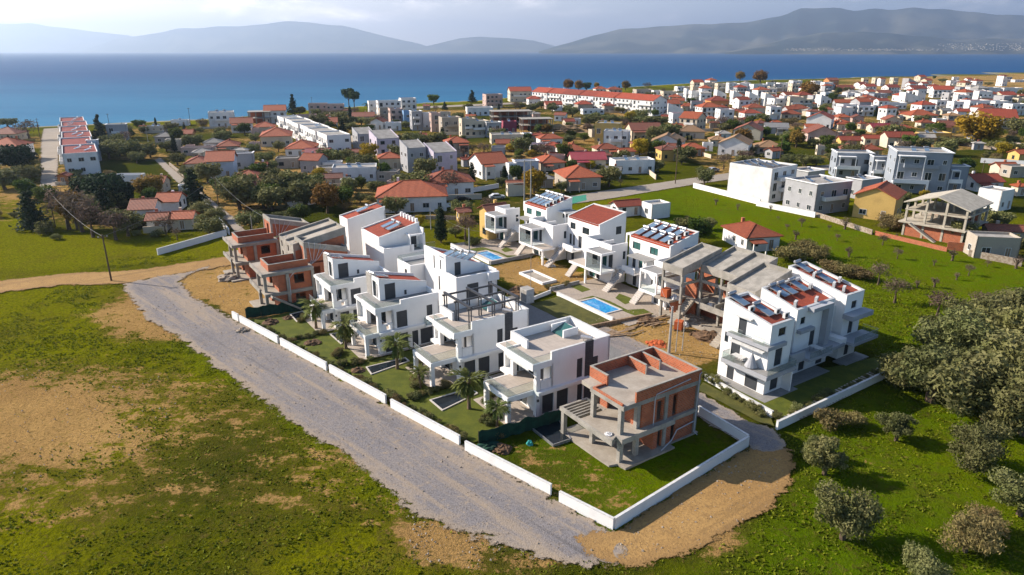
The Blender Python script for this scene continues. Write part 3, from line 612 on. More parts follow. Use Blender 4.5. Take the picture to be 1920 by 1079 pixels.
# ---------------------------------------------------------------- row 1, the two villas with a sloping red roof
def slope_villa(a, b, label, tx0, ty0, ty1, which):
    h = House('villa', label, 'villa', a, b); L, Wd = 8.7, 7.3
    fl = h.mb('floor_slab', m_white); fl.box(-1.9,0,-.1,5.2,2.6,3.12).box(0,6.4,-.45,0,2.75,3.12).box(0,L-.26,.02,Wd-.02,2.75,3.11)
    h.mb('terrace_floor', m_tile).box(-1.8,1.95,.3,5.0,3.12,3.14); h.mb('ground_floor_tile', m_tile).box(-2.6,L+.2,-.3,Wd,-.1,.1)
    co = h.mb('column', m_white)
    for x, y in ((-1.65,.15),(-1.65,4.9)): co.box(x-.22,x+.22,y-.22,y+.22,.1,2.6)
    for x, y in ((.26,.3),(.26,4.0)): co.box(x-.26,x+.26,y-.26,y+.26,.1,2.75); co.box(x-.26,x+.26,y-.26,y+.26,3.14,5.8)
    h.W((.52,0),(L,0),.1,2.75,[(.3,1.6,.15,2.35,'s'),(2.2,3.5,.15,2.35,'s'),(4.1,4.95,.15,2.3,'d'),(5.3,7.1,.15,2.35,'s')])
    h.W((.52,Wd),(.52,.0),.1,2.75,[(2.6,5.0,.15,2.35,'w')])
    h.W((L,0),(L,Wd),.1,6.9); h.W((L,Wd),(0,Wd),.1,6.2,[(2,3,1,2.2,'w'),(5,6.2,3.9,5.2,'w')])
    h.W((1.95,0),(L,0),3.12,5.85,[(.6,2.1,3.2,5.45,'s'),(4.9,5.75,3.2,5.45,'s')])
    h.W((1.95,Wd),(1.95,0),3.12,5.85,[(3.4,5.2,3.2,5.3,'w')]); h.W((.5,.02),(1.95,.02),3.12,4.1,[(.6,1.1,3.3,3.9,'o')])
    h.W((.52,Wd),(.52,4.3),3.12,5.8)
    fl.box(5.1+1.3,5.1+3.3,-.75,0,2.72,2.95)
    balus(h, 'balcony_glass', [(6.45,0),(6.45,-.7),(8.3,-.7),(8.3,0)], 2.97, .85)
    fl.box(-.25,L-.26,.02,Wd-.02,5.8,6.15); fl.box(-.3,-.05,-.02,4.6,5.55,6.4); fl.box(-.05,3.2,-.025,.2,5.82,6.4)
    h.mb('roof_deck', m_greytile).box(-.05,L-.26,.2,Wd-.26,6.15,6.2)
    h.mb('parapet', m_white).box(3.2,L-.25,-.005,.24,5.85,6.95)
    balus(h, 'glass_balustrade', [(-.18,4.5),(-.18,.1),(3.1,.1)], 6.4, .7)
    balus(h, 'glass_balustrade', [(-1.8,5.0),(-1.8,.0),(.0,.0)], 3.14)
    # tower
    x1 = L-.2; zf, zb = 9.15, 7.6; zr = lambda x, y: zf+(x-tx0)/(x1-tx0)*(zb-zf)
    w_ = h.mb('wall', m_white); w_.prism([(tx0,ty0),(x1,ty0),(x1,ty0+.25),(tx0,ty0+.25)], 6.15, zr).prism([(tx0,ty1-.25),(x1,ty1-.25),(x1,ty1),(tx0,ty1)], 6.15, zr)
    h.W((tx0,ty1-.25),(tx0,ty0+.25),6.15,9.1499,[(1.75,2.9,6.3,8.5,'w'),(3.05,3.4,6.3,8.3,'w')])
    h.mb('stone_cladding', m_stone).box(tx0-.06,tx0-.004,ty1-1.7,ty1+.02,6.2,9.1)
    h.mb('coping', m_acwhite).prism([(tx0-.03,ty0-.03),(x1+.03,ty0-.03),(x1+.03,ty0+.25),(tx0-.03,ty0+.25)], zr, lambda x,y: zr(x,y)+.06).prism([(tx0-.03,ty1-.25),(x1+.03,ty1-.25),(x1+.03,ty1+.03),(tx0-.03,ty1+.03)], zr, lambda x,y: zr(x,y)+.06).prism([(tx0-.03,ty0+.25),(tx0+.25,ty0+.25),(tx0+.25,ty1-.25),(tx0-.03,ty1-.25)], zr, lambda x,y: zr(x,y)+.06)
    h.one('roof', m_redtile, lambda m: m.prism([(tx0+.25,ty0+.25),(x1-.02,ty0+.25),(x1-.02,ty1-.25),(tx0+.25,ty1-.25)], lambda x,y: zr(x,y)-.5, lambda x,y: zr(x,y)-.28))
    h.ov((tx0,ty0),0,.75,1.45,6.22,8.3,'s'); h.one('wall_vent', m_dark, lambda m: m.box(tx0+3.5,tx0+3.8,ty0-.06,ty0-.003,6.4,7.0))
    h.one('wall_lamp', m_black, lambda m: m.box(.12,.28,-.12,0,1.9,2.15))
    h.done()
    u = D(a+tx0+1.0, b+(ty0+ty1)/2, zr(tx0+1.2,0)-.28)
    heater(u, TH+R(100), 'solar water heater on the sloping red roof of '+which)
slope_villa(-9.3, 35.1, 'white villa with stone faced tower and sloping red roof next to the pergola villa', 1.7, 3.1, 7.3, 'the villa next to the pergola')
slope_villa(-11.0, 46.7, 'white villa with sloping red roof standing between a twin villa and the brick shells', 1.5, 3.5, 7.3, 'the villa next to the brick shells')
# ---------------------------------------------------------------- brick shell on the near corner
def near_shell():
    h = House('brick_shell', 'unfinished house of orange clay block on grey concrete columns at the near corner', 'unfinished house', 0, 0)
    c = h.mb('concrete_frame', m_conc); f = h.mb('floor_slab', m_concf)
    f.prism([(-1.3,.0),(-.45,-.25),(-.3,-1.2),(6.2,-1.2),(6.2,-.45),(10.3,-.45),(10.3,6.3),(1.0,6.3),(1.0,7.6),(-1.4,7.6)], -.1, .14)
    f.prism([(-1.5,-.45),(-.75,-.1),(-.55,-.9),(6.2,-.9),(6.2,-.6),(9.9,-.6),(9.9,6.0),(1.9,6.0),(1.9,4.3),(-1.5,4.3)], 2.8, 3.1)
    c.prism([(-1.65,-.62),(-1.45,-.45),(-1.45,4.3),(-1.65,4.3)], 2.62, 3.18).prism([(-.72,-.98),(6.2,-.98),(6.2,-.88),(-.55,-.88)], 2.62, 3.18).prism([(-1.65,-.62),(-.72,-.15),(-.72,.0),(-1.5,-.42)],2.62,3.18).prism([(-.72,-.98),(-.58,-.88),(-.62,-.1),(-.76,-.15)],2.62,3.18)
    c.box(-1.65,-1.4,4.3,7.3,2.72,3.12).box(-1.4,1.9,7.05,7.3,2.72,3.12).box(1.65,1.9,4.3,7.05,2.72,3.12)
    for i in range(5): c.box(-1.4,1.65,4.75+i*.46,4.89+i*.46,2.8,3.08)
    for x, y in ((-1.3,6.95),(0,4.0),(0,0),(2.0,0)): c.box(x-.22,x+.22,y-.22,y+.22,.14,2.8)
    for x, y in ((0,.1),(0,4.0),(2.0,.05)): c.box(x-.22,x+.22,y-.22,y+.22,3.1,5.9)
    for x in (5.4,9.7):
        for z0, z1 in ((.14,2.62),(3.1,5.9)): c.box(x-.2,x+.2,-.45,-.08,z0,z1)
    c.box(-.3,9.95,-.5,-.06,5.75,6.22).box(-.3,.0,-.06,4.3,5.75,6.22).box(9.6,9.95,-.06,6.2,5.75,6.22).box(1.2,9.6,5.9,6.2,5.75,6.22)
    c.box(6.2,9.98,-.5,-.08,2.62,3.08)
    b = h.mb('brick_wall', m_brick)
    for z0,z1 in ((.14,2.8),(3.1,5.75)):
        up = z0 > 1
        h.W((2.25 if up else 4.0,-.3),(5.2,-.3),z0,z1,[(2.0,2.7,z0+.1,z1-.4)] if up else [(.6,1.1,z0,z1)], m_brick, .2, 'brick_wall')
        h.W((5.6,-.3),(9.5,-.3),z0,z1,[(.8,1.4,z0+.02,z1-.3)], m_brick, .2, 'brick_wall')
        h.W((2.1 if up else 4.0,5.6),(2.1 if up else 4.0,-.1),z0,z1,[(1.2,3.6,z0,z1-.5)], m_brick, .2, 'brick_wall')
        h.W((9.8,0),(9.8,5.9),z0,z1,[(2,3.2,z0+.9,z1-.5)], m_brick, .2,'brick_wall'); h.W((9.6,6.1),(2.2,6.1),z0,z1,[(2,3.4,z0+.8,z1-.5),(5,6,z0+.8,z1-.5)], m_brick, .2,'brick_wall')
        c.box(1.9,2.3,5.7,6.1,z0,z1)
    f.box(-.05,9.6,-.06,5.9,5.8,6.2)
    b.box(1.2,9.9,-.52,-.32,6.22,7.3).box(9.7,9.9,-.32,6.2,6.22,7.3).box(1.4,9.7,6.0,6.2,6.22,7.3).box(1.2,1.4,3.6,6.2,6.22,7.3)
    b.box(6.1,6.3,3.4,6.0,6.2,7.2).box(8.0,8.2,3.4,6.0,6.2,7.2)
    b.box(-.32,-.14,-.3,3.9,6.22,6.42); b.box(-.14,1.2,3.75,3.9,6.22,6.42)
    k = h.mb('coping', m_conc); k.box(1.18,9.93,-.54,-.3,7.3,7.36).box(9.68,9.93,-.3,6.22,7.3,7.36).box(1.18,9.68,5.98,6.22,7.3,7.36).box(1.18,1.42,3.58,5.98,7.3,7.36).box(6.08,6.32,3.38,5.98,7.2,7.26).box(7.98,8.22,3.38,5.98,7.2,7.26).box(6.12,6.28,3.3,3.4,6.2,7.2).box(8.02,8.18,3.3,3.4,6.2,7.2)
    h.one('conduit', m_pipe, lambda m: m.tube([(3.6,-.58,3.1),(3.6,-.58,5.9),(3.75,-.6,6.4),(8.3,-.6,6.75)], .05))
    h.one('conduit', m_pipe, lambda m: m.tube([(9.9,-.55,7.0),(9.6,-.58,6.9),(9.5,-.58,.5),(9.7,-.9,.2)], .05))
    h.one('conduit', m_pipe, lambda m: m.tube([(4.6,-.95,.2),(6.3,-.62,.6),(7.0,-.56,1.5),(9.4,-.54,1.7)], .06))
    h.done()
near_shell()
o = MB(); rr = random.Random(4)
def lump(mb, cx, cy, cz, r, n=9, sq=.6, seed=1, m=0, ny=6):
    rr = random.Random(seed); vs = []; 
    for j in range(ny+1):
        ph = math.pi/2*j/ny*1.0
        for i in range(n):
            a = 2*math.pi*i/n; k = r*(1+rr.uniform(-.22,.22)); vs.append((cx+k*math.cos(ph)*math.cos(a), cy+k*math.cos(ph)*math.sin(a), cz+k*math.sin(ph)*sq))
    mb.add(vs, [(j*n+i,j*n+(i+1)%n,(j+1)*n+(i+1)%n,(j+1)*n+i) for j in range(ny) for i in range(n)]+[tuple(range(ny*n,ny*n+n))], m); return mb
def heap(name, label, cat, loc, r, mat, sq=.5, seed=1, bits=14, bm=None, el=1.):
    mb = MB(); lump(mb, 0, 0, -.1, r, 14, sq, seed); rr = random.Random(seed)
    for i in range(bits):
        a = rr.uniform(0,6.3); q = r*rr.uniform(.2,1.25); lump(mb, q*math.cos(a), q*math.sin(a), max(0,(1-q/r))*r*sq*.7-.05, r*rr.uniform(.08,.28), 6, .8, seed*31+i, 0, 3)
    ob = mb.build(name, mat, None, loc); ob.scale = (el,1,1); ob.rotation_euler[2] = rr.uniform(0,3); return tag(ob, label, cat)
heap('cement_bag', 'white crumpled sack lying on the concrete balcony of the near brick shell', 'sack', D(-1.0,.55,3.12), .42, m_bag, .55, 3, 6)
# ---------------------------------------------------------------- brick shells at the far end of row 1
def far_shell(a, b, label, seed):
    h = House('brick_shell', label, 'unfinished house', a, b); c = h.mb('concrete_frame', m_conc); f = h.mb('floor_slab', m_concf)
    f.box(-1.0,14,-.3,7,-.1,.12).box(-.15,7.4,-.1,6.8,5.9,6.2).box(-.15,14,2.2,8.2,2.85,3.1).box(-.1,7,0,2.2,2.85,3.1)
    c.box(-.3,-.1,-.3,6.9,5.75,6.28).box(-.1,7.4,-.3,-.08,5.75,6.25).box(-.3,-.1,2.2,8.3,2.65,3.25).box(-.1,7.4,-.28,-.05,2.6,3.1)
    for x, y in ((.35,1.0),(.35,4.8),(3.4,-.1),(7.2,-.1)):
        for z0, z1 in ((.12,2.85),(3.1,5.9)): c.box(x-.22,x+.22,y-.2,y+.2,z0,z1)
    for z0, z1 in ((.12,2.85),(3.1,5.9)):
        h.W((2.0,0),(7.0,0),z0,z1,[(2.4,3.9,z0+.9,z1-.5)] , m_brick,.2,'brick_wall'); h.W((2.0,6.6),(2.0,.2),z0,z1,[(1.5,3.2,z0,z1-.6)], m_brick,.2,'brick_wall')
        h.W((7.4,2.4),(13.8,2.4),z0,z1,[(.6,1.8,z0,z1-.6),(3,4.2,z0+.9,z1-.5)], m_brick,.2,'brick_wall'); h.W((13.8,2.4),(13.8,6.9),z0,z1,(),m_brick,.2,'brick_wall'); h.W((13.6,6.9),(2.0,6.9),z0,z1,[(4,5.2,z0+.9,z1-.5)],m_brick,.2,'brick_wall')
    b_ = h.mb('brick_wall', m_brick); b_.box(1.0,6.9,.8,1.0,6.2,7.2).box(1.0,1.2,1.0,5.2,6.2,7.2).box(1.2,6.9,5.0,5.2,6.2,7.2)
    h.mb('coping', m_conc).box(.98,6.9,.78,1.02,7.2,7.26).box(.98,1.22,1.02,5.22,7.2,7.26).box(1.22,6.9,4.98,5.22,7.2,7.26)
    # tower with roof falling to the back
    x0,x1,y0,y1 = 7.0,13.8,2.3,6.9; zr = lambda x,y: 9.3-(x-x0)/(x1-x0)*1.7
    h.W((x0,y1),(x0,y0),3.1,9.29,[(1.9,3.1,6.3,8.2)],m_brick,.25,'brick_wall')
    b_.prism([(x0+.26,y0),(x1,y0),(x1,y0+.2),(x0+.26,y0+.2)],6.2,lambda x,y: zr(x,y)-.7).prism([(x0+.26,y1-.2),(x1,y1-.2),(x1,y1),(x0+.26,y1)],6.2,lambda x,y: zr(x,y)-.7)
    c.prism([(x0-.05,y0-.06),(x1,y0-.06),(x1,y0+.2),(x0-.05,y0+.2)],lambda x,y: zr(x,y)-.7,lambda x,y: zr(x,y)+.12).prism([(x0-.05,y1-.2),(x1,y1-.2),(x1,y1+.06),(x0-.05,y1+.06)],lambda x,y: zr(x,y)-.7,lambda x,y: zr(x,y)+.12).prism([(x0-.05,y0+.2),(x0+.2,y0+.2),(x0+.2,y1-.2),(x0-.05,y1-.2)],8.7,9.42).prism([(x1-.2,y0+.2),(x1,y0+.2),(x1,y1-.2),(x1-.2,y1-.2)],7.0,7.72)
    c.box(x0-.06,x0+.3,y0-.08,y0+.3,3.1,8.7).box(x0-.06,x0+.3,y1-.3,y1+.08,3.1,8.7)
    f.prism([(x0+.2,y0+.2),(x1-.2,y0+.2),(x1-.2,y1-.2),(x0+.2,y1-.2)],lambda x,y: zr(x,y)-.5,lambda x,y: zr(x,y)-.3)
    for i in range(4): h.one('conduit', m_pipe, lambda m: m.tube([(x0+.7+i*.9,y0-.05,zr(x0+.7+i*.9,0)+.3),(x0+.7+i*.9,y0-.14,zr(x0+.7+i*.9,0)-.1),(x0+.9+i*.35,y0-.14,6.6),(x0+.25,y0-.2,5.5),(x0+.3,y0-.2,.3)], .045))
    if seed == 1: h.one('conduit', m_pipe, lambda m: m.tube([(x0+.25,y0-.25,6.3),(x0-2.9,-.36,5.6),(x0-3.4,-.36,5.0),(x0-3.4,-.36,2.4)], .05)); h.one('stair_flight', m_conc, lambda m: m.bar((.6,-1.0,2.9),(4.6,-1.0,.3),1.0,.25))
    h.done()
far_shell(-17.4, 58.0, 'unfinished red brick house with concrete slabs and hanging conduits beside the green net', 1)
far_shell(-17.4, 76.8, 'unfinished red brick house with concrete slabs and tower, farthest along the gravel road', 2)
def mid_shell():
    h = House('concrete_twin_house', 'unfinished twin house with sloping bare concrete roof between the two brick shells', 'unfinished house', -11.4, 62.6)
    x1,y1 = 8.5,7.6; zr = lambda x,y: 8.6+x/x1*1.6
    h.W((0,y1),(0,0),.1,8.5,[(.9,1.6,7.0,8.0),(4.4,5.1,7.0,8.0),(.9,1.8,3.9,6.3),(4.4,5.3,3.9,6.3)],m_conc,.25,'concrete_wall')
    b = h.mb('brick_wall', m_brick); b.prism([(.26,.02),(x1,.02),(x1,.25),(.26,.25)],.1,lambda x,y: zr(x,y)-1.0).prism([(.26,y1-.25),(x1,y1-.25),(x1,y1-.02),(.26,y1-.02)],.1,lambda x,y: zr(x,y)-1.0)
    h.W((x1,.25),(x1,y1-.25),.1,9.0,(),m_brick,.25,'brick_wall')
    c = h.mb('concrete_frame', m_conc)
    for y in (0,y1/2-.12,y1-.28): c.prism([(-.02,y-.02),(x1+.02,y-.02),(x1+.02,y+.28),(-.02,y+.28)],lambda x,y: zr(x,y)-(1. if abs(y-y1/2)>1 else .35),lambda x,y: zr(x,y)+.18)
    c.box(x1-.2,x1+.02,.26,y1-.28,9.2,10.3).box(x1-.3,x1+.03,-.03,.3,.1,9.3)
    h.mb('roof_slab', m_concf).prism([(.1,.1),(x1-.1,.1),(x1-.1,y1-.1),(.1,y1-.1)],lambda x,y: zr(x,y)-.45,lambda x,y: zr(x,y)-.2)
    for y in (1.2,5.5): h.one('conduit', m_pipe, lambda m: m.tube([(.5,y,zr(.5,0)-.2),(.5,y,zr(.5,0)+.1),(.8,y+.2,zr(.5,0)+.15)], .05))
    h.done()
mid_shell()
# ---------------------------------------------------------------- white villas of row 1's back rank
def back_villas():
    h = House('villa', 'tall white villa with a row of silver tanks on its falling roof behind the pergola', 'villa', 4.3, 39.2)
    x1 = 6.8; zr = lambda x,y: 9.4-x/x1*2.4
    w = h.mb('wall', m_white)
    h.W((.0,9.8),(0,0),.1,6.2,[(1.2,1.9,1.0,2.8,'w'),(5.9,6.3,1.2,2.4,'w'),(4.4,4.85,3.6,5.8,'s')]); h.W((.0,9.8),(0,3.0),6.2,9.39,[(5.0,5.4,6.9,8.4,'w'),(3.0,3.4,6.6,8.6,'s')])
    h.W((0.25,0),(x1,0),.1,6.2,[(1.5,3.4,3.3,5.6,'s'),(5.0,5.7,3.4,5.4,'s'),(1.5,3.4,.2,2.5,'s')]); h.W((x1,0),(x1,9.8),.1,7.); h.W((x1-.25,9.8),(.25,9.8),.1,6.8)
    h.mb('roof_deck', m_greytile).box(.24,x1-.25,.25,3.0,5.9,6.15); h.mb('parapet', m_white).box(-.0,.24,.0,3.0,6.2,6.9).box(.24,x1-.25,0,.24,6.2,6.85).box(x1-1.8,x1,-.6,0,5.6,6.85)
    w.prism([(.25,3.0),(x1,3.0),(x1,3.25),(.25,3.25)],5.9,zr).prism([(.25,9.55),(x1,9.55),(x1,9.8),(.25,9.8)],6.8,zr)
    h.one('roof', m_redtile, lambda m: m.prism([(.25,3.25),(x1-.02,3.25),(x1-.02,9.55),(.25,9.55)],lambda x,y: zr(x,y)-.45,lambda x,y: zr(x,y)-.25))
    h.ov((.25,3.0),0,1.2,.95,6.2,8.1,'d'); h.done()
    for i in range(4): heater(D(4.3+.9+i*1.35,39.2+4.2+.3*i,zr(.9+i*1.35,0)-.2), TH-R(90)+.1*i, 'silver tank solar heater in the row on the roof behind the pergola', 'solar heaters on the roof behind the pergola')
    h = House('annex', 'low white annex with flat grey roof joined to the tall villa behind the pergola', 'annex', 1.9, 49.1)
    h.W((0,4.6),(0,0),.1,6.5,[(2.6,3.4,4.2,5.6,'w')]); h.W((.25,0),(6.5,0),.1,6.5); h.W((6.5,0),(6.5,4.6),.1,6.5); h.W((6.25,4.6),(.25,4.6),.1,6.5); h.mb('roof_deck', m_greytile).box(.25,6.25,.25,4.35,5.7,5.95); balus(h,'glass_balustrade',[(.1,2.8),(.1,4.5),(6,4.5)],6.5,.5); h.done()
    # W2
    def rise(a, b, x1, y0, y1, zf, zb, label, side):
        h = House('villa', label, 'villa', a, b); zr = lambda x,y: zf+x/x1*(zb-zf); w = h.mb('wall', m_white)
        h.W((0,y1),(0,0),.1,6.2,[(1.3,1.75,1.0,3.4,'s'),(2.6,2.9,2.0,3.2,'w'),(4.2,4.5,1.6,3.0,'w'),(5.2,5.6,.6,3.2,'s')] if side else [(1.6,2.0,3.8,6.0,'s'),(2.6,2.9,4.2,5.6,'w')]); h.W((0,y1),(0,y0),6.2,zf-.01)
        h.W((.25,0),(x1,0),.1,6.2,[(2.4,3.3,3.6,5.2,'w'),(4.0,5.2,3.8,5.3,'w'),(5.6,6.5,3.8,5.3,'w')] if side else ()); h.W((x1,0),(x1,y1),.1,zb-.6); h.W((x1-.25,y1),(.25,y1),.1,zf)
        w.prism([(.25,y0),(x1,y0),(x1,y0+.25),(.25,y0+.25)],6.2 if y0 > .3 else 6.2,zr).prism([(.25,y1-.25),(x1,y1-.25),(x1,y1),(.25,y1)],zf-.01,zr)
        h.mb('coping', m_acwhite).prism([(-.03,y0-.03),(x1+.03,y0-.03),(x1+.03,y0+.27),(-.03,y0+.27)],zr,lambda x,y: zr(x,y)+.06).prism([(-.03,y1-.27),(x1+.03,y1-.27),(x1+.03,y1+.03),(-.03,y1+.03)],zr,lambda x,y: zr(x,y)+.06)
        h.one('roof', m_redtile, lambda m: m.prism([(.2,y0+.25),(x1,y0+.25),(x1,y1-.25),(.2,y1-.25)],lambda x,y: zr(x,y)-.4,lambda x,y: zr(x,y)-.15))
        if y0 > .3:
            h.mb('roof_deck', m_greytile).box(.25,x1-.25,.25,y0,5.9,6.15); h.mb('parapet', m_white).box(0,.24,0,y0,6.2,7.3).box(.24,x1-1.9,0,.24,6.2,7.2)
            pc = h.mb('porch', m_white)
            pc.box(x1-2.6,x1-2.4,.0,.25,6.2,8.6).box(x1-.1,x1+.15,-.0,.25,6.2,8.6).box(x1-2.6,x1+.15,0,.25,8.6,8.85).box(x1-2.6,x1-2.4,.25,y0,8.6,8.85).box(x1-.1,x1+.15,.25,y0,8.6,8.85)
            h.ov((.25,y0),0,x1-2.0,1.1,6.2,8.3,'d'); balus(h,'glass_balustrade',[(x1-2.3,.1),(x1+2.,.1)],6.2,.9)
        if side:
            ch = h.mb('chimney', m_white)
            for i in range(6): ch.box(x1-.35,x1+.05,y0+.5+i*1.15,y0+.9+i*1.15,zb-.3,zb+.55)
        return h.done()
    rise(1.3, 57.4, 7.2, 1.7, 9.2, 8.7, 10.3, 'white villa with red ribbed roof rising to six small chimneys', True)
    for i in range(2): heater(D(1.3+3.2,57.4+3.4+i*1.9,9.4), TH-R(90), 'silver solar heater on the red roof with six small chimneys', 'solar heaters on the chimney villa')
    rise(1.3, 73.0, 7.2, .0, 4.0, 8.9, 10.4, 'narrow white villa with rising red roof behind the sloping concrete twin house', False)
    heater(D(1.3+3.6,75.1,9.6), TH-R(90), 'single solar heater on the narrow white villa behind the concrete twin house')
back_villas()
# ---------------------------------------------------------------- row 2: white houses with glass bays and outside stairs
def row2(tag_, label, wing, bay, main, stair, terr=None, stair2=None, canopy=None, heaters=0, red=True):
    b0 = min(wing[0], main[0]); A0 = 30.0; h = House('villa', label, 'villa', A0, b0)
    X = lambda a: a-A0; Y = lambda b: b-b0
    fl = h.mb('floor_slab', m_white); dk = h.mb('roof_deck', m_greytile)
    # wing
    w0, w1 = Y(wing[0]), Y(wing[1]); x0, x1 = X(33.5), X(37.)
    h.W((x0,w1),(x0,w0),3.1,7.0,[(w1-Y(bay[1])+.4,w1-Y(bay[1])+1.9,3.2,5.7,'g'),(w1-Y(bay[1])+2.3,w1-Y(bay[1])+3.2,3.2,5.5,'s')])
    h.W((x0+.25,w0),(x1,w0),3.1,7.0,[(2.3,2.9,4.2,5.6,'w')] if main[0] < wing[0]-1 else ()); h.W((x1,w1),(x0+.25,w1),3.1,7.0); h.W((x0+.6,w1-.3),(x0+.6,w0+.3),.1,2.8,[(.5,2.0,.15,2.5,'g'),(2.4,3.2,.15,2.3,'d')]); h.W((x0+.85,w0+.3),(x1,w0+.3),.1,2.8); h.W((x1,w1-.3),(x0+.85,w1-.3),.1,2.8)
    fl.box(x0+.02,x1+.0,w0+.02,w1-.02,2.8,3.1); dk.box(x0+.25,x1,w0+.25,w1-.25,5.9,6.15)
    pm = h.mb('parapet', m_white); pm.box(x0+.25,x1,(w0+w1)/2-.1,(w0+w1)/2+.1,6.15,6.75)
    # glass bay
    y0, y1 = Y(bay[0]), Y(bay[1]); xb = X(30.5)
    fl.box(xb,x0,y0,y1,2.75,3.12); fr = h.mb('bay_frame', m_white); fr.box(xb,x0-.003,y0,y1,5.85,6.12).box(xb,xb+.22,y0,y0+.22,3.12,5.85).box(xb,xb+.22,y1-.22,y1,3.12,5.85).box(xb,x0-.003,y0,y0+.16,6.12,6.24).box(xb,x0-.003,y1-.16,y1,6.12,6.24).box(xb,xb+.16,y0+.16,y1-.16,6.12,6.24)
    h.W((x0-.02,y1),(xb+.22,y1),3.12,5.85,[(.5,1.6,3.3,5.5,'w')], th=.2)
    dk.box(xb+.16,x0-.01,y0+.16,y1-.16,6.12,6.15)
    h.one('bay_glass', m_glass, lambda m: m.box(xb+.09,xb+.12,y0+.22,y1-.22,3.12,5.0))
    co = h.mb('column', m_white)
    for yy in (y0+.3,): co.box(x0-.5,x0-.2,yy-.15,yy+.15,.1,2.75)
    if terr:
        t0, t1 = Y(terr[0]), Y(terr[1]); fl.box(xb+.05,x0+.0,t0,t1,2.76,3.1); h.mb('terrace_floor', m_tile).box(xb+.2,x0,t0+.1,t1-.1,3.1,3.13); co.box(xb+.3,xb+.6,t0+.2,t0+.5,.1,2.76)
    # main block with a red roof rising to the back
    m0, m1 = Y(main[0]), Y(main[1]); xm, xe = X(36.8), X(42.9); zr = lambda x,y: 8.5+(x-xm)/(xe-xm)*1.5; L = m1-m0
    ops = [(.8,2.6,6.4,7.6,'g'),(L*.52,L*.52+1.8,6.4,7.6,'g'),(.9,1.7,3.2,5.3,'d'),(2.4,3.3,3.4,5.2,'g'),(L*.62,L*.62+.9,3.2,5.3,'d')]
    if not heaters: ops = [(.8,2.3,6.3,7.5,'w'),(L*.48,L*.48+1.9,6.1,7.3,'w'),(.6,1.3,3.3,5.3,'w'),(1.6,2.2,3.3,5.3,'w'),(3.2,4.2,3.2,5.4,'s')]
    h.W((xm,m1),(xm,m0),.1,8.49,ops+[(1.2,2.1,.15,2.3,'d'),(L*.6,L*.6+1.2,.2,2.3,'w')])
    w = h.mb('wall', m_white); w.prism([(xm+.25,m0),(xe,m0),(xe,m0+.25),(xm+.25,m0+.25)],.1,zr).prism([(xm+.25,m1-.25),(xe,m1-.25),(xe,m1),(xm+.25,m1)],.1,zr); h.W((xe,m0+.25),(xe,m1-.25),.1,9.6)
    h.mb('coping', m_acwhite).prism([(xm-.03,m0-.04),(xe+.03,m0-.04),(xe+.03,m0+.28),(xm-.03,m0+.28)],zr,lambda x,y: zr(x,y)+.1).prism([(xm-.03,m1-.28),(xe+.03,m1-.28),(xe+.03,m1+.04),(xm-.03,m1+.04)],zr,lambda x,y: zr(x,y)+.1).prism([(xe-.25,m0+.28),(xe+.03,m0+.28),(xe+.03,m1-.28),(xe-.25,m1-.28)],lambda x,y: zr(x,y)-.2,lambda x,y: zr(x,y)+.1)
    h.one('roof', m_redtile, lambda m: m.prism([(xm-.02,m0+.26),(xe-.25,m0+.26),(xe-.25,m1-.26),(xm-.02,m1-.26)],lambda x,y: zr(x,y)-.3,lambda x,y: zr(x,y)-.02))
    h.ov((xm+.25,m0),0,3.6,1.2,6.3,7.7,'s')
    fl.box(x1-.05,xm+.02,min(w0,m0)+.3,max(w1,m1)-.3,2.8,3.1); fl.box(X(34.7),xm,m1-4.4,m1-.1,2.8,3.1) if False else None
    ly0, ly1 = (w0-4.4, w0) if main[0] < wing[0] else (w1, w1+4)
    fl.box(X(34.6),x1-.05,ly0,ly1-.02,2.78,3.1); pm.box(X(34.6),X(34.75),ly0,ly1-1.5,3.1,3.95)
    h.W((x1+.02,ly1),(x1+.02,ly0),.1,2.78,[(1,1.9,.1,2.3,'d')])
    if canopy:
        h.one('canopy', m_greytile, lambda m: m.box(X(34.4),xm-.01,Y(canopy[0]),Y(canopy[1]),5.75,5.9)); co.box(X(34.5),X(34.65),Y(canopy[0])+.1,Y(canopy[0])+.25,3.1,5.75)
    # right-hand rear porch
    if heaters:
        fr2 = h.mb('porch', m_white); fr2.box(X(39.5),X(42.5),m0-2.2,m0-.005,7.6,7.85).box(X(39.5),X(39.7),m0-2.2,m0-2.0,3.1,7.6).box(X(42.3),X(42.5),m0-2.2,m0-2.,3.1,7.6); dk.box(X(39.7),X(42.3),m0-2.1,m0-.1,7.85,7.88)
        fr2.box(X(38.2),X(38.4),m1+.005,m1+2.2,7.9,8.1).box(X(41.3),X(41.5),m1+.005,m1+2.2,7.9,8.1).box(X(38.2),X(41.5),m1+2.2,m1+2.4,7.9,8.1).box(X(38.2),X(38.4),m1+2.2,m1+2.4,6.2,7.9)
    # stairs
    st = h.mb('outside_stair', m_poolrim); steps(st, X(30.9), X(34.7), .08, 3.1, Y(stair[0]), Y(stair[1]), 14)
    h.done()
    if stair2:
        q = MB(); steps(q, X(30.7), X(32.9), .08, 2.3, Y(stair2[0]), Y(stair2[1]), 10); q.box(X(32.9),X(33.49),Y(stair2[0]),Y(stair2[1]),1.9,2.3); q.build('outside_stair', m_poolrim, h.o)
    for rr_ in range(2 if heaters else 0):
        for i in range(4):
            a = 38.1+rr_*2.5; bb = main[1]-1.3-i*(L-2.3)/3.6
            heater(D(a,bb,zr(X(a),0)+.0), TH-R(90), f'{"front" if rr_==0 else "back"} row solar heater on the roof of {tag_}', 'solar heaters on '+tag_)
    if heaters:
        for i in range(3): aircon(D(37.5+i*1.7, main[0]+.75, zr(X(37.5+i*1.7),0)), TH, 'air conditioner on the roof of '+tag_, 'air conditioners on '+tag_)
    return h
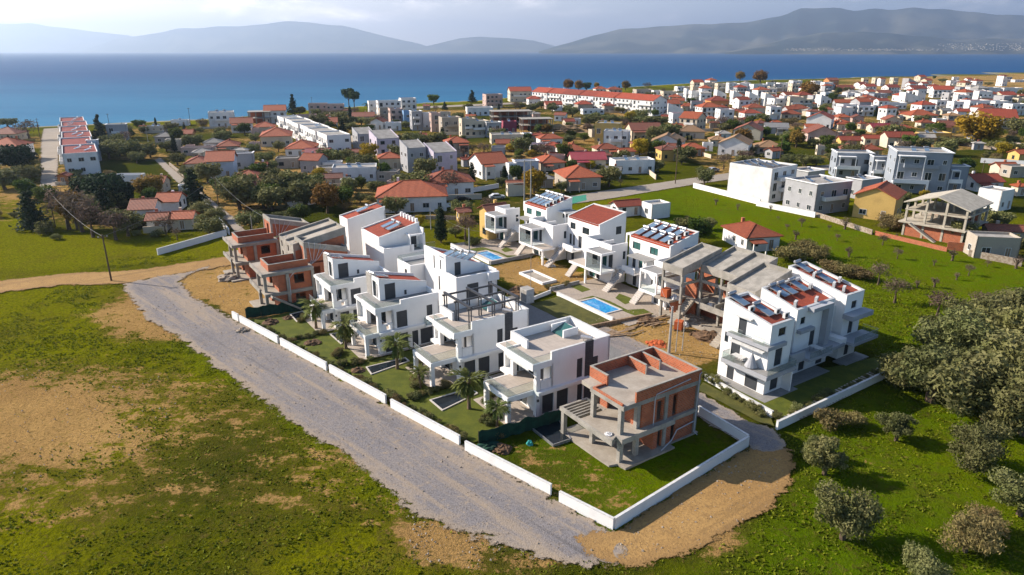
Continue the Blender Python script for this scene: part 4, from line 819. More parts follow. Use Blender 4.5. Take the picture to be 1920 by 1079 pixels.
row2('the far stair house', 'white stair house with crowded solar roof beside the yellow cottage', (71.5,75.4), (70.6,74.5), (62.0,69.6), (69.2,70.4), None, None, (65.5,69), 1)
row2('the bare red roof house', 'white stair house with a bare red tiled roof and glass bay in green', (55.6,63.1), (58.1,62.2), (46.6,55.5), (53.4,54.7), (54.8,58.1), (62.7,64.1), None, 0)
row2('the middle stair house', 'white stair house with crowded solar roof next to the concrete frame', (39.6,46.5), (38.6,42.6), (29.9,39.0), (37.3,38.6), (42.6,47.0), (46.9,48.2), (32.5,37), 1)
def wing3():
    h = House('annex', 'white glass bay annex with outside stair joined to the concrete frame', 'annex', 30., 26.2)
    fl = h.mb('floor_slab', m_white); fl.box(.5,6.7,0,3.6,2.75,3.12); fr = h.mb('bay_frame', m_white); fr.box(.5,3.5,0,3.6,5.85,6.12).box(.5,.72,0,.22,3.12,5.85).box(.5,.72,3.38,3.6,3.12,5.85).box(.5,3.5,0,.16,6.12,6.24).box(.5,3.5,3.44,3.6,6.12,6.24).box(.5,.66,.16,3.44,6.12,6.24)
    h.mb('roof_deck', m_greytile).box(.66,3.49,.16,3.44,6.12,6.15)
    h.W((3.5,3.7),(3.5,1.0),.1,7.0,[(.4,1.8,3.2,5.6,'w'),(.4,1.4,.2,2.4,'d')]); h.W((3.75,1.),(6.8,1.),.1,7.0); h.W((6.7,3.7),(3.75,3.7),.1,7.); h.mb('roof_deck', m_greytile).box(3.75,6.7,1.25,3.45,5.9,6.15)
    h.one('bay_glass', m_glass, lambda m: m.box(.59,.62,.22,3.38,3.12,4.2)); 
    q = h.mb('outside_stair', m_poolrim); steps(q,.7,3.4,.08,2.6,4.4,5.7,11)
    h.mb('column', m_white).box(3.0,3.3,.2,.5,.1,2.75); h.done()
wing3()
def conc_frame():
    h = House('concrete_frame_house', 'bare concrete frame of terraced houses with four sloping roof slabs and open storeys', 'unfinished house', 30.2, 9.3); X = lambda a: a-30.2; Y = lambda b: b-9.3
    c = h.mb('concrete_beam', m_conc); f = h.mb('floor_slab', m_concf); b = h.mb('brick_wall', m_brick)
    f.box(X(30.1),X(33.4),Y(23.1),Y(27.0)-.9,2.8,3.1).box(X(33.4),X(41),Y(9.5),Y(26),2.8,3.1).box(X(30.5),X(33.4),Y(9.6),Y(13.8),2.8,3.1).box(X(32.4),X(33.4),Y(14.2),Y(19.6),2.8,3.1)
    for y in (14.2,16.8,19.5): c.box(X(32.4),X(34.3),Y(y),Y(y)+.14,3.1,4.0)
    c.box(X(32.26),X(32.4),Y(14.2),Y(19.6),2.75,3.6)
    f.box(X(31.5),X(41.5),Y(9.5),Y(26.),-.1,.12)
    mods = [(30.5,38.4,21.5,25.3,None),(34.3,41.0,14.0,21.45,17.7),(30.7,37.8,9.5,13.9,None)]
    for a0,a1,b0,b1,mid in mods:
        zr = lambda x,y,a0=a0,a1=a1: 7.9+(x-X(a0))/(a1-a0)*1.7; x0,x1,y0,y1 = X(a0),X(a1),Y(b0),Y(b1)
        h.mb('roof_slab', m_conc).prism([(x0+.2,y0+.2),(x1-.2,y0+.2),(x1-.2,y1-.2),(x0+.2,y1-.2)],lambda x,y: zr(x,y)-.25,zr)
        ys = [y0,y1-.2]+([Y(mid)] if mid else [])
        for y in ys: c.prism([(x0,y),(x1,y),(x1,y+.2),(x0,y+.2)],lambda x,y_: zr(x,y_)-.75,lambda x,y_: zr(x,y_)+.5)
        c.box(x0-.01,x0+.2,y0+.2,y1-.2,7.25,8.35).box(x1-.2,x1,y0+.2,y1-.2,8.8,10.05)
        c.box(x0-.01,x0+.22,y0,y1,5.7,6.15)
        for y in ys: c.box(x0+.22,x1,y+.01,y+.19,5.72,6.12)
        co = h.mb('column', m_conc)
        for y in ys:
            for x in (x0+.05,(x0+x1)/2,x1-.4): co.box(x,x+.32,y-.06,y+.26,.12,2.8); co.box(x,x+.32,y-.06,y+.26,3.1,zr(x,y)-.75)
        b.box(x0+3.6,x0+3.8,y0+.3,y1-.3,.12,2.8).box(x0+3.6,x0+3.8,y0+.3,y1-1.4,3.1,5.7).box(x1-.35,x1-.2,y0+.3,y1-.3,3.1,8.4)
    b.box(X(33.2),X(33.4),Y(23.2),Y(25.8),.12,2.8).box(X(36.),X(36.2),Y(10),Y(25),.12,2.8)
    q = h.mb('outside_stair', m_concf); steps(q,X(29.6),X(33.4),.05,3.1,Y(21.4),Y(22.7),14); h.done(); q = MB(); steps(q,X(28.4),X(32.4),.05,3.0,Y(12.6),Y(13.9),12); q.build('outside_stair', m_concf, h.o)
conc_frame()
def bx_thing(name, label, cat, loc, rz, parts, group=None):
    t = thing(name, label, cat, loc, rz, group)
    for nm, mat, boxes in parts:
        m = MB()
        for b in boxes: m.box(*b)
        m.build(nm, mat, t)
    return t
def brickstack(loc, rz, label, mat=None):
    return bx_thing('brick_pallet', label, 'brick stack', loc, rz, [('pallet', m_wood, [(-.6,.6,-.55,-.4,0,.14),(-.6,.6,-.07,.07,0,.14),(-.6,.6,.4,.55,0,.14)]),('bricks', m_orange, [(-.58,.58,-.53,.53,.145,1.3)])])
brickstack(D(31.0,24.7,3.1), TH+.2, 'orange brick stack standing on the concrete balcony by the glass bay')
brickstack(P(1272,618), TH+.5, 'orange brick stack on the muddy ground below the concrete stair')
heap('bulk_bag', 'white bulk bag on the concrete balcony beside the orange bricks', 'bulk bag', D(31.6,23.5,3.1), .62, m_bag, 1.1, 5, 3)
heap('bulk_bag', 'white bulk bag on the muddy ground beside a brick stack', 'bulk bag', P(1284,611), .6, m_bag, 1., 6, 3)
for k in range(3): heap('bulk_bag', 'grey white bulk bags on the concrete frame balcony with parapets', 'bulk bag', D(33.6+.2*k,18.7-1.5*k,3.1), .5, m_bag, .9, 7+k, 3)
# ---------------------------------------------------------------- right block
def right_block():
    h = House('terraced_block', 'white three storey block with red solar roofs and grey balconies at the right', 'apartment block', 22.6, 1.0)
    m_gb = m_greyplaster
    def tower(x0,x1,y0,y1,zl,zrr,zb,frontops,rightops):
        zr = lambda x,y: zrr+(y-y0)/(y1-y0)*(zl-zrr); w = h.mb('wall', m_white)
        h.W((x0+.25,y0),(x1,y0),zb,zrr-.01,rightops)
        w.prism([(x0,y0),(x0+.25,y0),(x0+.25,y1),(x0,y1)],zb,zr).prism([(x1-.25,y0+.25),(x1,y0+.25),(x1,y1),(x1-.25,y1)],zb,zr).box(x0+.25,x1-.25,y1-.25,y1,zb,zl-.02)
        for u,wd,z0,z1,k in frontops: h.ov((x0,y1),NY,u,wd,z0,z1,k)
        h.mb('coping', m_acwhite).prism([(x0-.03,y0-.03),(x0+.27,y0-.03),(x0+.27,y1+.03),(x0-.03,y1+.03)],zr,lambda x,y: zr(x,y)+.07).prism([(x1-.27,y0-.03),(x1+.03,y0-.03),(x1+.03,y1+.03),(x1-.27,y1+.03)],zr,lambda x,y: zr(x,y)+.07).prism([(x0+.27,y0-.03),(x1-.27,y0-.03),(x1-.27,y0+.26),(x0+.27,y0+.26)],zr,lambda x,y: zr(x,y)+.07).prism([(x0+.27,y1-.26),(x1-.27,y1-.26),(x1-.27,y1+.03),(x0+.27,y1+.03)],zr,lambda x,y: zr(x,y)+.07)
        h.one('roof', m_redtile, lambda m: m.prism([(x0+.2,y0+.26),(x1-.2,y0+.26),(x1-.2,y1-.26),(x0+.2,y1-.26)],lambda x,y: zr(x,y)-.5,lambda x,y: zr(x,y)-.22)); return zr
    z1 = tower(0,4.0,0,6.6,9.8,8.5,.1,[(2.3,1.0,6.3,8.4,'s'),(.55,.45,4.6,5.8,'w'),(1.6,1.2,3.2,5.4,'s'),(1.4,.9,.2,2.2,'s'),(4.0,1.6,.2,2.4,'s')],[(1.1,2.4,6.9,7.9,'w'),(1.0,2.3,3.25,5.4,'s'),(.8,2.2,.3,2.2,'s')])
    z2 = tower(6.6,14.0,1.4,6.6,9.8,8.5,.1,[],[(.6,1.5,6.5,7.4,'w'),(2.9,3.9,3.2,5.4,'s'),(5.0,6.0,3.2,5.4,'s'),(1.5,2.7,.2,2.2,'s'),(5,6.4,.2,2.2,'s')])
    z3 = tower(15.8,19.6,1.0,9.5,10.2,8.6,.1,[],[(1.1,2.2,6.6,7.6,'w'),(1.2,2.2,3.2,5.4,'s'),(1.2,2.2,.2,2.2,'s')])
    # links
    h.W((4.0,1.9),(6.59,1.9),.1,7.5,[(1.0,2.0,3.2,5.5,'s')]); h.W((14.01,2.2),(15.79,2.2),.1,7.0,[(.4,1.3,3.2,5.3,'s')]); h.mb('wall', m_white).box(4.0,6.59,5.5,5.8,.1,7.5).box(14.01,15.79,5.5,5.8,.1,7.)
    h.mb('roof_deck', m_greytile).box(4.02,6.58,2.15,5.5,6.2,6.5).box(14.02,15.78,2.45,5.5,6.,6.2)
    g = h.mb('balcony', m_gb)
    g.box(-1.4,-.005,-1.1,5.2,2.6,3.1).box(-.005,4.0,-1.1,-.005,2.6,3.1); g.box(-.75,-.005,-.4,5.3,5.75,6.2).box(-.005,2.6,-.4,-.005,5.75,6.2)
    h.mb('terrace_floor', m_greytile).box(-1.25,-.01,-.95,5.1,3.1,3.13).box(-.01,3.9,-.95,-.01,3.1,3.13).box(-.62,-.01,-.3,5.2,6.2,6.22)
    g.box(4.0,6.7,-.2,1.89,2.7,3.1).box(3.95,4.1,-.25,1.3,3.1,4.1).box(4.1,6.7,-.25,-.1,3.1,4.0); g.box(6.7,11.3,-.9,1.39,2.7,3.05).box(11.3,14.6,-.4,1.39,2.7,3.1)
    g.box(15.2,20.6,-1.2,.99,2.7,3.1).box(15.5,20.0,-.4,.99,5.7,6.3); g.box(8.6,12.6,.6,1.39,8.0,8.5).box(11.7,12.6,.6,1.39,3.1,8.0).box(6.9,9.6,.8,1.39,5.6,6.0); h.mb('floor_slab', m_white).box(14.0,15.2,-.2,2.1,2.7,3.6)
    h.mb('ground_floor_tile', m_greytile).box(-1.4,4.6,-1.3,6.4,-.1,.1).box(4.6,12.,-.6,2,-.1,.09).box(15,20,-.8,1,-.1,.09)
    h.mb('wall', m_white).box(3.2,3.4,-1.1,-.01,.1,2.6)
    balus(h,'glass_balustrade',[(-1.33,3.4),(-1.33,5.1),(-.05,5.1)],3.13,.8); balus(h,'glass_balustrade',[(-.7,3.2),(-.7,5.2)],6.2,.8); balus(h,'glass_balustrade',[(-.7,.2),(-.7,1.7)],6.2,.8); balus(h,'glass_balustrade',[(-1.2,-1.03),(3.9,-1.03),(3.9,-.1)],3.13,.8); balus(h,'glass_balustrade',[(6.8,-.83),(11.2,-.83)],3.06,.8); balus(h,'glass_balustrade',[(15.3,-1.13),(20.5,-1.13),(20.5,.9)],3.1,.8)
    for z,y0,y1 in ((8.55,2.4,4.9),(5.55,.1,4.6),(2.45,.2,5.)): h.one('awning', m_acwhite, lambda m: m.prism([(-.95 if z<8 else -.5,y0),(-.01,y0),(-.01,y1),(-.95 if z<8 else -.5,y1)],lambda x,y: z-.12+.12*x,lambda x,y: z+.03+.12*x))
    h.done(); hz_ = lambda z,a,b: z(a-22.6,b-1.0)-.22
    for i,(a,b) in enumerate(((23.7,6.4),(24.6,3.6))): heater(D(a,b,hz_(z1,a,b)), TH+R(5), 'solar heater on the nearest roof of the right white block', 'solar heaters on the nearest roof of the right block')
    for i,a in enumerate((30.6,32.2,34.4)): heater(D(a,6.0,hz_(z2,a,6.0)), TH+R(5), 'solar heater on the middle roof of the right white block', 'solar heaters on the middle roof of the right block')
    for i,b in enumerate((9.2,6.0)): heater(D(40.0,b,hz_(z3,40,b)), TH+R(5), 'solar heater on the farthest roof of the right white block', 'solar heaters on the farthest roof of the right block')
    for a,b in ((25.9,2.8),(26.1,1.8),(23.3,4.4)): aircon(D(a,b,hz_(z1,a,b)), TH, 'air conditioner on the nearest roof of the right white block', 'air conditioners on the right block')
    for a,b in ((29.9,5.6),(30.1,3.4),(35.8,5.4),(33.6,3.0)): aircon(D(a,b,hz_(z2,a,b)), TH+.4, 'air conditioner on the middle roof of the right white block', 'air conditioners on the right block')
    for a,b in ((39.2,7.2),(41.4,5.0),(39.3,4.4),(39.6,3.2)): aircon(D(a,b,hz_(z3,a,b)), TH+.4, 'air conditioner on the farthest roof of the right white block', 'air conditioners on the right block')
    tb = thing('table', 'pale table on the lowest grey balcony of the right white block', 'table', D(21.9,4.3,3.13), TH); MB().box(-.45,.45,-.8,.8,.70,.75).build('tabletop', m_acwhite, tb)
    for x in (-.4,.4):
        for y in (-.7,.7): MB().box(x-.03,x+.03,y-.03,y+.03,0,.70).build('leg', m_tank, tb)
    tb = dup(tb, D(31.8,.9,3.06), TH, 'white table on the shaded upper balcony of the right white block')
    cp = thing('garden_parasol', 'folded round grey parasol leaning on the lowest balcony of the right block', 'parasol', D(22.0,2.6,3.13), TH); m = MB(); m.tube([(0,0,.0),(0,0,.1),(0,0,1.7)],[.32,.32,.32] and [.1,.75,.05],12); m.build('canopy', m_greyplaster, cp); MB().tube([(0,0,0),(0,0,2.0)],.03).build('pole', m_tank, cp)
right_block()
# ---------------------------------------------------------------- plots, lawns, pools, walls
def fwall(name, pa, pb, label, h=1.1, th=.22, mat=None, cat='wall', grp=None, cap=True, trim=(0,0)):
    a = Vector(pa[:2]).to_3d(); b = Vector(pb[:2]).to_3d(); L = (b-a).length; t = thing(name, label, cat, a, math.atan2(b.y-a.y,b.x-a.x), grp)
    MB().box(trim[0],L-trim[1],-th/2,th/2,-.2,h-.05 if cap else h).build('wall_panel', mat or m_white, t)
    if cap: MB().box(trim[0]-.01,L-trim[1]+.01,-th/2-.015,th/2+.015,h-.05,h).build('coping', mat if mat and mat is not m_white else m_acwhite, t)
    return t
segs = [((437,597),(448,603)),((451,605),(522,644)),((527,648),(613,695)),((619,699),(724,757)),((734,765),(862,835)),((873,845),(1033,928)),((1049,941),(1150,993))]
names = ['short white wall stub beside the dirt lot at the far end of the gravel road','white garden wall running beside the straw heap on the gravel road','white garden wall with meter box in front of the second lawn','white garden wall in front of the villa beside the pergola villa','white garden wall in front of the pergola villa','white wall along the gravel road from the green cover to the gap','white wall along the gravel road ending at the near corner']
for (a,b),n in zip(segs,names): fwall('garden_wall', P(*a), P(*b), n, grp='white walls along the gravel road')
fwall('garden_wall', P(1150,993), P(1403,835), 'long white wall casting shade on the dirt at the near corner plot', trim=(.13,.13))
fwall('garden_wall', P(1403,835), P(1309,778), 'white wall between the near brick shell lawn and the service lane', trim=(.13,0))
def plot(name, pts, mat, z, kind='structure'): return sheet(name, pts, z, mat, None, kind)
LZ = .085
for a0,b0,a1,b1,nm in ((-13.6,11,-5.2,22.3,1),(-17,22.8,-8,34.2,2),(-21.5,34.6,-11,46,3),(-24,46.4,-13,57,4)): pass
def band(k0,k1):                          # strip of garden between the road wall and the villas, cut across along A
    return None
WA, WB = P(437,597), P(1150,993)
def wallpt(b):                           # point on the road wall at development coordinate b
    bestt = 0
    dn = Vector((-math.sin(TH),math.cos(TH),0)); o = Vector((OX,OY,0)); w0 = WA-o; w1 = WB-o
    t = (b-w0.dot(dn))/((w1-w0).dot(dn)); return WA+(WB-WA)*t
def inset(b, k): p = wallpt(b); da = Vector((math.cos(TH),math.sin(TH),0)); return p+da*k
plots = [(-.0,10.2,-1.0),(10.6,22.2,-1.8),(22.5,34.2,-4.6),(34.6,45.9,-9.5),(46.2,56.6,-11.2)]
for i,(b0,b1,a1) in enumerate(plots):
    if i == 0: continue
    sheet('lawn', jag([inset(b0,1.1),D(a1-.2,b0),D(a1-.2,b1),inset(b1,1.1)],1.,.12,40+i), LZ, m_lawn)
    sheet('side_yard', [D(a1,b0),D(11.5,b0),D(11.5,b1),D(a1,b1)], LZ+.004, m_pave)
0 and sheet('near_plot_grass', jag([wallpt(-4.6),D(10.6,-6.9),D(10.6,10.),wallpt(10.1)],1.,.1,50), LZ, me.materials[0])
def pool(name, pts, label, water, wz=-.25, rim=.28, depth=1.2, cat='pool', rimmat=None):
    pts = [Vector((p[0],p[1])) for p in pts]; ar = sum(pts[i].x*pts[(i+1)%4].y-pts[(i+1)%4].x*pts[i].y for i in range(4))
    if ar < 0: pts = pts[::-1]
    c = sum(pts, Vector((0,0)))/4; t = thing(name, label, cat, (c.x,c.y,.0)); q = [p-c for p in pts]; n = 4
    def off(k):
        out = []
        for i in range(n):
            e0 = (q[i]-q[i-1]).normalized(); e1 = (q[(i+1)%n]-q[i]).normalized(); n0 = Vector((e0.y,-e0.x)); n1 = Vector((e1.y,-e1.x)); m_ = (n0+n1); out.append(q[i]+m_*(k/ (1+n0.dot(n1))))
        return out
    o_, i_ = off(rim), q; m = MB(); zt = .38 if water is m_concf else .20
    vs = [(*p,zt) for p in o_]+[(*p,zt) for p in i_]+[(*p,-.3) for p in o_]+[(*p,zt-.62) for p in i_]
    fs = []
    for i in range(n):
        j = (i+1)%n; fs += [(i,j,n+j,n+i),(2*n+i,2*n+j,j,i),(n+i,n+j,3*n+j,3*n+i)]
    m.add(vs, fs); m.build('rim', rimmat or m_poolrim, t)
    m = MB(); m.add([(*p,.115) for p in i_], [tuple(range(n))]); m.build('water' if water not in (m_concf,) else 'floor', water, t); return t
rect = lambda a0,a1,b0,b1: [D(a0,b0),D(a1,b0),D(a1,b1),D(a0,b1)]
sheet('yard_paving', jag(rect(24,36,24.8,44),2,.02,1), LZ+.0, m_pave); sheet('yard_paving', jag(rect(24,36,61.2,77),2,.02,1), LZ, m_pave)
Z5 = lambda a,b: P(740+a/4.795,560+b/4.795); Z4 = lambda a,b: P(560+a/4.795,480+b/4.795); Z1 = lambda a,b: P(400+a/3.84,360+b/3.84)
pool('swimming_pool', rect(24.4,27.3,30.2,36.2), 'rectangular blue swimming pool on the paved yard by the concrete frame', m_pool)
pool('swimming_pool', rect(24.8,27.3,62.6,68.4), 'rectangular blue swimming pool behind the pergola villa, near the yellow cottage', m_pool)
pool('empty_pool', rect(24.8,27.2,46.6,53.0), 'empty concrete pool shell dug into the bare earth court', m_concf, -.62, .3, rimmat=m_white, cat='pool')
pool('plunge_pool', rect(-6.6,-3.0,7.6,9.4) if False else [Z5(330,925),Z5(432,1010),Z5(735,862),Z5(680,820)], 'small dark pool in front of the open roof terrace villa', m_dpool, -.3, .16)
pool('plunge_pool', [Z4(618,1012),Z4(660,1070),Z4(985,955),Z4(955,930)], 'small dark pool in the garden of the pergola villa', m_dpool, -.3, .16)
pool('plunge_pool', [Z4(290,712),Z4(385,795),Z4(500,740),Z4(420,695)], 'small dark pool between the two palms nearest the twin villas', m_dpool, -.3, .16)
pool('plunge_pool', [Z1(558,888),Z1(606,938),Z1(690,900),Z1(640,868)], 'small dark pool beside the green net fence at the far garden', m_dpool, -.3, .16)
Z6 = lambda a,b: P(980+a*.24,620+b*.24)
pool('plunge_pool', [Z6(70,765),Z6(240,900),Z6(372,855),Z6(272,700)], 'unfinished pool pit of still dark water beside the near brick shell', m_dpool, -.3, .1, rimmat=m_tank)
LL = LZ+.008
for q in (rect(24.2,28.6,29.2,29.9),): pass
sheet('lawn', jag([D(24.3,37.2),D(27.9,37.4),D(28.6,34),D(28.3,29.6),D(30.6,28.6),D(30.4,26.2),D(27.6,26.0),D(27.4,29.4),D(27.5,34),D(26.9,36.8)],.6,.05,60), LL, m_lawn)
sheet('lawn', jag([D(29.6,31.6),D(32.4,31.8),D(32.2,35.8),D(30.2,34.6)],.6,.05,61), LL, m_lawn)
sheet('lawn', jag([D(24.3,69.2),D(27.6,69.6),D(28.4,66),D(28.2,62),D(30.4,61.5),D(30.2,63.2),D(29,64),D(29,67),D(28.2,71.5),D(24.6,72)],.6,.05,62), LL, m_lawn)
sheet('lawn', jag([D(29.8,66),D(32.2,66.2),D(32,69),D(30.2,68)],.6,.05,63), LL, m_lawn)
sheet('lawn', jag([D(27.6,39.6),D(29.6,39.8),D(29.8,43),D(27.8,43)],.6,.05,64), LL, m_lawn)
sheet('grass_paving', jag([D(17.4,28.2),D(23.2,28.0),D(23.3,40.2),D(17.4,39.6)],1,.05,65), LZ+.004, m_lawn_old)
sheet('court_lane', jag([D(9.8,10.5),D(17.3,10.5),D(17.3,44),D(20,45),D(20,43),D(23.4,43),D(23.4,41),D(17.6,40.6),D(17.4,28),D(20,27),D(20,8),D(11,6),D(10.6,8)],1,.05,66) if False else jag([D(11.6,8),D(17.4,8),D(17.4,44.5),D(11.6,44.5)],1,.05,66), LZ-.006, m_asph)
fwall('low_wall', D(23.6,27.6), D(23.6,41), 'low white wall between the grass paving and the pool by the concrete frame', .55, .25)
fwall('low_wall', D(23.8,43.2), D(30,43.4), 'low grey wall between the pool yard and the bare earth court', .6, .22, m_pole)
fwall('low_wall', D(23.4,61.0), D(33,61.2), 'low grey wall between the bare earth court and the far pool', .6, .22, m_pole)
fwall('low_wall', D(23.4,61.3), D(23.4,76), 'low white wall behind the far swimming pool facing the back villas', .6, .22)
fwall('low_wall', D(17.6,27.4), D(29.6,26.0), 'low plank topped wall between the pool yard and the muddy site', .5, .3, m_wood)
fwall('low_wall', D(17.4,40.8), D(23.3,42.4), 'low white wall beside the electrical cabinet', .5, .22)
bx_thing('electrical_cabinet', 'white grey electrical cabinet standing at the edge of the court lane', 'electrical cabinet', P(988,566), TH, [('cabinet', m_acwhite, [(-.7,.7,-.9,.9,.1,2.2)]),('plinth', m_pole, [(-.75,.75,-.95,.95,-.05,.1)]),('lid', m_pole, [(-.74,.74,-.94,.94,2.2,2.26)]),('door', m_pole, [(-.72,-.704,-.85,-.02,.2,2.1)]),('door', m_pole, [(-.72,-.704,.02,.85,.2,2.1)])])
# right block garden
fwall('garden_wall', P(1322,712), P(1448,782), 'low white planter wall with hedge in front of the right block', .7, .25)
fwall('garden_wall', P(1456,805), P(1670,703), 'weathered white wall along the olive field beside the right block', .9, .25)
sheet('grass_paving', jag([P(1318,718),P(1446,785),P(1452,802),P(1420,792),P(1308,732)],.8,.05,70), LZ+.004, m_lawn_old)
sheet('lawn', jag([P(1324,706),P(1450,778),P(1462,800),P(1668,700),P(1640,672),P(1560,690),P(1400,700)],1,.08,71), LZ, m_lawn)
stone = MB().box(-.35,.35,-.16,.16,0,.04).mesh('stepping_stone', m_tile); kk = 0
def stones(p0, p1, n, lab, grp, sx=1.):
    p0 = Vector(p0); p1 = Vector(p1); rz = math.atan2(p1.y-p0.y,p1.x-p0.x)+R(90)
    for i in range(n):
        o = link('stepping_stone', stone, None, p0+(p1-p0)*(i/(n-1))+Vector((0,0,LZ+.006)), rz, (sx,1,1)); tag(o, lab, 'paving stone', grp); SHARE.add(o.name)
stones(P(1463,792), P(1650,694), 34, 'pale stepping stone in the long path beside the right block wall', 'stepping stones of the long path', 1.1)
stones(P(1500,786), P(1660,705), 30, 'small pale stepping stone in the path hugging the right garden wall', 'stepping stones along the garden wall', .55)
# ---------------------------------------------------------------- net fences, covers, heaps on the plots
def net(pa, pb, label, h=1.5, seed=1):
    a = Vector(pa); b = Vector(pb); L = (b-a).length; t = thing('net_fence', label, 'fence', a, math.atan2(b.y-a.y,b.x-a.x)); n = int(L/.35); rr = random.Random(seed); m = MB(); top = [h+.12*math.sin(i*.9)+rr.uniform(-.08,.08) for i in range(n+1)]; of = [.10*math.sin(i*1.3)+rr.uniform(-.05,.05) for i in range(n+1)]
    m.v = [(L*i/n, of[i]*(.4 if z else 1), z*top[i]) for i in range(n+1) for z in (0,.5,1)]; m.f = [(i*3+k,(i+1)*3+k,(i+1)*3+k+1,i*3+k+1) for i in range(n) for k in range(2)]; m.m = [0]*len(m.f)
    ob = m.build('net', m_net, t); md = ob.modifiers.new('thick','SOLIDIFY'); md.thickness = .02
    for i in range(0,n+1,6): MB().tube([(L*i/n,.08,-.1),(L*i/n,.08,top[i]+.1)],.03).build('post', m_woodpole, t)
net(P(462,598), P(668,567), 'dark green net fence below the far brick shell', 1.6, 1)
net(P(898,836), P(1055,790), 'dark green net fence between the near brick shell and its neighbour', 1.5, 2)
heap('green_cover', 'green plastic cover lying by the net fence at the road wall', 'cover', P(915,838), .9, m_net, .5, 11, 4, el=1.5)
heap('soil_heap', 'heap of brown soil beside the green cover at the near plot', 'soil heap', P(943,843), .9, m_soil, .6, 12)
heap('soil_heap', 'larger heap of dug soil on the far garden lawn', 'soil heap', P(507,606), 1.1, m_soil, .6, 13); heap('soil_heap', 'small heap of dug soil behind the far garden lawn', 'soil heap', P(540,598), .9, m_soil, .5, 14)
heap('soil_heap', 'heap of dark soil on the second garden from the far end', 'soil heap', P(587,645), 1.1, m_soil, .5, 15); heap('soil_heap', 'heap of dark soil beside the plunge pool of the pergola villa', 'soil heap', P(672,697), .9, m_soil, .6, 16)
heap('straw_heap', 'heap of straw and twigs on the gravel road against the white wall', 'straw heap', P(455,621), .9, m_rubble, .6, 17, 20); heap('straw_heap', 'small heap of dry weeds on the gravel road before the wall gap', 'straw heap', P(736,778), .5, m_rubble, .4, 18, 12)
heap('rubble_heap', 'heap of broken rubble beside the farthest brick shell', 'rubble heap', P(428,522), 1.8, m_rubble, .5, 19, 30)
heap('rubble_heap', 'heap of rubble and stones below the concrete frame stair', 'rubble heap', P(1300,600), 1.6, m_rubble, .45, 20, 30, el=1.4); heap('rubble_heap', 'low heap of broken red bricks on the muddy site', 'rubble heap', P(1232,645), 1.2, m_orange, .22, 21, 30); heap('soil_heap', 'long heap of brown soil below the second concrete stair', 'soil heap', P(1325,632), 1.8, m_soil, .35, 22, 22)
heap('soil_heap', 'heap of soil beside the empty pool shell', 'soil heap', P(975,548), 1.8, m_soil, .5, 23, 22); heap('rubble_heap', 'white rubble at the foot of the stair in the earth court', 'rubble heap', P(1035,499), .7, m_bag, .5, 24, 10)
heap('soil_heap', 'low spread of brown soil in front of the concrete frame', 'soil heap', P(1215,602), 1.6, m_soil, .35, 25, 24)
heap('soil_heap', 'mound of brown soil in front of the farthest brick shell', 'soil heap', P(455,505), 1.0, m_soil, .4, 26)
rr = random.Random(9)
for i in range(14):
    u = rr.random(); p = P(1160+u*125, 634-u*45+rr.uniform(-10,6)); o = MB().cbox(0,0,.12+.08*(i%4),rr.uniform(2.2,4.2),.22,.06,0,0,0).build('plank', m_wood, None, p); o.rotation_euler[2] = TH-R(8)+rr.uniform(-.25,.25); tag(o, 'loose wooden plank on the pile between pool yard and muddy site', 'plank', 'planks on the muddy site')
    SHARE.add(o.name)
bx_thing('pallet', 'grey wooden pallet lying on the gravel before the muddy site', 'pallet', P(1148,625), TH+.2, [('deck', m_wood, [(-.6,.6,-.5+.28*i,-.3+.28*i,.1,.13) for i in range(4)]),('bearer', m_wood, [(-.6,-.5,-.5,.5,0,.1),(-.05,.05,-.5,.5,0,.1),(.5,.6,-.5,.5,0,.1)])])
heap('water_tank', 'small turquoise plastic drum on the grass of the near plot', 'drum', P(993,833), .32, simple('turquoise_plastic',(.05,.36,.33)), 1.6, 30, 2)
for q,l in (((567,598),'first'),):
    pass
# ---------------------------------------------------------------- trees and plants
def foliage(name, cols, rand=.22, sc=.6, rough=.85):
    m, nt, bs = newmat(name); v = coord(nt); a = noise(nt, v, sc, 3, .6); b = noise(nt, v, sc*5, 2, .6)
    c = mixc(nt, ramp(nt,a,.35,.65), cols[0], cols[1]); c = mixc(nt, ramp(nt,b,.45,.7,0,.7), c, cols[2])
    oi = nd(nt,'ShaderNodeObjectInfo').outputs['Random']; hs = nd(nt,'ShaderNodeHueSaturation'); nt.links.new(c, hs.inputs['Color'])
    nt.links.new(ramp(nt, oi, 0,1,1-rand,1+rand), hs.inputs['Value']); nt.links.new(ramp(nt, math_(nt,'FRACT',math_(nt,'MULTIPLY',oi,9.7)),0,1,.485,.515), hs.inputs['Hue'])
    nt.links.new(hs.outputs[0], bs.inputs['Base Color']); bs.inputs['Roughness'].default_value = rough; bs.inputs['Specular IOR Level'].default_value = .15
    tr = nd(nt,'ShaderNodeBsdfTranslucent'); nt.links.new(hs.outputs[0], tr.inputs[0]); mx = nd(nt,'ShaderNodeMixShader'); mx.inputs[0].default_value = .22
    nt.links.new(bs.outputs[0], mx.inputs[1]); nt.links.new(tr.outputs[0], mx.inputs[2]); nt.links.new(mx.outputs[0], nt.nodes['Material Output'].inputs[0]); return m
f_olive = foliage('olive_leaves', ((.13,.14,.045),(.20,.195,.078),(.08,.088,.026)))
f_dry = foliage('dry_scrub', ((.20,.155,.06),(.14,.12,.045),(.25,.19,.085)))
f_dark = foliage('dark_needles', ((.018,.036,.015),(.03,.05,.02),(.012,.024,.011)))
f_pine = foliage('pine_needles', ((.03,.055,.018),(.045,.07,.024),(.018,.035,.012)))
f_gold = foliage('autumn_leaves', ((.20,.125,.025),(.27,.155,.03),(.11,.08,.02)))
f_yel = foliage('yellow_leaves', ((.42,.29,.02),(.32,.23,.02),(.18,.15,.02)))
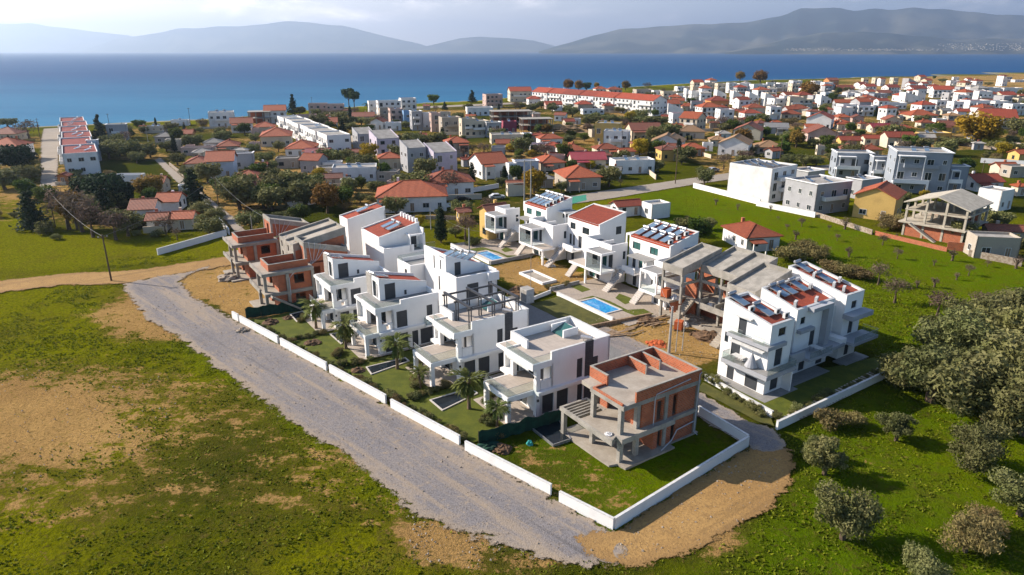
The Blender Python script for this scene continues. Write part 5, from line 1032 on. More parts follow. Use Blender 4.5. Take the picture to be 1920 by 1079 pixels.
f_green = foliage('garden_leaves', ((.065,.10,.015),(.095,.13,.02),(.04,.065,.012)))
f_palm = foliage('palm_leaves', ((.12,.15,.035),(.16,.18,.05),(.08,.10,.025)), .1)
f_twig = foliage('bare_twigs', ((.13,.095,.07),(.17,.12,.085),(.09,.065,.05)))
m_bark = simple('bark', (.12,.085,.055), (.07,.05,.035), 5., .95)
m_palmbark = simple('palm_bark', (.20,.14,.085), (.12,.08,.05), 8., .95, bmp=.6)
def leaves(mb, lobes, n, size, seed, flat=0., gap=.0, asp=1.6):
    g = np.random.default_rng(seed); wts = np.array([l[1][0]*l[1][1]+l[1][2]*l[1][0] for l in lobes]); k = g.choice(len(lobes), n, p=wts/wts.sum())
    C = np.array([l[0] for l in lobes])[k]; Rr = np.array([l[1] for l in lobes])[k]
    d = g.normal(size=(n,3)); d /= np.linalg.norm(d,axis=1)[:,None]; r = .35+.80*g.random(n)**.7; r *= 1+.12*np.sin(d[:,0]*7+k)*np.cos(d[:,1]*6+d[:,2]*5)
    Pn = C+d*Rr*r[:,None]; nr = d+g.normal(size=(n,3))*.75; nr[:,2] += flat; nr /= np.linalg.norm(nr,axis=1)[:,None]
    t = np.cross(nr, g.normal(size=(n,3))); t /= np.linalg.norm(t,axis=1)[:,None]+1e-9; b = np.cross(nr,t); s = size*(.55+.9*g.random(n))[:,None]
    A = Pn-t*s*asp/2; B = Pn+b*s*.5; Cc = Pn+t*s*asp/2; Dd = Pn-b*s*.5
    o = len(mb.v); mb.v += np.stack([A,B,Cc,Dd],1).reshape(-1,3).tolist(); mb.f += [(o+4*i,o+4*i+1,o+4*i+2,o+4*i+3) for i in range(n)]; mb.m += [0]*n; return mb
def fastmesh(mb, name, mat):
    me_ = bpy.data.meshes.new(name); me_.from_pydata(mb.v, [], mb.f); me_.materials.append(mat); return me_
def branches(mb, p, d, L, r, depth, rr, n=3):
    q = p+d*L; mb.tube([p,(p+q)/2+Vector((rr.uniform(-.05,.05)*L,rr.uniform(-.05,.05)*L,0)),q],[r,r*.8,r*.6],5 if r > .05 else 3, cap=False)
    if depth <= 0: return
    for i in range(n):
        e = (d+Vector((rr.uniform(-1,1),rr.uniform(-1,1),rr.uniform(-.1,.8)))*.75).normalized(); branches(mb, p+d*L*rr.uniform(.6,1.), e, L*rr.uniform(.6,.8), r*.55, depth-1, rr, n)
PROTO = {}
def proto(kind, H_, trunk, crown, cmat, tmat=None):
    PROTO.setdefault(kind, []).append((H_, fastmesh(trunk,'trunk',tmat or m_bark), fastmesh(crown,'crown',cmat)))
def lobes_round(h0, H_, Rx, n, seed, lo=.45, hi=.75):
    rr = random.Random(seed); out = [((0,0,(h0+H_)/2),(Rx*.7,Rx*.7,(H_-h0)*.42))]
    for i in range(n):
        a = 6.283*i/n+rr.uniform(-.4,.4); q = Rx*rr.uniform(.4,.72); s = Rx*rr.uniform(lo,hi)*.72
        out.append(((q*math.cos(a),q*math.sin(a),h0+(H_-h0)*rr.uniform(.25,.78)),(s,s,s*rr.uniform(.75,1.0))))
    return out
def lobes_wild(h0, H_, Rx, n, seed):
    rr = random.Random(seed); out = []
    for i in range(n):
        a = rr.uniform(0,6.283); q = Rx*rr.uniform(.05,.80); u = rr.random(); s = Rx*rr.choice((.18,.24,.30,.38,.46)); z = h0+(H_-h0)*(.22+.62*u*(1-.35*(q/Rx)))
        out.append(((q*math.cos(a)*1.1,q*math.sin(a)*.9,z),(s,s*rr.uniform(.8,1.2),s*rr.uniform(.6,.95))))
    return out
def trunk_mb(h, r, seed, fork=3, spread=.6):
    rr = random.Random(seed); m = MB(); m.tube([(0,0,-.2),(rr.uniform(-.1,.1),rr.uniform(-.1,.1),h*.5),(rr.uniform(-.15,.15),0,h)],[r*1.25,r,r*.8],7)
    for i in range(fork):
        a = 6.28*i/fork+rr.random(); m.tube([(0,0,h*.85),(math.cos(a)*h*spread*.5,math.sin(a)*h*spread*.5,h*1.35),(math.cos(a)*h*spread,math.sin(a)*h*spread,h*1.8)],[r*.6,r*.42,r*.2],5)
    return m
for k in range(3):
    proto('olive', 4.6, trunk_mb(1.2,.24,k,6,1.0), leaves(MB(), lobes_wild(.2,4.8,2.7,26,k+3), 10000, .11, k, asp=2.4), f_olive)
    proto('dryolive', 4.6, trunk_mb(1.2,.2,k), leaves(MB(), lobes_wild(.0,4.8,2.7,24,k+43), 7000, .10, k, asp=3.), f_dry)
    proto('bigpine', 9., trunk_mb(3.,.3,k), leaves(MB(), lobes_round(2.2,9.,4.6,13,k+143,.35,.6), 4200, .42, k, .3), f_dark)
    proto('farolive', 4.6, trunk_mb(1.3,.22,k), leaves(MB(), lobes_round(.7,4.6,2.6,11,k+13,.35,.65), 2000, .28, k), f_olive)
    proto('bush', 2.0, trunk_mb(.5,.08,k), leaves(MB(), lobes_round(0,2.0,1.4,5,k+23), 1500, .15, k), f_olive)
    proto('drybush', 2.0, trunk_mb(.5,.06,k), leaves(MB(), lobes_round(0,2.0,1.5,5,k+33), 2400, .09, k, asp=3.), f_dry)
    proto('round', 9., trunk_mb(2.6,.3,k), leaves(MB(), lobes_round(1.6,9.,4.0,14,k+43,.35,.6), 3600, .4, k), f_gold)
    proto('yellow', 8., trunk_mb(2.,.25,k), leaves(MB(), lobes_round(.8,8.,3.6,12,k+53,.35,.6), 3400, .34, k), f_yel)
    proto('greentree', 6., trunk_mb(1.8,.2,k), leaves(MB(), lobes_round(1.,6.,2.5,11,k+63,.35,.6), 2400, .28, k), f_green)
    c = MB(); rr = random.Random(k+5)
    for i in range(7): z = 1.+i*1.25; s = 3.*(1-i/7.6); leaves(c, [((rr.uniform(-.4,.4),rr.uniform(-.4,.4),z),(s,s,.75)),((rr.uniform(-1,1)*s*.4,rr.uniform(-1,1)*s*.4,z+.3),(s*.6,s*.6,.6))], int(330*(1-i/9)), .42, k*10+i, .5)
    proto('conifer', 10., trunk_mb(3,.25,k,0), c, f_dark)
    m = trunk_mb(5.,.22,k,4,.4); proto('pine', 9.5, m, leaves(MB(), [((0,0,7.6),(2.6,2.6,1.5)),((1.6,.6,7.0),(1.5,1.5,1.)),((-1.5,-.6,6.6),(1.6,1.6,1.)),((.2,-1.4,8.4),(1.4,1.4,.9)),((-.8,1.3,8.),(1.5,1.5,1.))], 1500, .42, k, .4), f_pine)
    c = leaves(MB(), [((0,0,1.4+i*.95),(1.05*(1-(i/8.2)**2)+.1,)*2+(.9,)) for i in range(7)], 1900, .26, k, -.0); proto('cypress', 8.2, trunk_mb(1.,.15,k,0), c, f_dark)
    rr = random.Random(k+77); b = MB(); branches(b, Vector((0,0,1.2)), Vector((0,0,1)), 1.2, .12, 4, rr, 3); tm = MB().tube([(0,0,-.1),(.05,0,.7),(0,0,1.3)],[.24,.18,.15],7)
    leaves(b, lobes_round(1.6,5.,2.0,6,k+83), 500, .12, k, asp=4.); proto('bare', 5., tm, b, f_twig)
    b = MB(); rr = random.Random(k+9)
    for i in range(9): a = rr.uniform(0,6.28); b.tube([(0,0,.75),(.3*math.cos(a),.3*math.sin(a),1.1),(.45*math.cos(a),.45*math.sin(a),1.1+rr.uniform(.2,.8))],[.05,.03,.01],3,cap=False)
    leaves(b, [((0,0,1.25),(.55,.55,.5))], 90, .10, k, asp=3.); proto('stump', 1.7, MB().tube([(0,0,-.1),(.04,.02,.4),(0,0,.75),(0,0,.9)],[.17,.13,.19,.1],7), b, f_twig)
    # palm
    c = MB(); rr = random.Random(k+91)
    for i in range(28):
        a = 6.283*i/28*5.2+rr.uniform(-.2,.2); el = rr.uniform(-.55,1.25); L = rr.uniform(1.5,1.95); pts = []
        for j in range(5): u = j/4; pts.append(Vector((math.cos(a)*math.cos(el-u*.75)*L*u, math.sin(a)*math.cos(el-u*.75)*L*u, 3.4+math.sin(el-u*.7)*L*u+.15)))
        s = Vector((-math.sin(a),math.cos(a),0)); 
        for j in range(2,5):
            for w in (-1,1):
                for fq in (.55,.95,1.3): tip = pts[j]+(pts[j]-pts[j-1])*fq*1.1+s*w*(.50-.22*(fq-.55))*(1.15-j*.08); c.add([pts[j-1],pts[j],tip],[(0,1,2)])
        c.tube(pts[:4],[.025,.02,.02,.015],3,cap=False)
    proto('palm', 5., MB().tube([(0,0,-.1),(.03,0,.6),(0,.04,2.),(0,0,3.3),(0,0,3.65)],[.26,.2,.18,.23,.12],9), c, f_palm, m_palmbark)
DESC = dict(dryolive=('dry_shrub','shrub'),bigpine=('pine_tree','pine tree'),olive=('olive_tree','olive tree'),farolive=('olive_tree','olive tree'),bush=('shrub','shrub'),drybush=('dry_shrub','shrub'),round=('plane_tree','plane tree'),yellow=('deciduous_tree','deciduous tree'),greentree=('garden_tree','garden tree'),conifer=('conifer_tree','conifer'),pine=('pine_tree','pine tree'),cypress=('cypress_tree','cypress'),bare=('bare_tree','bare tree'),stump=('pruned_tree','pruned tree'),palm=('palm_tree','palm tree'))
def zat(px_, py_, pyt): p = P(px_,py_); return PD(px_, pyt, p.y).z
tn = 0
def tree(kind, px_, py_, pyt, label, wide=1., group=None):
    global tn; tn += 1; rr = random.Random(tn*17+3); H_, tm, cm = PROTO[kind][tn%3]; nm, cat = DESC[kind]; h = max(.4, zat(px_,py_,pyt)); s = h/H_
    t = thing(nm, label, cat, P(px_,py_), rr.uniform(0,6.28), group or {'olive_tree':'olive trees','pruned_tree':'pruned trees in the green field'}.get(nm)); t.scale = (s*wide,s*wide,s)
    link('trunk', tm, t); link('crown', cm, t); return t
def zone(z):
    x0,y0,s = dict(A=(0,180,3.996),B=(400,150,3.996),C=(800,130,3.996),D=(1240,110,5.333),E=(1560,110,5.333),F=(1300,250,3.092),G=(800,340,3.84),N=(0,0,1.))[z]; return lambda a,b: (x0+a/s, y0+b/s)
TREES = """
N palm 593 617 557 1 tall palm beside the green net end of the gardens
N palm 649 655 590 1 tall palm in the round bed between two plunge pools
N palm 745 693 625 1 tall palm at the garden edge of the pergola villa
N palm 788 729 685 1.05 small palm at the terrace corner of the pergola villa
N palm 880 768 690 1 tall palm standing beside the longest plunge pool
N palm 932 800 750 1.2 small palm at the terrace corner of the open roof villa
N olive 1545 888 815 .9 grey green olive tree at the field edge beside the dirt turnaround
N olive 1522 858 815 .85 small olive behind the one at the dirt turnaround
N olive 1580 1010 908 .85 large olive with brown underside in the lower right field
N olive 1680 825 770 1.0 compact olive standing in bright grass below the right garden wall
N olive 1825 880 795 1.05 wide olive left of the frame edge in the right field
N olive 1912 965 885 1.1 olive cut by the right edge of the field
N dryolive 1810 1035 955 .95 dried brown bush in the lower right field
N olive 1725 1092 1030 1.0 olive cut by the bottom edge of the field
N drybush 1555 800 768 1.1 brown dry bush close to the corner of the right garden wall
N drybush 1600 795 772 1.1 brown dry bush close to the corner of the right garden wall
N dryolive 1850 1000 955 1.2 pale dry bush leaning on the right field olives
N olive 1690 722 650 1.2 olive of the dense grove behind the right block
N olive 1745 752 640 1.2 olive of the dense grove behind the right block
N olive 1800 705 588 1.2 olive of the dense grove behind the right block
N olive 1850 790 645 1.1 olive of the dense grove behind the right block
N olive 1900 700 565 1.1 olive of the dense grove behind the right block
N olive 1918 815 690 1.1 olive of the dense grove behind the right block
N olive 1765 672 592 1.2 olive of the dense grove behind the right block
N olive 1840 650 552 1.2 olive of the dense grove behind the right block
N olive 1890 630 540 1.2 olive of the dense grove behind the right block
N olive 1940 750 610 1.2 olive of the dense grove behind the right block
N olive 1800 770 670 1.2 olive of the dense grove behind the right block
N bare 1677 567 520 1.2 bare spreading tree in the green field behind the right block
N bare 1757 592 543 1.3 bare spreading tree in the green field behind the right block
N bare 1646 534 488 1.0 bare spreading tree in the green field behind the right block
N bare 1835 588 545 1.2 bare tree next to the olive grove in the green field
N bare 1590 480 462 1. bare sapling in the middle of the green field
N drybush 1480 487 460 1.4 brown shrub between the red hip house and the right block
N drybush 1505 475 452 1.5 brown shrub between the red hip house and the right block
N drybush 1530 486 462 1.5 brown shrub between the red hip house and the right block
N drybush 1560 512 492 1.6 low brown bramble behind the right block roofs
N drybush 1585 516 495 1.6 low brown bramble behind the right block roofs
N drybush 1610 522 502 1.6 low brown bramble behind the right block roofs
N greentree 1310 455 405 1.2 dense green tree left of the red hip house at the field edge
N farolive 1285 440 408 1.2 olive behind the solar roof of the middle stair house
A bigpine 150 600 365 1.25 dark round pine beside the seaside street
A conifer 250 1000 690 1.3 broad dark conifer on the bright left meadow
A bush 345 1030 940 1.1 dark round bush below the broad conifer
A bush 420 1075 1030 1.2 bright round bush on the meadow edge
A bare 520 1000 640 1. leafless tall tree in the clump beside the meadow
A bare 620 1020 700 1.1 leafless tall tree in the clump beside the meadow
A round 580 1000 700 .8 autumn brown tree in the clump beside the meadow
A bare 700 1060 760 1. leafless tall tree in the clump beside the meadow
A bigpine 700 840 600 1.2 big dark pine crown behind the clump at left
A bigpine 830 850 580 1.2 big dark pine crown behind the clump at left
A bigpine 930 840 640 1.1 big dark pine crown behind the clump at left
A conifer 800 940 650 1. dark pointed conifer in front of the big pines
A farolive 960 1050 850 1.1 grey olive in front of the red roofed left houses
A bare 870 1079 830 1.2 dark leafless tree beside the red roofed left houses
A conifer 760 340 125 .9 tall pointed spruce by the sea next to the white terrace row
A farolive 820 470 340 1.4 grey olive of the grove beside the white terrace row
A farolive 900 450 320 1.4 grey olive of the grove beside the white terrace row
A farolive 980 480 330 1.4 grey olive of the grove beside the white terrace row
A farolive 1070 480 350 1.4 grey olive of the grove beside the white terrace row
A farolive 1130 460 380 1.4 grey olive of the grove beside the white terrace row
A greentree 1050 260 175 1.5 rounded green tree by the sea at left
A farolive 1290 270 200 1.6 rounded olive by the sea at left
A cypress 1170 230 160 1. small dark cypress by the sea at left
A yellow 1530 245 170 1.2 yellow tree near the white seaside flats
A conifer 1450 800 530 1.3 broad dark conifer behind the red roofed left houses
A farolive 1440 390 285 1.5 olive behind the brown gabled house at left
A farolive 1620 940 840 1.5 olive at the side lane fence
A farolive 1700 780 630 1.2 olive at the side lane fence
A farolive 1800 850 610 1.2 grey olive above the side lane
A farolive 1330 520 430 1.4 shrubby olive beside the narrow track at left
A farolive 1250 420 340 1.4 shrubby olive beside the narrow track at left
A farolive 40 700 540 1.6 grey scrub tree at the left edge by the street
A farolive 230 640 520 1.4 grey scrub tree at the left edge by the street
A bare 220 330 170 1.4 leafless tree at the seaside end of the street
A farolive 60 230 165 2 dark scrub at the far left shore
A bare 1330 1079 985 1.2 leafless bush beside the white ramp wall
B conifer 600 260 95 .9 tall spruce standing above the shoreline roofs
B farolive 650 260 200 1.8 green crown at the foot of the shoreline spruce
B pine 1020 240 60 .9 tall umbrella pine on the shore
B pine 1060 245 80 .9 tall umbrella pine on the shore
B palm 1160 235 165 1.6 palm beside the white seaside houses
B greentree 1650 185 105 1.5 lone round tree on the beach lawn
B conifer 1735 225 160 1.4 dark tree at the beach lawn edge
B farolive 870 300 235 1.6 olive in the dark grove behind the white stepped terrace
B farolive 930 320 250 1.6 olive in the dark grove behind the white stepped terrace
B farolive 1010 340 270 1.6 olive in the dark grove behind the white stepped terrace
B conifer 970 410 290 1.3 dark conifer in the grove behind the white stepped terrace
B farolive 1040 390 320 1.6 pale olive behind the concrete twin houses
B farolive 1110 340 280 1.6 olive in the dark grove behind the white stepped terrace
B farolive 1180 350 280 1.6 olive in the dark grove behind the white stepped terrace
B farolive 1430 470 400 1.6 olive of the grove between concrete twins and coloured houses
B farolive 1510 470 400 1.6 olive of the grove between concrete twins and coloured houses
B farolive 1590 490 410 1.6 olive of the grove between concrete twins and coloured houses
B farolive 1440 360 310 1.6 olive in front of the blue painted house
B farolive 480 900 700 1.3 olive of the large clump above the brick shells
B farolive 560 880 680 1.3 olive of the large clump above the brick shells
B farolive 620 860 690 1.3 olive of the large clump above the brick shells
B farolive 700 950 790 1.2 olive of the large clump above the brick shells
B farolive 740 880 700 1.3 olive of the large clump above the brick shells
B farolive 380 960 800 1.3 olive of the large clump above the brick shells
B farolive 440 980 800 1.3 olive of the large clump above the brick shells
B farolive 200 950 780 1.2 olive above the side lane wall
B farolive 130 840 720 1.2 olive above the side lane wall
B farolive 250 850 700 1.2 olive above the side lane wall
B farolive 1020 850 730 1.1 dark olive before the old flat roofed house
B greentree 1110 830 720 .9 slim green tree before the old flat roofed house
B farolive 1225 860 755 1.2 pale olive right of the old flat roofed house
B yellow 980 960 850 1.1 yellowish small tree behind the narrow white villa
B farolive 1100 920 850 1.3 pale bush behind the narrow white villa
B farolive 860 880 780 1.2 olive left of the old flat roofed house
B greentree 1280 740 610 1.1 dark bush between old house and concrete twin
B greentree 1200 680 590 1.3 dark bush between old house and concrete twin
B farolive 390 640 540 1.3 scrubby olive in the left village gardens
B farolive 440 690 600 1.2 scrubby olive in the left village gardens
B farolive 320 470 400 1.3 scrubby olive in the left village gardens
B farolive 490 540 460 1.1 dark garden tree before the cream hip house
B farolive 110 430 380 1.4 scrubby olive in the left village gardens
B farolive 300 560 480 1.3 scrubby olive in the left village gardens
B cypress 930 560 515 1.1 small conical cypress before the white stepped terrace
B cypress 955 563 520 1.1 small conical cypress before the white stepped terrace
B cypress 978 566 515 1.1 small conical cypress before the white stepped terrace
B cypress 1003 570 510 1.1 small conical cypress before the white stepped terrace
B cypress 1035 570 520 1.1 small conical cypress before the white stepped terrace
B bare 1770 870 670 1.1 reddish leafless tree before the large hip house
G cypress 105 440 175 1.15 tall dense green cypress near the back villas
G bare 280 420 220 1.1 leafless tree beside the yellow cottage
G farolive 210 400 330 1.4 low bush beside the cypress path
G bush 330 460 400 1.5 dark low hedge bush by the yellow cottage
N yellow 788 424 402 1.0 clipped yellow green tree behind the chimney villa
C conifer 340 250 150 1.3 dark tree at the shore left of the terrace
C round 1060 165 68 1.1 russet plane tree above the long terrace roof
C round 1140 168 76 1.1 russet plane tree above the long terrace roof
C greentree 1200 165 95 1.3 dull green tree above the long terrace roof
C round 1272 150 95 1. russet plane tree above the long terrace roof
C round 1490 160 80 1.2 faded gold tree on the shore right of the terrace
C bare 1650 160 95 1.5 brown leafless tree on the shore right of the terrace
C palm 505 480 390 1.3 palm before the crimson walled building
C greentree 840 480 405 1.3 feathery green bamboo clump under the timber frame
C greentree 910 480 410 1.3 feathery green bamboo clump under the timber frame
C cypress 765 470 420 1.1 small cypress near the timber frame
C yellow 620 620 555 1.6 yellow leaved tree behind the white gabled house
C yellow 790 660 600 1.5 yellow leaved tree behind the white gabled house
C yellow 520 610 550 1.4 yellow leaved tree behind the white gabled house
C bare 430 640 540 1.7 brown leafless tree behind the large hip house
C bare 340 640 560 1.7 brown leafless tree behind the large hip house
C bare 280 660 570 1.5 brown leafless tree behind the large hip house
C greentree 690 670 590 1.2 green tree behind the white gabled house
C farolive 1060 310 265 1.6 olive on the scrub slope below the long terrace
C farolive 1220 400 340 1.8 olive on the scrub slope below the long terrace
C farolive 1300 400 345 1.8 olive on the scrub slope below the long terrace
C farolive 1380 410 340 1.8 olive on the scrub slope below the long terrace
C farolive 1450 330 280 1.8 olive on the scrub slope below the long terrace
C farolive 1480 410 350 1.8 olive on the scrub slope below the long terrace
C farolive 1570 410 345 1.8 olive on the scrub slope below the long terrace
C farolive 1650 420 350 1.8 olive on the scrub slope below the long terrace
C farolive 1740 420 350 1.8 olive on the scrub slope below the long terrace
C farolive 1560 330 290 1.8 olive on the scrub slope below the long terrace
C farolive 940 320 270 1.8 dark scrub tree left of the sandy mound
C farolive 700 300 245 1.8 dark scrub tree left of the sandy mound
C farolive 860 290 240 1.8 dark scrub tree left of the sandy mound
C greentree 1080 520 450 1.6 scrub tree in front of the sandy mound
C greentree 1180 540 470 1.6 scrub tree in front of the sandy mound
C farolive 1060 560 490 1.4 scrub tree in front of the sandy mound
C yellow 1225 760 680 1.3 yellow green bush beside the crimson roof
C farolive 1010 920 840 1.2 olive before the brown porch house
C farolive 1400 800 735 1.1 olive before the low white flat house
C farolive 1060 720 660 1.3 olive beside the weathered hip house
C farolive 1730 770 680 1.2 brown bush right of the low white house
C farolive 690 800 750 1.2 dark bush beside the white gabled house
C farolive 560 880 810 1.3 dark bush beside the stone walled hut
C farolive 1660 630 570 1.3 dark tree among the yellow cottages
C bare 1450 870 820 1.4 leafless brush by the timber yard gate
D round 785 235 120 .95 round golden plane tree on the skyline, smaller of two
D round 985 250 108 1.5 wide golden plane tree on the skyline
D round 1465 425 215 1.1 large bronze plane tree standing among the white houses
D greentree 720 745 600 1.5 dense green tree beside the grass lot
D bare 600 700 560 1.5 pinkish leafless tree beside the tall cream house
D greentree 505 690 615 1.2 small dark tree beside the tall cream house
D yellow 980 690 600 1.5 green yellow tree behind the gabled barn house
D greentree 1070 575 500 1.4 dark tree among the red hip roofs
D bare 1340 735 630 1.6 brown leafless crown near the white gabled house
D drybush 1280 650 590 2.4 dark hedge scrub behind the shed
D farolive 1520 895 800 1.5 scrub bush on the green lot before the pink barn
D farolive 1350 860 770 1.6 scrub bush on the green lot before the pink barn
D farolive 880 960 880 1.5 garden bush beside the ochre roofed house
D farolive 950 900 850 1.5 garden bush beside the ochre roofed house
D farolive 590 960 910 1.3 garden bush before the white ochre roofed house
D cypress 258 820 765 1.2 small cypress between ochre roofs
D cypress 300 820 765 1.2 small cypress between ochre roofs
D farolive 1640 510 450 2 olive in the scrub belt below the white houses
D farolive 1740 520 450 2 olive in the scrub belt below the white houses
D farolive 1830 530 450 2 olive in the scrub belt below the white houses
D farolive 1880 560 480 2 olive in the scrub belt below the white houses
D greentree 1885 750 635 1.3 dark round tree beside the crimson roof
D farolive 950 380 300 1.6 dark tree among the gabled row
D farolive 1110 270 220 1.6 dark tree near the skyline plane trees
D farolive 200 570 500 1.4 dark bush left of the red hip roofs
D farolive 1680 1020 940 1.4 scrub bush behind the grey modern house
D farolive 1250 1060 980 1.6 dark scrub behind the white solar block
D farolive 1420 1070 970 1.6 dark scrub behind the white solar block
D farolive 200 1060 960 1.2 dark garden tree by the ochre houses
E yellow 1420 860 520 1.5 huge yellow tree in front of the big cream house
E yellow 1580 860 680 1.4 lower yellow tree beside the huge one
E yellow 840 830 740 1.2 yellow bush before the yellow flat house
E greentree 990 760 650 1.6 green garden tree behind the yellow flat house
E farolive 1100 240 200 2 dark scrub tree on the coastal heath
E farolive 1200 270 215 2 dark scrub tree on the coastal heath
E farolive 1280 280 225 2 dark scrub tree on the coastal heath
E farolive 1560 270 235 2.4 dark scrub tree on the coastal heath
E farolive 1680 275 235 2.4 dark scrub tree on the coastal heath
E greentree 1020 210 170 1.2 lone tree on the coastal heath
E farolive 1800 720 620 1.6 olive at the right edge behind the yellow tree
E farolive 1880 740 640 1.6 olive at the right edge behind the yellow tree
E farolive 1770 970 840 1.3 dark olive before the orange house at right
E farolive 1860 960 850 1.3 dark olive before the orange house at right
E bush 1200 860 790 2.6 hedge below the huge yellow tree
E bush 1330 870 800 2.6 hedge below the huge yellow tree
E bush 1650 900 820 2.6 hedge below the huge yellow tree
E greentree 880 400 350 1.8 dark tree among the white modern houses
E greentree 960 310 270 1.6 dark tree behind the white modern houses
E farolive 1150 330 270 1.8 dark tree behind the white modern houses
E bare 760 380 310 1.8 leafless tree before a white modern house
E farolive 60 530 440 2 scrub tree of the brown belt below the white flats
E farolive 160 550 450 2 scrub tree of the brown belt below the white flats
E bare 260 540 450 1.8 scrub tree of the brown belt below the white flats
F farolive 560 170 120 1.5 dark scrub behind the white solar block
F farolive 650 190 125 1.5 dark scrub behind the white solar block
F farolive 710 190 130 1.5 dark scrub behind the white solar block
F farolive 1220 400 340 1.2 olive right of the orange roofed yellow house
F yellow 1330 390 325 1.1 yellowish tree beside the grey modern house
F drybush 1140 560 480 1.2 dark bramble between yellow house and concrete frame
F drybush 1190 550 470 1.2 dark bramble between yellow house and concrete frame
F greentree 1230 460 390 1.2 dark tree behind the bramble
F farolive 1540 630 505 1.1 olive before the open concrete frame house
F farolive 1690 540 440 1.2 dark olive behind the beige ruin
F farolive 1760 560 450 1.2 dark olive behind the beige ruin
F farolive 1630 500 430 1.2 dark olive behind the beige ruin
F farolive 1880 690 600 1.1 dark olive at the right edge by the beige ruin
F farolive 1590 260 205 1.3 dark tree right of the grey modern house
F farolive 90 560 490 1.2 dark bush left of the red hip house
F farolive 60 300 200 1.0 bare shrub at the village lane corner
"""
for ln in TREES.strip().split('\n'):
    z, k, x, y, yt, wd, lab = ln.split(None, 6); f_ = zone(z); a, b = f_(float(x), float(y)); _, c_ = f_(float(x), float(yt)); tree(k, a, b, c_, lab, float(wd))
for x,y in ((245,445),(130,418),(490,505),(545,560),(785,572),(875,548),(825,628),(585,620),(910,712),(1185,725),(1100,645),(1190,612),(1390,768),(1495,732),(1600,822),(1705,782),(1400,892),(1525,858),(460,455),(640,530),(1290,905),(1780,690),(1860,780)):
    a,b = zone('F')(x,y); q_ = random.Random(int(x*7+y)); t = tree('stump' if q_.random() < .75 else 'bare', a+q_.uniform(-4,4), b+q_.uniform(-3,3), b-(9+(b-380)*.05)*q_.uniform(.7,1.7), 'small bare pruned tree standing in rows in the bright green field', 1.2, 'pruned trees in the green field'); SHARE.add(t.name)
rr = random.Random(21)
beds = [(D(-13.2,22.4),D(-6.2,22.4),14),(D(-8.5,10.4),D(-3,10.4),10),(D(-15,34.4),D(-11,34.4),8),(D(-18,46.0),D(-12.5,46.0),9),(inset(11.5,.9),inset(22,.9),16),(inset(23,.9),inset(34,.9),16),(inset(35,.9),inset(45.6,.9),14),(inset(46.5,.9),inset(55,.9),12),(D(-5.0,16.8),D(-2.5,18.2),5),(D(-8.2,28.6),D(-6,30),5),(D(-12,40.6),D(-10,42),5),(D(-7.2,12.8),D(-5.6,14.4),7),(D(-9.6,24.4),D(-8.4,26),6),(D(-14.6,37),D(-13,39),8),(D(-14.5,52),D(-13,54),5),(D(20.6,8.0),D(18.6,-2.6),16),(D(18.6,-3.2),D(39,-3.2),12),(D(24,43.9),D(28.5,43.9),7)]
for i,(p,q,n) in enumerate(beds):
    for j in range(n):
        u = (j+rr.uniform(.1,.9))/n; c_ = p+(q-p)*u+Vector((rr.uniform(-.35,.35),rr.uniform(-.35,.35),.05)); k = rr.choice(['bush','bush','greentree','drybush'] if i not in (15,16) else ['bush']); H_, tm, cm = PROTO[k][rr.randrange(3)]; h = rr.uniform(.4,.9); s = h/H_
        t = thing('garden_shrub', 'low garden shrub in the planting beds between lawns and walls', 'shrub', c_, rr.uniform(0,6), 'shrubs in the garden beds'); t.scale = (s*1.2,s*1.2,s); link('trunk', tm, t); link('crown', cm, t); SHARE.add(t.name)
for j in range(6): 
    c_ = P(1010+(j%3)*8+rr.uniform(-3,3), 1046+j*3)
# rough grass over the near fields
g = np.random.default_rng(8); N = 85000; bxs = g.uniform(-75,70,N*3); bys = g.uniform(33,125,N*3)
iy = np.clip(np.searchsorted(gy,bys),0,len(gy)-1); ix = np.clip(np.searchsorted(gx,bxs),0,len(gx)-1); dv = dry[iy,ix]; lv = lush[iy,ix]
avoid = [px((232,533),(350,512),(440,590),(560,668),(735,765),(862,838),(1040,940),(1150,1000),(1290,905),(1405,835),(1310,735),(1440,800),(1470,838),(1487,870),(1484,905),(1440,950),(1370,995),(1290,1035),(1190,1062),(1120,1055),(960,1025),(880,1002),(770,955),(640,850),(480,740),(330,630),(250,565)), [WA,WB,D(11,-6),D(42,-4),D(46,12),D(42,76),D(0,80),D(-24,84),D(-24,58)], px((-400,557),(235,533),(440,497),(500,470),(440,478),(0,528),(-400,540))]
am = blob(bxs[None],bys[None],avoid,.4)[0]
ok = (g.random(N*3) > dv*1.25+.15*g.random(N*3))&(am < .4)&(vnoise(bxs,bys,1.1,11)+.5*vnoise(bxs,bys,5,12) > .62); bxs = bxs[ok][:N]; bys = bys[ok][:N]; n = len(bxs); hb = .05+.12*g.random(n)**2+.06*(vnoise(bxs,bys,6,13)>.6); an = g.uniform(0,6.28,n); wv = .05+.09*g.random(n)
zb = np.interp(bys,gy,np.arange(len(gy))); Zb = Zg[np.clip(zb.astype(int),0,len(gy)-1),np.clip(np.searchsorted(gx,bxs),0,len(gx)-1)]
ca, sa = np.cos(an)*wv, np.sin(an)*wv; ln_ = g.normal(size=(n,2))*.10
V = np.stack([np.stack([bxs-ca,bys-sa,Zb-.03],1),np.stack([bxs+ca,bys+sa,Zb-.03],1),np.stack([bxs+ca*.6+ln_[:,0],bys+sa*.6+ln_[:,1],Zb+hb],1),np.stack([bxs-ca*.5+ln_[:,0],bys-sa*.5+ln_[:,1],Zb+hb*.85],1)],1).reshape(-1,3)
gm = bpy.data.meshes.new('rough_grass'); gm.from_pydata(V.tolist(),[],[(4*i,4*i+1,4*i+2,4*i+3) for i in range(n)])
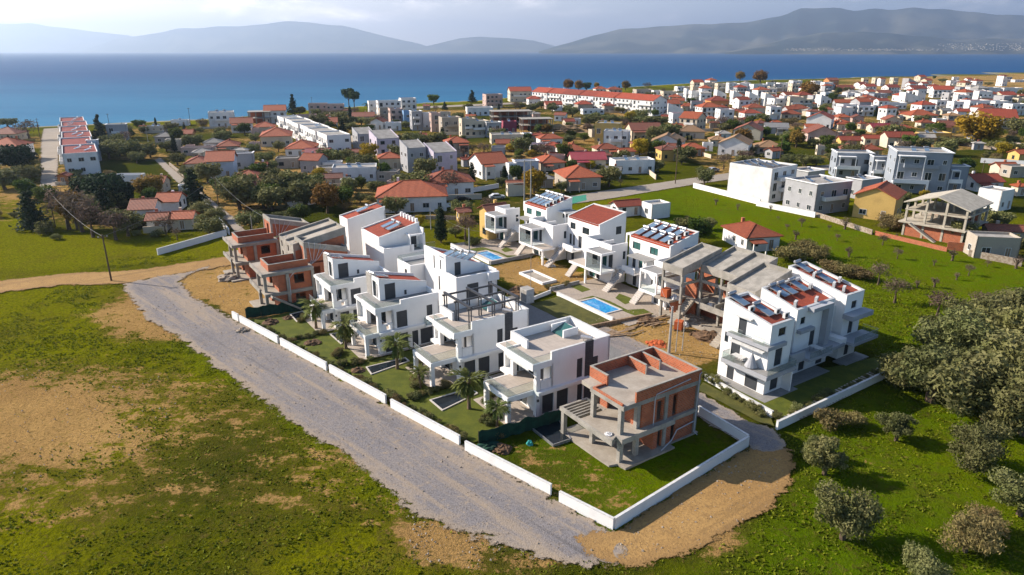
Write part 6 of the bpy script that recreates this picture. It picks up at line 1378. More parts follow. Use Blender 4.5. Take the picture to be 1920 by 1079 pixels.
f_grass = foliage('grass_blades', ((.115,.13,.006),(.18,.19,.006),(.09,.10,.008)), 0., .25); gm.materials.append(f_grass); struct(link('rough_grass', gm), 'stuff')
# ---------------------------------------------------------------- the village
WALLC = dict(W=(.74,.73,.71), C=(.58,.50,.38), Y=(.60,.40,.13), G=(.36,.36,.37), B=(.55,.60,.68), P=(.50,.36,.31), T=(.38,.33,.27), O=(.52,.22,.08), K=(.20,.35,.55), L=(.50,.45,.53), M=(.30,.06,.09), H=(.27,.30,.34))
WM = {k: simple('render_'+{'W':'white','C':'cream','Y':'yellow','G':'grey','B':'pale_blue','P':'rose','T':'tan','O':'orange','K':'blue','L':'lilac','M':'crimson','H':'blue_grey'}[k], c, tuple(x*.78 for x in c), .35, .85, lo=.45, hi=.8, fine=.12) for k, c in WALLC.items()}
m_crim = tiles('crimson_sheet', (.34,.02,.035), (.28,.02,.03), .5)
m_greyroof = tiles('grey_sheet_roof', (.26,.255,.25), (.2,.2,.195), .7)
m_flat = simple('flat_roof_screed', (.36,.34,.31), (.26,.245,.22), .5, .9, fine=.2)
m_blackroof = simple('dark_roof_membrane', (.075,.075,.08), (.1,.1,.1), .8, .7)
RM = dict(v=simple('dark_red_roof', (.24,.035,.022), (.17,.028,.02), .8, .8, fine=.3), r=m_redtile, o=m_orangetile, k=m_ochretile, d=m_oldtile, c=m_crim, g=m_greyroof, n=m_flat, b=m_blackroof)
TW = {}
def twin(wd, ht, kind):
    key = (round(wd,1), round(ht,1), kind)
    if key not in TW:
        m = MB(); wd, ht = key[0], key[1]; fw = .09
        m.box(-wd/2,-wd/2+fw,-.05,.02,0,ht).box(wd/2-fw,wd/2,-.05,.02,0,ht).box(-wd/2+fw,wd/2-fw,-.05,.02,ht-fw,ht).box(-wd/2-.05,wd/2+.05,-.09,.02,-.08,fw*.6)
        m.box(-wd/2+fw,wd/2-fw,-.015,.02,fw*.6,ht-fw,1)
        if wd > .9: m.box(-.03,.03,-.04,-.016,fw*.6,ht-fw)
        TW[key] = m.mesh('door' if kind == 'd' else 'window', [m_acwhite if kind in 'wd' else m_dark, m_pane if kind != 'd' else m_wood])
    return TW[key]
hn = 0; HOUSES = []; FOOT = []
NEARH = {}
def house(c, w, d, h, rot, roof, wall, rcol, label, name='house', cat='house', far=False):
    """one village house: c ground centre, local x along the front"""
    global hn; hn += 1; FOOT.append((c[0],c[1],math.hypot(w,d)/2)); rr = random.Random(hn*7+1); t = thing(name, label, cat, c, rot); x0,x1,y0,y1 = -w/2,w/2,-d/2,d/2; wm = WM[wall]; rm = RM[rcol]; ov = .45 if roof in 'hgx' else 0
    W_ = MB(); ro = MB(); pitch = .46
    if roof == 'f':
        ph = .5; q = .2
        W_.wall((x0,y0),(x1,y0),-.3,h+ph,q).wall((x1,y0),(x1,y1),-.3,h+ph,q).wall((x1,y1),(x0,y1),-.3,h+ph,q).wall((x0,y1),(x0,y0),-.3,h+ph,q)
        ro.box(x0+.19,x1-.19,y0+.19,y1-.19,h-.15,h+.05)
        if wall in 'HGB' and not far: k_ = MB(); k_.box(x0-.25,x1+.25,y0-.25,y0+.22,h+ph,h+ph+.16).box(x0-.25,x0+.22,y0+.22,y1,h+ph,h+ph+.16).box(x1-.22,x1+.25,y0+.22,y1,h+ph,h+ph+.16); k_.build('coping', m_white, t)
        if wall == 'H' and not far:
            k_ = MB(); k_.box(x0-.3,x0+w*.62,y0-2.6,y0-.01,2.9,3.2).box(x0-.3,x0-.05,y0-2.6,y0-2.35,-.2,2.9).box(x0+w*.58,x0+w*.62,y0-2.6,y0-2.35,-.2,2.9).box(x0-.3,x0+w*.62,y0-2.6,y0-2.5,3.2,4.0); k_.build('terrace', m_white, t)
            k_ = MB(); k_.box(x0+.4,x0+w*.5,y0-1.9,y0-.01,h-.6,h-.35).box(x0+.4,x0+.6,y0-1.9,y0-1.7,3.2,h-.6).box(x0+w*.5-.2,x0+w*.5,y0-1.9,y0-1.7,3.2,h-.6); k_.build('pergola_frame', m_white, t)
    elif roof in 's':
        rise = min(d*.24,2.2); zr = lambda x,y: h-.3+(y-y0)/d*rise; W_.prism([(x0,y0),(x1,y0),(x1,y1),(x0,y1)],-.3,zr)
        for xx in (x0,x1-.25): W_.prism([(xx,y0),(xx+.25,y0),(xx+.25,y1),(xx,y1)],zr,lambda x,y: zr(x,y)+.45)
        ro.prism([(x0+.25,y0+.05),(x1-.25,y0+.05),(x1-.25,y1-.02),(x0+.25,y1-.02)],lambda x,y: zr(x,y)+.01,lambda x,y: zr(x,y)+.2)
    elif roof in 'q':
        rise = min(w*.5,3.2); zr = lambda x,y: h+(x1-x)/w*rise; W_.prism([(x0,y0),(x1,y0),(x1,y1),(x0,y1)],-.3,zr)
        for yy in (y0,y1-.25): W_.prism([(x0,yy),(x1,yy),(x1,yy+.25),(x0,yy+.25)],zr,lambda x,y: zr(x,y)+.25)
        ro.prism([(x0+.05,y0+.26),(x1+.02,y0+.26),(x1+.02,y1-.26),(x0+.05,y1-.26)],lambda x,y: zr(x,y)+.01,lambda x,y: zr(x,y)+.15)
    else:
        W_.box(x0,x1,y0,y1,-.3,h)
        X0,X1,Y0,Y1 = x0-ov,x1+ov,y0-ov,y1+ov; e = h-.02; th = .16
        if roof == 'h':
            rz_ = min(w,d)/2*pitch+.1; k = min(w,d)/2+ov
            if w >= d: A,B = (X0+k,0,e+rz_+.1),(X1-k,0,e+rz_+.1)
            else: A,B = (0,Y0+k,e+rz_+.1),(0,Y1-k,e+rz_+.1)
            b = [(X0,Y0,e),(X1,Y0,e),(X1,Y1,e),(X0,Y1,e)]; vs = b+[(p[0],p[1],e+th) for p in b]+[A,B]
            fs = [(3,2,1,0),(0,1,5,4),(1,2,6,5),(2,3,7,6),(3,0,4,7)]
            fs += [(4,5,9,8),(5,6,9),(6,7,8,9),(7,4,8)] if w >= d else [(4,5,8),(5,6,9,8),(6,7,9),(7,4,8,9)]
            ro.add(vs, fs)
            for p_, q_ in ((b[0],A),(b[1],B if w >= d else A),(b[2],B),(b[3],A if w >= d else B),(A,B)):
                if (Vector(p_)-Vector(q_)).length > .3: ro.bar((p_[0],p_[1],p_[2]+(th if p_ in b else 0)+.02),(q_[0],q_[1],q_[2]+.03),.22,.12)
        else:
            rz_ = (d if roof == 'g' else w)/2*pitch
            if roof == 'g':
                W_.add([(x0,y0,h),(x0,y1,h),(x0,0,h+rz_),(x1,y0,h),(x1,y1,h),(x1,0,h+rz_)],[(0,2,1),(3,4,5)])
                sl = lambda y: h+rz_*(1-abs(y)/(d/2))
                for a_,b_ in ((Y0,0),(0,Y1)): ro.prism([(X0,a_),(X1,a_),(X1,b_),(X0,b_)],lambda x,y: sl(y)+.0,lambda x,y: sl(y)+th)
                ro.bar((X0,0,h+rz_+th),(X1,0,h+rz_+th),.25,.14)
            else:
                W_.add([(x0,y0,h),(x1,y0,h),(0,y0,h+rz_),(x0,y1,h),(x1,y1,h),(0,y1,h+rz_)],[(0,1,2),(3,5,4)])
                sl = lambda x: h+rz_*(1-abs(x)/(w/2))
                for a_,b_ in ((X0,0),(0,X1)): ro.prism([(a_,Y0),(b_,Y0),(b_,Y1),(a_,Y1)],lambda x,y: sl(x)+.0,lambda x,y: sl(x)+th)
                ro.bar((0,Y0,h+rz_+th),(0,Y1,h+rz_+th),.25,.14)
    W_.build('wall', wm, t); rf = ro.build('roof', rm, t)
    if roof in 'hg' and rr.random() < .75:
        cx = rr.uniform(-.25,.25)*w; cy = rr.uniform(.1,.3)*d; MB().box(cx-.3,cx+.3,cy-.25,cy+.25,h,h+min(w,d)*.19+.9).build('chimney', wm if rr.random()<.6 else m_brick, rf)
    nf = max(1,int(h/2.7)); fh = h/nf
    for fl in range(nf):
        zb = fl*fh+.95
        for side, L, ang in (('f',w,0.),('l',d,-math.pi/2),('r',d,math.pi/2)):
            nb = max(1,int(L/2.9)); 
            for i in range(nb):
                u = -L/2+(i+.5)*L/nb; q = rr.random()
                if q < .06 or (side != 'f' and q < .22) or ('blank' in label and side == 'l') or ('solar roof by' in label and side == 'l'): continue
                big = fl > 0 and side == 'f' and rr.random() < .5; dr = (fl == 0 and i == nb//2 and side == 'f')
                wd = 1.7 if big else (1.0 if dr else rr.choice((1.0,1.3,1.6))); z_ = fl*fh+.12 if (big or dr) else zb; ht = min(2.1 if (big or dr) else 1.25, fh-.5-(z_-fl*fh))
                m_ = twin(wd, max(ht,.6), 'd' if dr else ('w' if hn%3 else 'k'))
                pos = (u,y0,z_) if side == 'f' else ((x0,-u,z_) if side == 'l' else (x1,u,z_))
                link(m_.name.split('.')[0], m_, t, pos, ang)
        if nf > 1 and fl > 0 and roof in 'fhgx' and w > 5 and not (wall == 'H' and fl == 1):
            bw = w*rr.uniform(.45,.8); bc = rr.uniform(-.1,.1)*w
            b = MB(); b.box(bc-bw/2,bc+bw/2,y0-1.2,y0-.01,fl*fh-.12,fl*fh+.05).box(bc-bw/2,bc+bw/2,y0-1.2,y0-1.1,fl*fh+.05,fl*fh+.9).box(bc-bw/2,bc-bw/2+.1,y0-1.1,y0-.01,fl*fh+.05,fl*fh+.9).box(bc+bw/2-.1,bc+bw/2,y0-1.1,y0-.01,fl*fh+.05,fl*fh+.9); b.build('balcony', WM['W'] if wall in 'WBGC' else wm, t)
    if roof in 'hg' and nf == 1 and w > 7 and not far and rr.random() < .7:
        pw = w*rr.uniform(.3,.5); px_ = rr.choice((-1,1))*(w-pw)/2*.9; k_ = MB(); k_.prism([(px_-pw/2,y0-2.3),(px_+pw/2,y0-2.3),(px_+pw/2,y0-.3),(px_-pw/2,y0-.3)],lambda x,y: h-.35+(y-y0)*.16,lambda x,y: h-.22+(y-y0)*.16); k_.build('porch_roof', rm, t)
        for x in (px_-pw/2+.15,px_+pw/2-.15): MB().box(x-.12,x+.12,y0-2.2,y0-1.96,-.2,h-.68).build('porch_post', wm, t)
    if roof == 'f' and min(w,d) > 5 and not far: HOUSES.append((t,c,w,d,h,rot,label))
    return t
def frame(c, w, d, h, rot, label):
    t = thing('unfinished_building', label, 'unfinished building', c, rot); nf = max(1,round(h/3.)); fh = h/nf; nx_ = max(2,int(w/3.6)+1); ny_ = max(2,int(d/4)+1)
    for fl in range(nf+1):
        if fl: MB().box(-w/2-.3,w/2+.3,-d/2-.3,d/2+.3,fl*fh-.22,fl*fh).build('floor_slab', m_conc, t)
        if fl < nf:
            for i in range(nx_):
                for j in range(ny_):
                    x = -w/2+.2+(w-.4)*i/(nx_-1); y = -d/2+.2+(d-.4)*j/(ny_-1); MB().box(x-.17,x+.17,y-.17,y+.17,fl*fh-(.3 if fl==0 else 0),(fl+1)*fh-.22).build('column', m_conc, t)
            MB().box(-w/2+.5,w/2-.5,d/2-.6,d/2-.4,fl*fh,(fl+1)*fh-.23).build('back_wall', m_brick, t)
    return t
TOWN = """
A -80 262 500 385 h W o 8 .8 red roofed white house at the left frame edge behind the pine
A -60 215 340 290 h C d 8 .8 second red roofed house behind it at the left frame edge
A 682 762 490 345 f B n 20 .8 grey blue block attached to the right of the white terrace row
A 820 965 335 225 f G n 20 .6 grey windowless block beside the tall seaside spruce
A 1090 1255 275 240 f C n 10 .6 low cream flat roofed house near the left shore
A 1050 1110 275 250 g C o 10 .8 tiny red roofed hut near the left shore
A 1165 1330 360 310 h G g 15 .8 grey roofed house between left shore trees
A 1325 1475 345 285 g O o 10 .8 brown walled house with orange gable roof at left
A 1250 1370 410 340 f C n 15 .8 flat roofed cream house below the brown gabled house
A 1370 1610 450 400 f P n 8 .4 long low pink rimmed flat building at left
A 1530 1690 410 355 h W g 15 .8 grey roofed white house behind the long pink building
A 1630 1815 430 390 h C o 15 1.2 orange hip house right of the grey roofed one at left
A 1395 1610 590 510 h C o 15 1.2 low orange roofed wing in front of the pale blue house
A 1560 1800 620 490 g B o 15 1.1 pale blue two storey house with dark shutters and orange roof
A 1760 1915 550 445 f G n 12 .7 plain grey flat block right of the pale blue house
A 1105 1290 728 650 g C o 8 1. small cream house with orange roof and white pipe
A 990 1240 970 850 g W d 12 1.15 white house with dark red roof nearest the big pines
A 1175 1415 870 815 g W o 8 1.05 tiled roof house at the rear of the left red roofed group
A 1105 1310 1015 940 g W o 12 .95 white fronted house with small chimney in the left red roofed group
A 1290 1505 1005 945 g C o 8 .9 low house with pale trim beside the white ramp
A 445 545 665 620 x O o 10 1. little orange roofed hut beside the white terrace row
A 885 1095 690 610 f W n 5 .4 low white carport behind the pine crowns
A 1580 1765 240 130 f W n 20 .8 white seaside flats with open balconies at left
A 1735 1905 275 205 g W o 20 .8 white house with orange roof beside the seaside flats
A 1290 1425 225 195 f W n 10 .6 low white house on the left shore
B 388 560 325 230 g W o 15 .8 tall white house with orange roof on the left shoreline
B 310 475 410 355 h C o 15 .8 cream orange hip house behind the larger cream one
B 358 610 500 425 h C o 15 1.1 larger cream house with orange hip roof in the left village
B 540 805 580 520 h W o 8 1.1 white walled hip house in front of the stepped terrace
B 475 655 665 600 f T n 10 .7 low brown old house with flat roof in the left village
B 650 875 700 605 g G o -12 .9 bare grey gable house with orange roof edge
B 690 900 605 565 g W c 8 .6 pink sheet roofed white house behind the grey gable house
B 825 975 690 630 f W n 10 .7 small white flat house behind the grey gable house
B 720 860 260 185 f P n 15 .7 long rose flat roofed house on the shore, left half
B 845 985 262 190 f P n 15 .7 long rose flat roofed house on the shore, right half
B 630 775 310 270 f P d 15 .6 rose house with reddish flat roof behind the stepped terrace
B 740 940 370 320 g W o 12 .6 orange roof just behind the stepped white terrace
B 1050 1215 525 405 s G n 28 1.1 left half of the farther concrete twin house
B 1175 1398 568 440 s L n 28 1.1 right lilac walled half of the farther concrete twin house
B 1405 1600 695 510 s G n 28 1.1 left half of the nearer concrete twin house
B 1580 1830 700 545 s L n 28 1.1 right lilac walled half of the nearer concrete twin house
B 1175 1315 375 315 x W o -10 .9 white gabled house behind the farther concrete twin
B 1290 1410 380 330 f W n 10 .7 low white house beside the white gabled one behind the twins
B 1160 1250 255 165 f W n 20 .8 white seaside flats left of the coloured row
B 1225 1410 275 165 f W n 20 .6 white seaside flats in the middle before the beach lawn
B 1395 1525 255 145 f W r 20 .8 white seaside house with reddish roof at the beach lawn
B 1240 1325 310 220 f T n 20 1 tan block at the left end of the coloured row
B 1315 1425 345 225 f P n 20 1 rose block in the coloured row next to the blue one
B 1420 1490 350 240 f K n 20 1 bright blue painted house in the coloured row
B 1475 1570 380 245 f G n 20 1.1 grey block right of the blue painted house
B 1560 1630 375 255 f W n 20 1 white and brown block in the coloured row
B 1620 1710 390 258 f P n 20 1 salmon block at the right end of the coloured row
B 1690 1850 410 290 f T n 20 .8 raw brown block with open terrace right of the coloured row
B 1840 1970 430 300 f C n 20 .8 cream balcony house right of the raw brown block
B 1040 1215 310 275 g C d 10 .6 dark red roof house among trees before the pines
B 900 1235 765 670 f W n 10 .6 old white flat roofed house with ruined terrace
B 830 980 800 755 g C d 12 .7 low shed with dark red roof beside the old flat house
B 1222 1765 990 880 h W o 8 .62 big white two storey house with wide orange hip roof
B 1560 1965 880 775 h W o 12 .7 wide orange hip house behind the big two storey one
B 1232 1415 670 590 h C o 12 .8 orange hip house between the two concrete twins
B 1720 1925 580 475 h T o 12 .8 orange hip house behind the nearer concrete twin
B 150 400 815 740 h C o 10 .8 orange hip house hidden in the clump above the brick shells
B 270 470 860 800 h T d 10 .8 darker hip roof hidden in the clump above the brick shells
C 305 620 825 710 g W o 25 1.05 white two storey house with big orange gable roof
C 590 680 830 720 f W n 25 1 balcony annex at the right of the orange gable house
C 640 840 780 705 f B n 10 .6 pale blue flat house right of the orange gable house
C 780 1045 765 710 h C o 15 1.1 weathered orange hip house left of the crimson roof
C 810 1025 585 525 h W o 12 .6 bright orange hip roofed white house in the village centre
C 760 925 620 575 f W c 8 .6 white building with crimson flat roof in the village centre
C 712 792 545 490 f W n 12 1 small white cube house in the village centre
C 468 725 565 500 f C n 8 .6 long low cream building with tank on its roof
C 950 1205 680 615 h W o 12 1.2 white walled hip house behind the crimson roof
C 1045 1350 760 680 g C c 5 .6 house under a bright crimson sheet roof
C 1225 1450 655 625 h C o 10 .7 orange hip house behind the crimson roof at right
C 1415 1565 670 640 g C o 10 .6 orange roofed cottage right of the crimson roof
C 935 1315 915 820 h T o 12 1. brown porch house with orange hip roof by the green pond
C 1360 1705 790 700 f W n 10 .5 low white house with flat roof and orange canopy
C 588 725 950 860 g C d 8 .6 stone walled hut with dark roof behind the far stair house
C 1255 1460 560 415 f Y n -15 .8 tall sand yellow block beside the sandy mound
C 1320 1520 610 475 f W n -15 .7 white glass fronted house before the sand yellow block
C 1475 1765 540 460 g C d 5 .7 cream house with striped red roofs right of the glass house
C 1510 1660 645 565 h Y d 8 .8 yellow cottage with old hip roof, left of two
C 1675 1915 605 545 x W k -15 .7 white gabled house with ochre roof in the village
C 1700 1900 690 610 h Y d 8 .8 yellow cottage with old hip roof, right of two
C 1780 1930 495 440 g Y o 8 .8 yellow orange roofed house right of the striped roofs
C 90 260 470 370 f T n 20 .8 tan raw block near the palm, left of the cream flats
C 245 470 510 400 f C n 20 .7 cream flats with balconies beside the palm
C 560 675 480 400 f M n 10 .8 crimson walled building before the timber frame
C 430 560 510 410 f G n 15 .8 grey walled block before the timber frame
C 290 500 350 295 f W n 10 .6 low white shed roofs left of the timber frame
C 418 570 290 195 f P n 20 .7 rose seaside block with curved roof
C 600 790 245 165 g C r 10 .6 cream apartment block with red roof left of the long terrace
C 742 870 270 225 h W r 10 .7 red hip house in front of the long terrace's left end
C 870 1020 300 265 g P r 10 .6 low red roof among scrub before the long terrace
C 1100 1245 315 265 h T r 10 .8 dark red roof in the scrub before the long terrace
C 1150 1330 340 308 f W n 8 .5 low white sheds before the long terrace
C 1305 1410 325 275 h T r 8 .8 red hip roof before the long terrace, right one
C 1240 1355 200 150 h W o 10 .7 orange roof on the shore behind the long terrace, left one
C 1335 1465 205 155 h C o 10 .7 orange roof on the shore behind the long terrace, right one
C 1540 1690 220 158 f T n 10 .7 brown modern flats behind the long terrace
C 1680 1755 225 165 f W n 10 .8 white cube flats behind the long terrace
C 1745 1865 240 172 f C n 10 .7 cream flats behind the long terrace
C 1855 1930 215 135 f W n 10 .8 tall white flats behind the long terrace's right end
C 950 1060 390 345 g W d -20 .7 white walled shed left of the sandy mound
D 165 445 725 600 g C o -38 1. tall cream house with small windows on the grass lot
D 710 1022 815 720 x C d -25 1. cream barn like house with dark gable on the grass lot
D 1010 1265 755 690 g G g -12 .6 grey sheet roofed shed right of the barn like house
D 1440 1715 705 600 x W r -30 .9 white gabled house with dark red roof
D 1390 1755 835 750 x P d -8 .7 pinkish low barn with wide brown gable roof
D 555 905 975 855 x W k -25 .9 white gabled house with ochre roof near the solar block
D 905 1215 960 900 h T k -10 .8 ochre hip roof house right of the white gabled one
D 455 650 880 825 h C k -8 .8 ochre hip roof house left of the white gabled one
D -40 245 905 830 x W k -20 .9 white gabled house with ochre roof left of the ochre hips
D 130 435 800 735 h C k -8 .7 big ochre hip roof house behind the cypress pair
D 160 440 975 905 h O o 0 .7 brick walled house with orange hip roof by the lane
D -20 175 960 890 g O d 0 .7 brick walled house with brown roof by the lane
D 20 205 750 695 h W o -5 .7 small orange hip house left of the tall cream house
D 215 335 430 345 q W r 0 1.2 white house with red roof falling right in the sawtooth row
D 365 490 445 350 q W r 0 1.2 white house with red roof falling right in the sawtooth row
D 515 640 455 360 q W r 0 1.2 white house with red roof falling right in the sawtooth row
D 675 805 465 372 q W r 0 1.2 white house with red roof falling right in the sawtooth row
D 830 965 470 382 q W r 0 1.2 white house with red roof falling right in the sawtooth row
D 988 1125 475 392 q W r 0 1.2 white house with red roof falling right in the sawtooth row
D 425 670 495 425 h O r 5 .8 orange walled house with red hip roof below the sawtooth row
D 165 345 530 480 h C o 5 .7 cream hip house left of the red roofs below the sawtooth row
D 325 595 585 490 h W o 10 .7 white balcony house with orange hip roof below the sawtooth row
D 612 785 585 530 h Y o 5 .8 yellow hip house below the sawtooth row
D 765 995 605 550 h W r 5 .7 white walled red hip house below the sawtooth row
D 800 1035 545 495 h C o 5 .7 larger orange hip roof below the sawtooth row
D 1080 1200 475 395 g W o 20 .9 white house with orange roof right of the sawtooth row
D 1170 1345 420 365 g W o 15 .8 white house with orange roof before the bronze plane tree
D 1160 1395 610 560 h C o 0 .7 long orange hip house left of the white gabled house
D 1230 1475 555 505 h C o 0 .7 second orange hip house left of the white gabled house
D 1560 1725 565 515 h W o 0 .7 orange hip house in front of the scrub belt
D 1720 1880 650 590 h P o 0 .7 rose walled orange hip house right of the white gabled house
D 1720 1865 715 660 h C o 0 .7 cream orange hip house right of the white gabled house
D 425 545 650 610 h C o 0 .8 small red roof beside the pinkish bare tree
D 755 895 665 620 h C o 0 .7 orange roof behind the dense green tree
D 1070 1195 690 640 h C o 0 .7 orange roof behind the grey shed
D 1420 1545 490 460 h C o 0 .6 orange roof at the foot of the bronze plane tree
D 125 295 340 288 f C n 10 .6 long low cream shore house at the left of the far row
D 285 400 345 290 f C n 10 .7 cream shore flats in the far row
D 380 535 335 250 f C r 10 .7 cream shore flats with reddish roof in the far row
D 528 642 340 255 f C r 10 .8 cream shore flats with balconies in the far row
D 640 745 345 250 f W n 10 .8 white shore flats under the smaller plane tree
D 742 852 345 255 f W n 10 .8 white shore flats between the two plane trees
D 865 1050 350 265 f W n 10 .7 white shore flats under the wide plane tree
D 1052 1140 345 285 f C n 10 .8 small tan house right of the wide plane tree
D 1140 1272 330 250 f W n 10 .7 plain white block right of the tan house on the shore
D 1265 1392 335 228 f W n 10 .8 tall plain white block beside the bronze plane tree
D 1585 1705 325 245 f W n 10 .8 white block right of the bronze plane tree
D 1615 1765 285 218 g O d 10 .7 brick walled house with brown roof on the far shore
D -10 140 415 335 f C n 10 .7 cream flats left of the sawtooth row
D 140 225 420 355 f W n 10 .8 white balcony house left of the sawtooth row
D 1580 1705 440 345 f W n 15 .8 white modern balcony house right of the bronze plane tree
D 1690 1835 440 372 f G n 15 .8 grey white modern house right of the balcony house
D 1800 1930 440 355 f W r 15 .8 white modern house with red rim above the scrub belt
D 1715 1925 325 295 g O o 10 .5 long orange roofed house on the far shore
E 95 222 440 350 f W r 12 .8 white terrace house with red rim in the modern row
E 220 350 455 360 f W n 12 .8 white twin balcony house in the modern row
E 345 535 440 360 f H n 12 .7 grey modern house left of the white modern rows
E 270 432 345 280 g W r 10 .7 white house with red roof in the far rank, first of three alike
E 488 665 352 290 g W r 10 .7 white house with red roof in the far rank, second of three alike
E 720 935 355 302 g W r 10 .6 white house with wide red roof in the far rank, third of three alike
E 968 1170 395 312 g W r -15 .8 big plain white house with red roof in the far rank
E 400 592 375 345 g C d 10 .6 dark red roofed house before the far rank
E 318 472 505 440 g W o 15 .8 white house with orange roof above the orange gables
E 470 725 510 455 f W n 8 .5 long white flat building above the orange gables
E 668 855 450 385 q W n 0 .8 white house with one slanting roof edge
E 800 965 525 460 f W n 12 .7 white modern house with dark windows right of the long flat one
E 860 985 560 505 f Y n 8 .7 yellow walled flat house among white ones
E 965 1135 520 425 f W d 12 .8 grey white modern house with solar roof in the right rows
E 1138 1285 555 440 f W d 12 .8 white modern house with dark upper windows in the right rows
E 1270 1535 550 430 f W r 10 .6 long white modern house with red roof in the right rows
E 1540 1722 545 435 f W n 10 .7 white modern house with twin dark windows in the right rows
E 1708 1925 570 465 f W n 10 .6 white framed modern house cut by the right edge
E 1220 1570 400 350 s W n 5 .5 long white hall with ribbed roof in the right rows
E 1448 1655 355 298 f W n 8 .5 white flats of the far right rank beside the hall
E 1648 1875 355 302 f W n 8 .5 white flats of the far right rank, rightmost
E 1610 1825 410 365 g C r 10 .6 cream house with red roof among the right ranks
E 1800 1930 470 405 f C n 10 .7 cream flats at the right edge of the ranks
E 1825 1940 405 380 g C o 10 .6 orange roof at the right edge of the ranks
E 1380 1492 290 225 h W r 10 .8 white villa with red hip roof alone on the heath
E 1268 1385 285 255 g P r 10 .5 low red roofed wing beside the villa on the heath
E 1798 1930 238 220 f W n 8 .4 long white shed on the heath at the right edge
E 1660 1740 195 175 g O r 8 .5 tiny red roof far out on the heath
E 1410 1800 705 590 g C r -22 .8 big cream house with dark red gable roof behind the yellow tree
E 1020 1325 745 675 g Y d -10 .6 long yellow house with brown roof
E 790 1155 835 760 f Y n -5 .6 bright yellow flat house before the yellow tree
E 680 1030 620 575 h C o 0 .7 wide orange hip house among the right village roofs
E 640 790 595 550 g P o 0 .7 rose house with orange gable among the right village roofs
E 478 685 665 615 x C d -10 .8 cream house with dark gable among the right village roofs
E 168 315 640 595 x P d -10 .8 pink gable house among the right village roofs
E 0 165 630 590 h C o 0 .7 orange hip house at the left of the right village roofs
E 0 160 690 650 h O o 0 .7 orange walled hip house left of the dark round tree
E 245 345 705 670 h C o 0 .8 orange roof right of the dark round tree
E 335 585 745 710 g C c 0 .6 bright crimson roof in the right village
E 595 795 755 715 h C o 0 .7 low orange roof right of the crimson one
E 825 1005 695 650 h C o 0 .7 orange hip roof before the long yellow house
E 1100 1275 625 575 h T k 0 .7 tan house with ochre roof among the right village
E 1000 1130 660 620 f W n 0 .7 small white house between the tan and yellow ones
E 275 480 870 800 g C r -5 .6 cream house with red awning by the lane
E 468 800 900 790 g C r -5 .6 cream walled house with blank front and red roof by the lane
E 30 275 890 820 g Y r -5 .6 pale yellow house with red roof left of the red awning
E 55 250 985 905 x C d -15 .8 cream gabled house behind the grey modern house
E 235 490 985 925 h Y o -5 .7 orange hip house behind the grey modern house
E 1750 1985 1040 955 g Y o 10 .7 orange painted house with orange roof at the right edge
F 190 570 402 215 f W b 38 1.1 tall white block with dark solar roof by the green field
F 515 880 475 312 f G n 25 .85 grey two storey house with white balconies by the green field
F 562 745 305 235 f G n 30 .8 low grey annex behind the white solar block
F 875 1062 385 285 f G n 25 .7 grey house behind the orange roofed yellow house
F 918 1195 505 372 x Y o -38 1. yellow balcony house with orange gable roof by the green field
F 785 1012 262 128 f H n -12 .8 blue grey modern house with white trim, left of the larger one
F 1005 1135 285 150 f H n -12 .8 narrow blue grey house between two modern ones
F 1100 1435 350 125 f H n -18 .9 large blue grey modern house with wide upper windows
F 1425 1558 345 205 f H n -12 .8 plain blue grey block right of the large modern house
F 1645 1818 450 345 f W n 30 .9 white blank walled block behind the open concrete frame
F 1575 1845 735 625 f T n -10 .6 beige ruin with bricked openings at the field edge
F 1660 1900 640 585 g T d -10 .4 red tiled roof behind the beige ruin
F 145 497 690 610 h W o 12 1.1 white house with orange hip roof alone at the field edge
F 1715 1868 245 222 g C o 0 .7 low orange roof near the right edge
F 1540 1775 340 285 g W r 5 .7 white house with dark red roof right of the modern houses
F 1830 1930 365 315 h C o 5 .7 orange roof at the right edge below the white wall
F 1780 1930 260 205 f T n 5 .7 long dark flat roofed house at the right edge
G 365 608 425 220 g Y d 30 .7 yellow cottage with brown tiled roof next to the far stair house
G 212 315 300 225 g Y d 20 .8 little yellow house with brown roof left of the yellow cottage
G 1540 1748 275 185 f W n 25 .8 pale violet house with railed flat roof at the field corner
G 1305 1560 260 200 g W r 20 .5 low red roofed wing of the railed flat house
G 570 700 110 30 f C n 15 .5 cream garden wall hut behind the cars
"""
def pwhouse(xl, xr, yb, ye, roof, wall, rcol, rot, ratio, label):
    xm = (xl+xr)/2; g0 = P(xm, yb); dist = g0.length if False else Vector((g0.x,g0.y)).length
    depth = (Vector((g0.x,g0.y,-CH))).dot(Vector((0,cP,-sP))); vis = (xr-xl)*depth/F
    va = math.atan2(g0.x, g0.y)                 # view azimuth away from +Y
    th = R(rot)+va*1.; ratio *= 1.2 if roof in 'hgx' else 1.; c_, s_ = abs(math.cos(th)), abs(math.sin(th)); ex = .9 if roof in 'hgx' else 0.
    w_ = max(2.5,(vis-ex)/(c_+ratio*s_)); d_ = w_*ratio; back = (w_*s_+d_*c_)/2
    u = Vector((g0.x,g0.y,0)).normalized(); c = Vector((g0.x,g0.y,0))+u*back
    h = zat(xm, yb, ye); h = max(2.4, h)
    if roof in 'hgx': h = max(2.5, h)
    return house(c, w_, d_, h, R(rot), roof, wall, rcol, label, far=dist > 420)
for ln in TOWN.strip().split('\n'):
    z,a,b,yb,ye,rf_,wl,rc,rt,ra,lab = ln.split(None,10); f_ = zone(z); x0_,y0_ = f_(float(a),float(yb)); x1_,y1_ = f_(float(b),float(ye))
    pwhouse(x0_,x1_,y0_,y1_,rf_,wl,rc,float(rt),float(ra),lab)
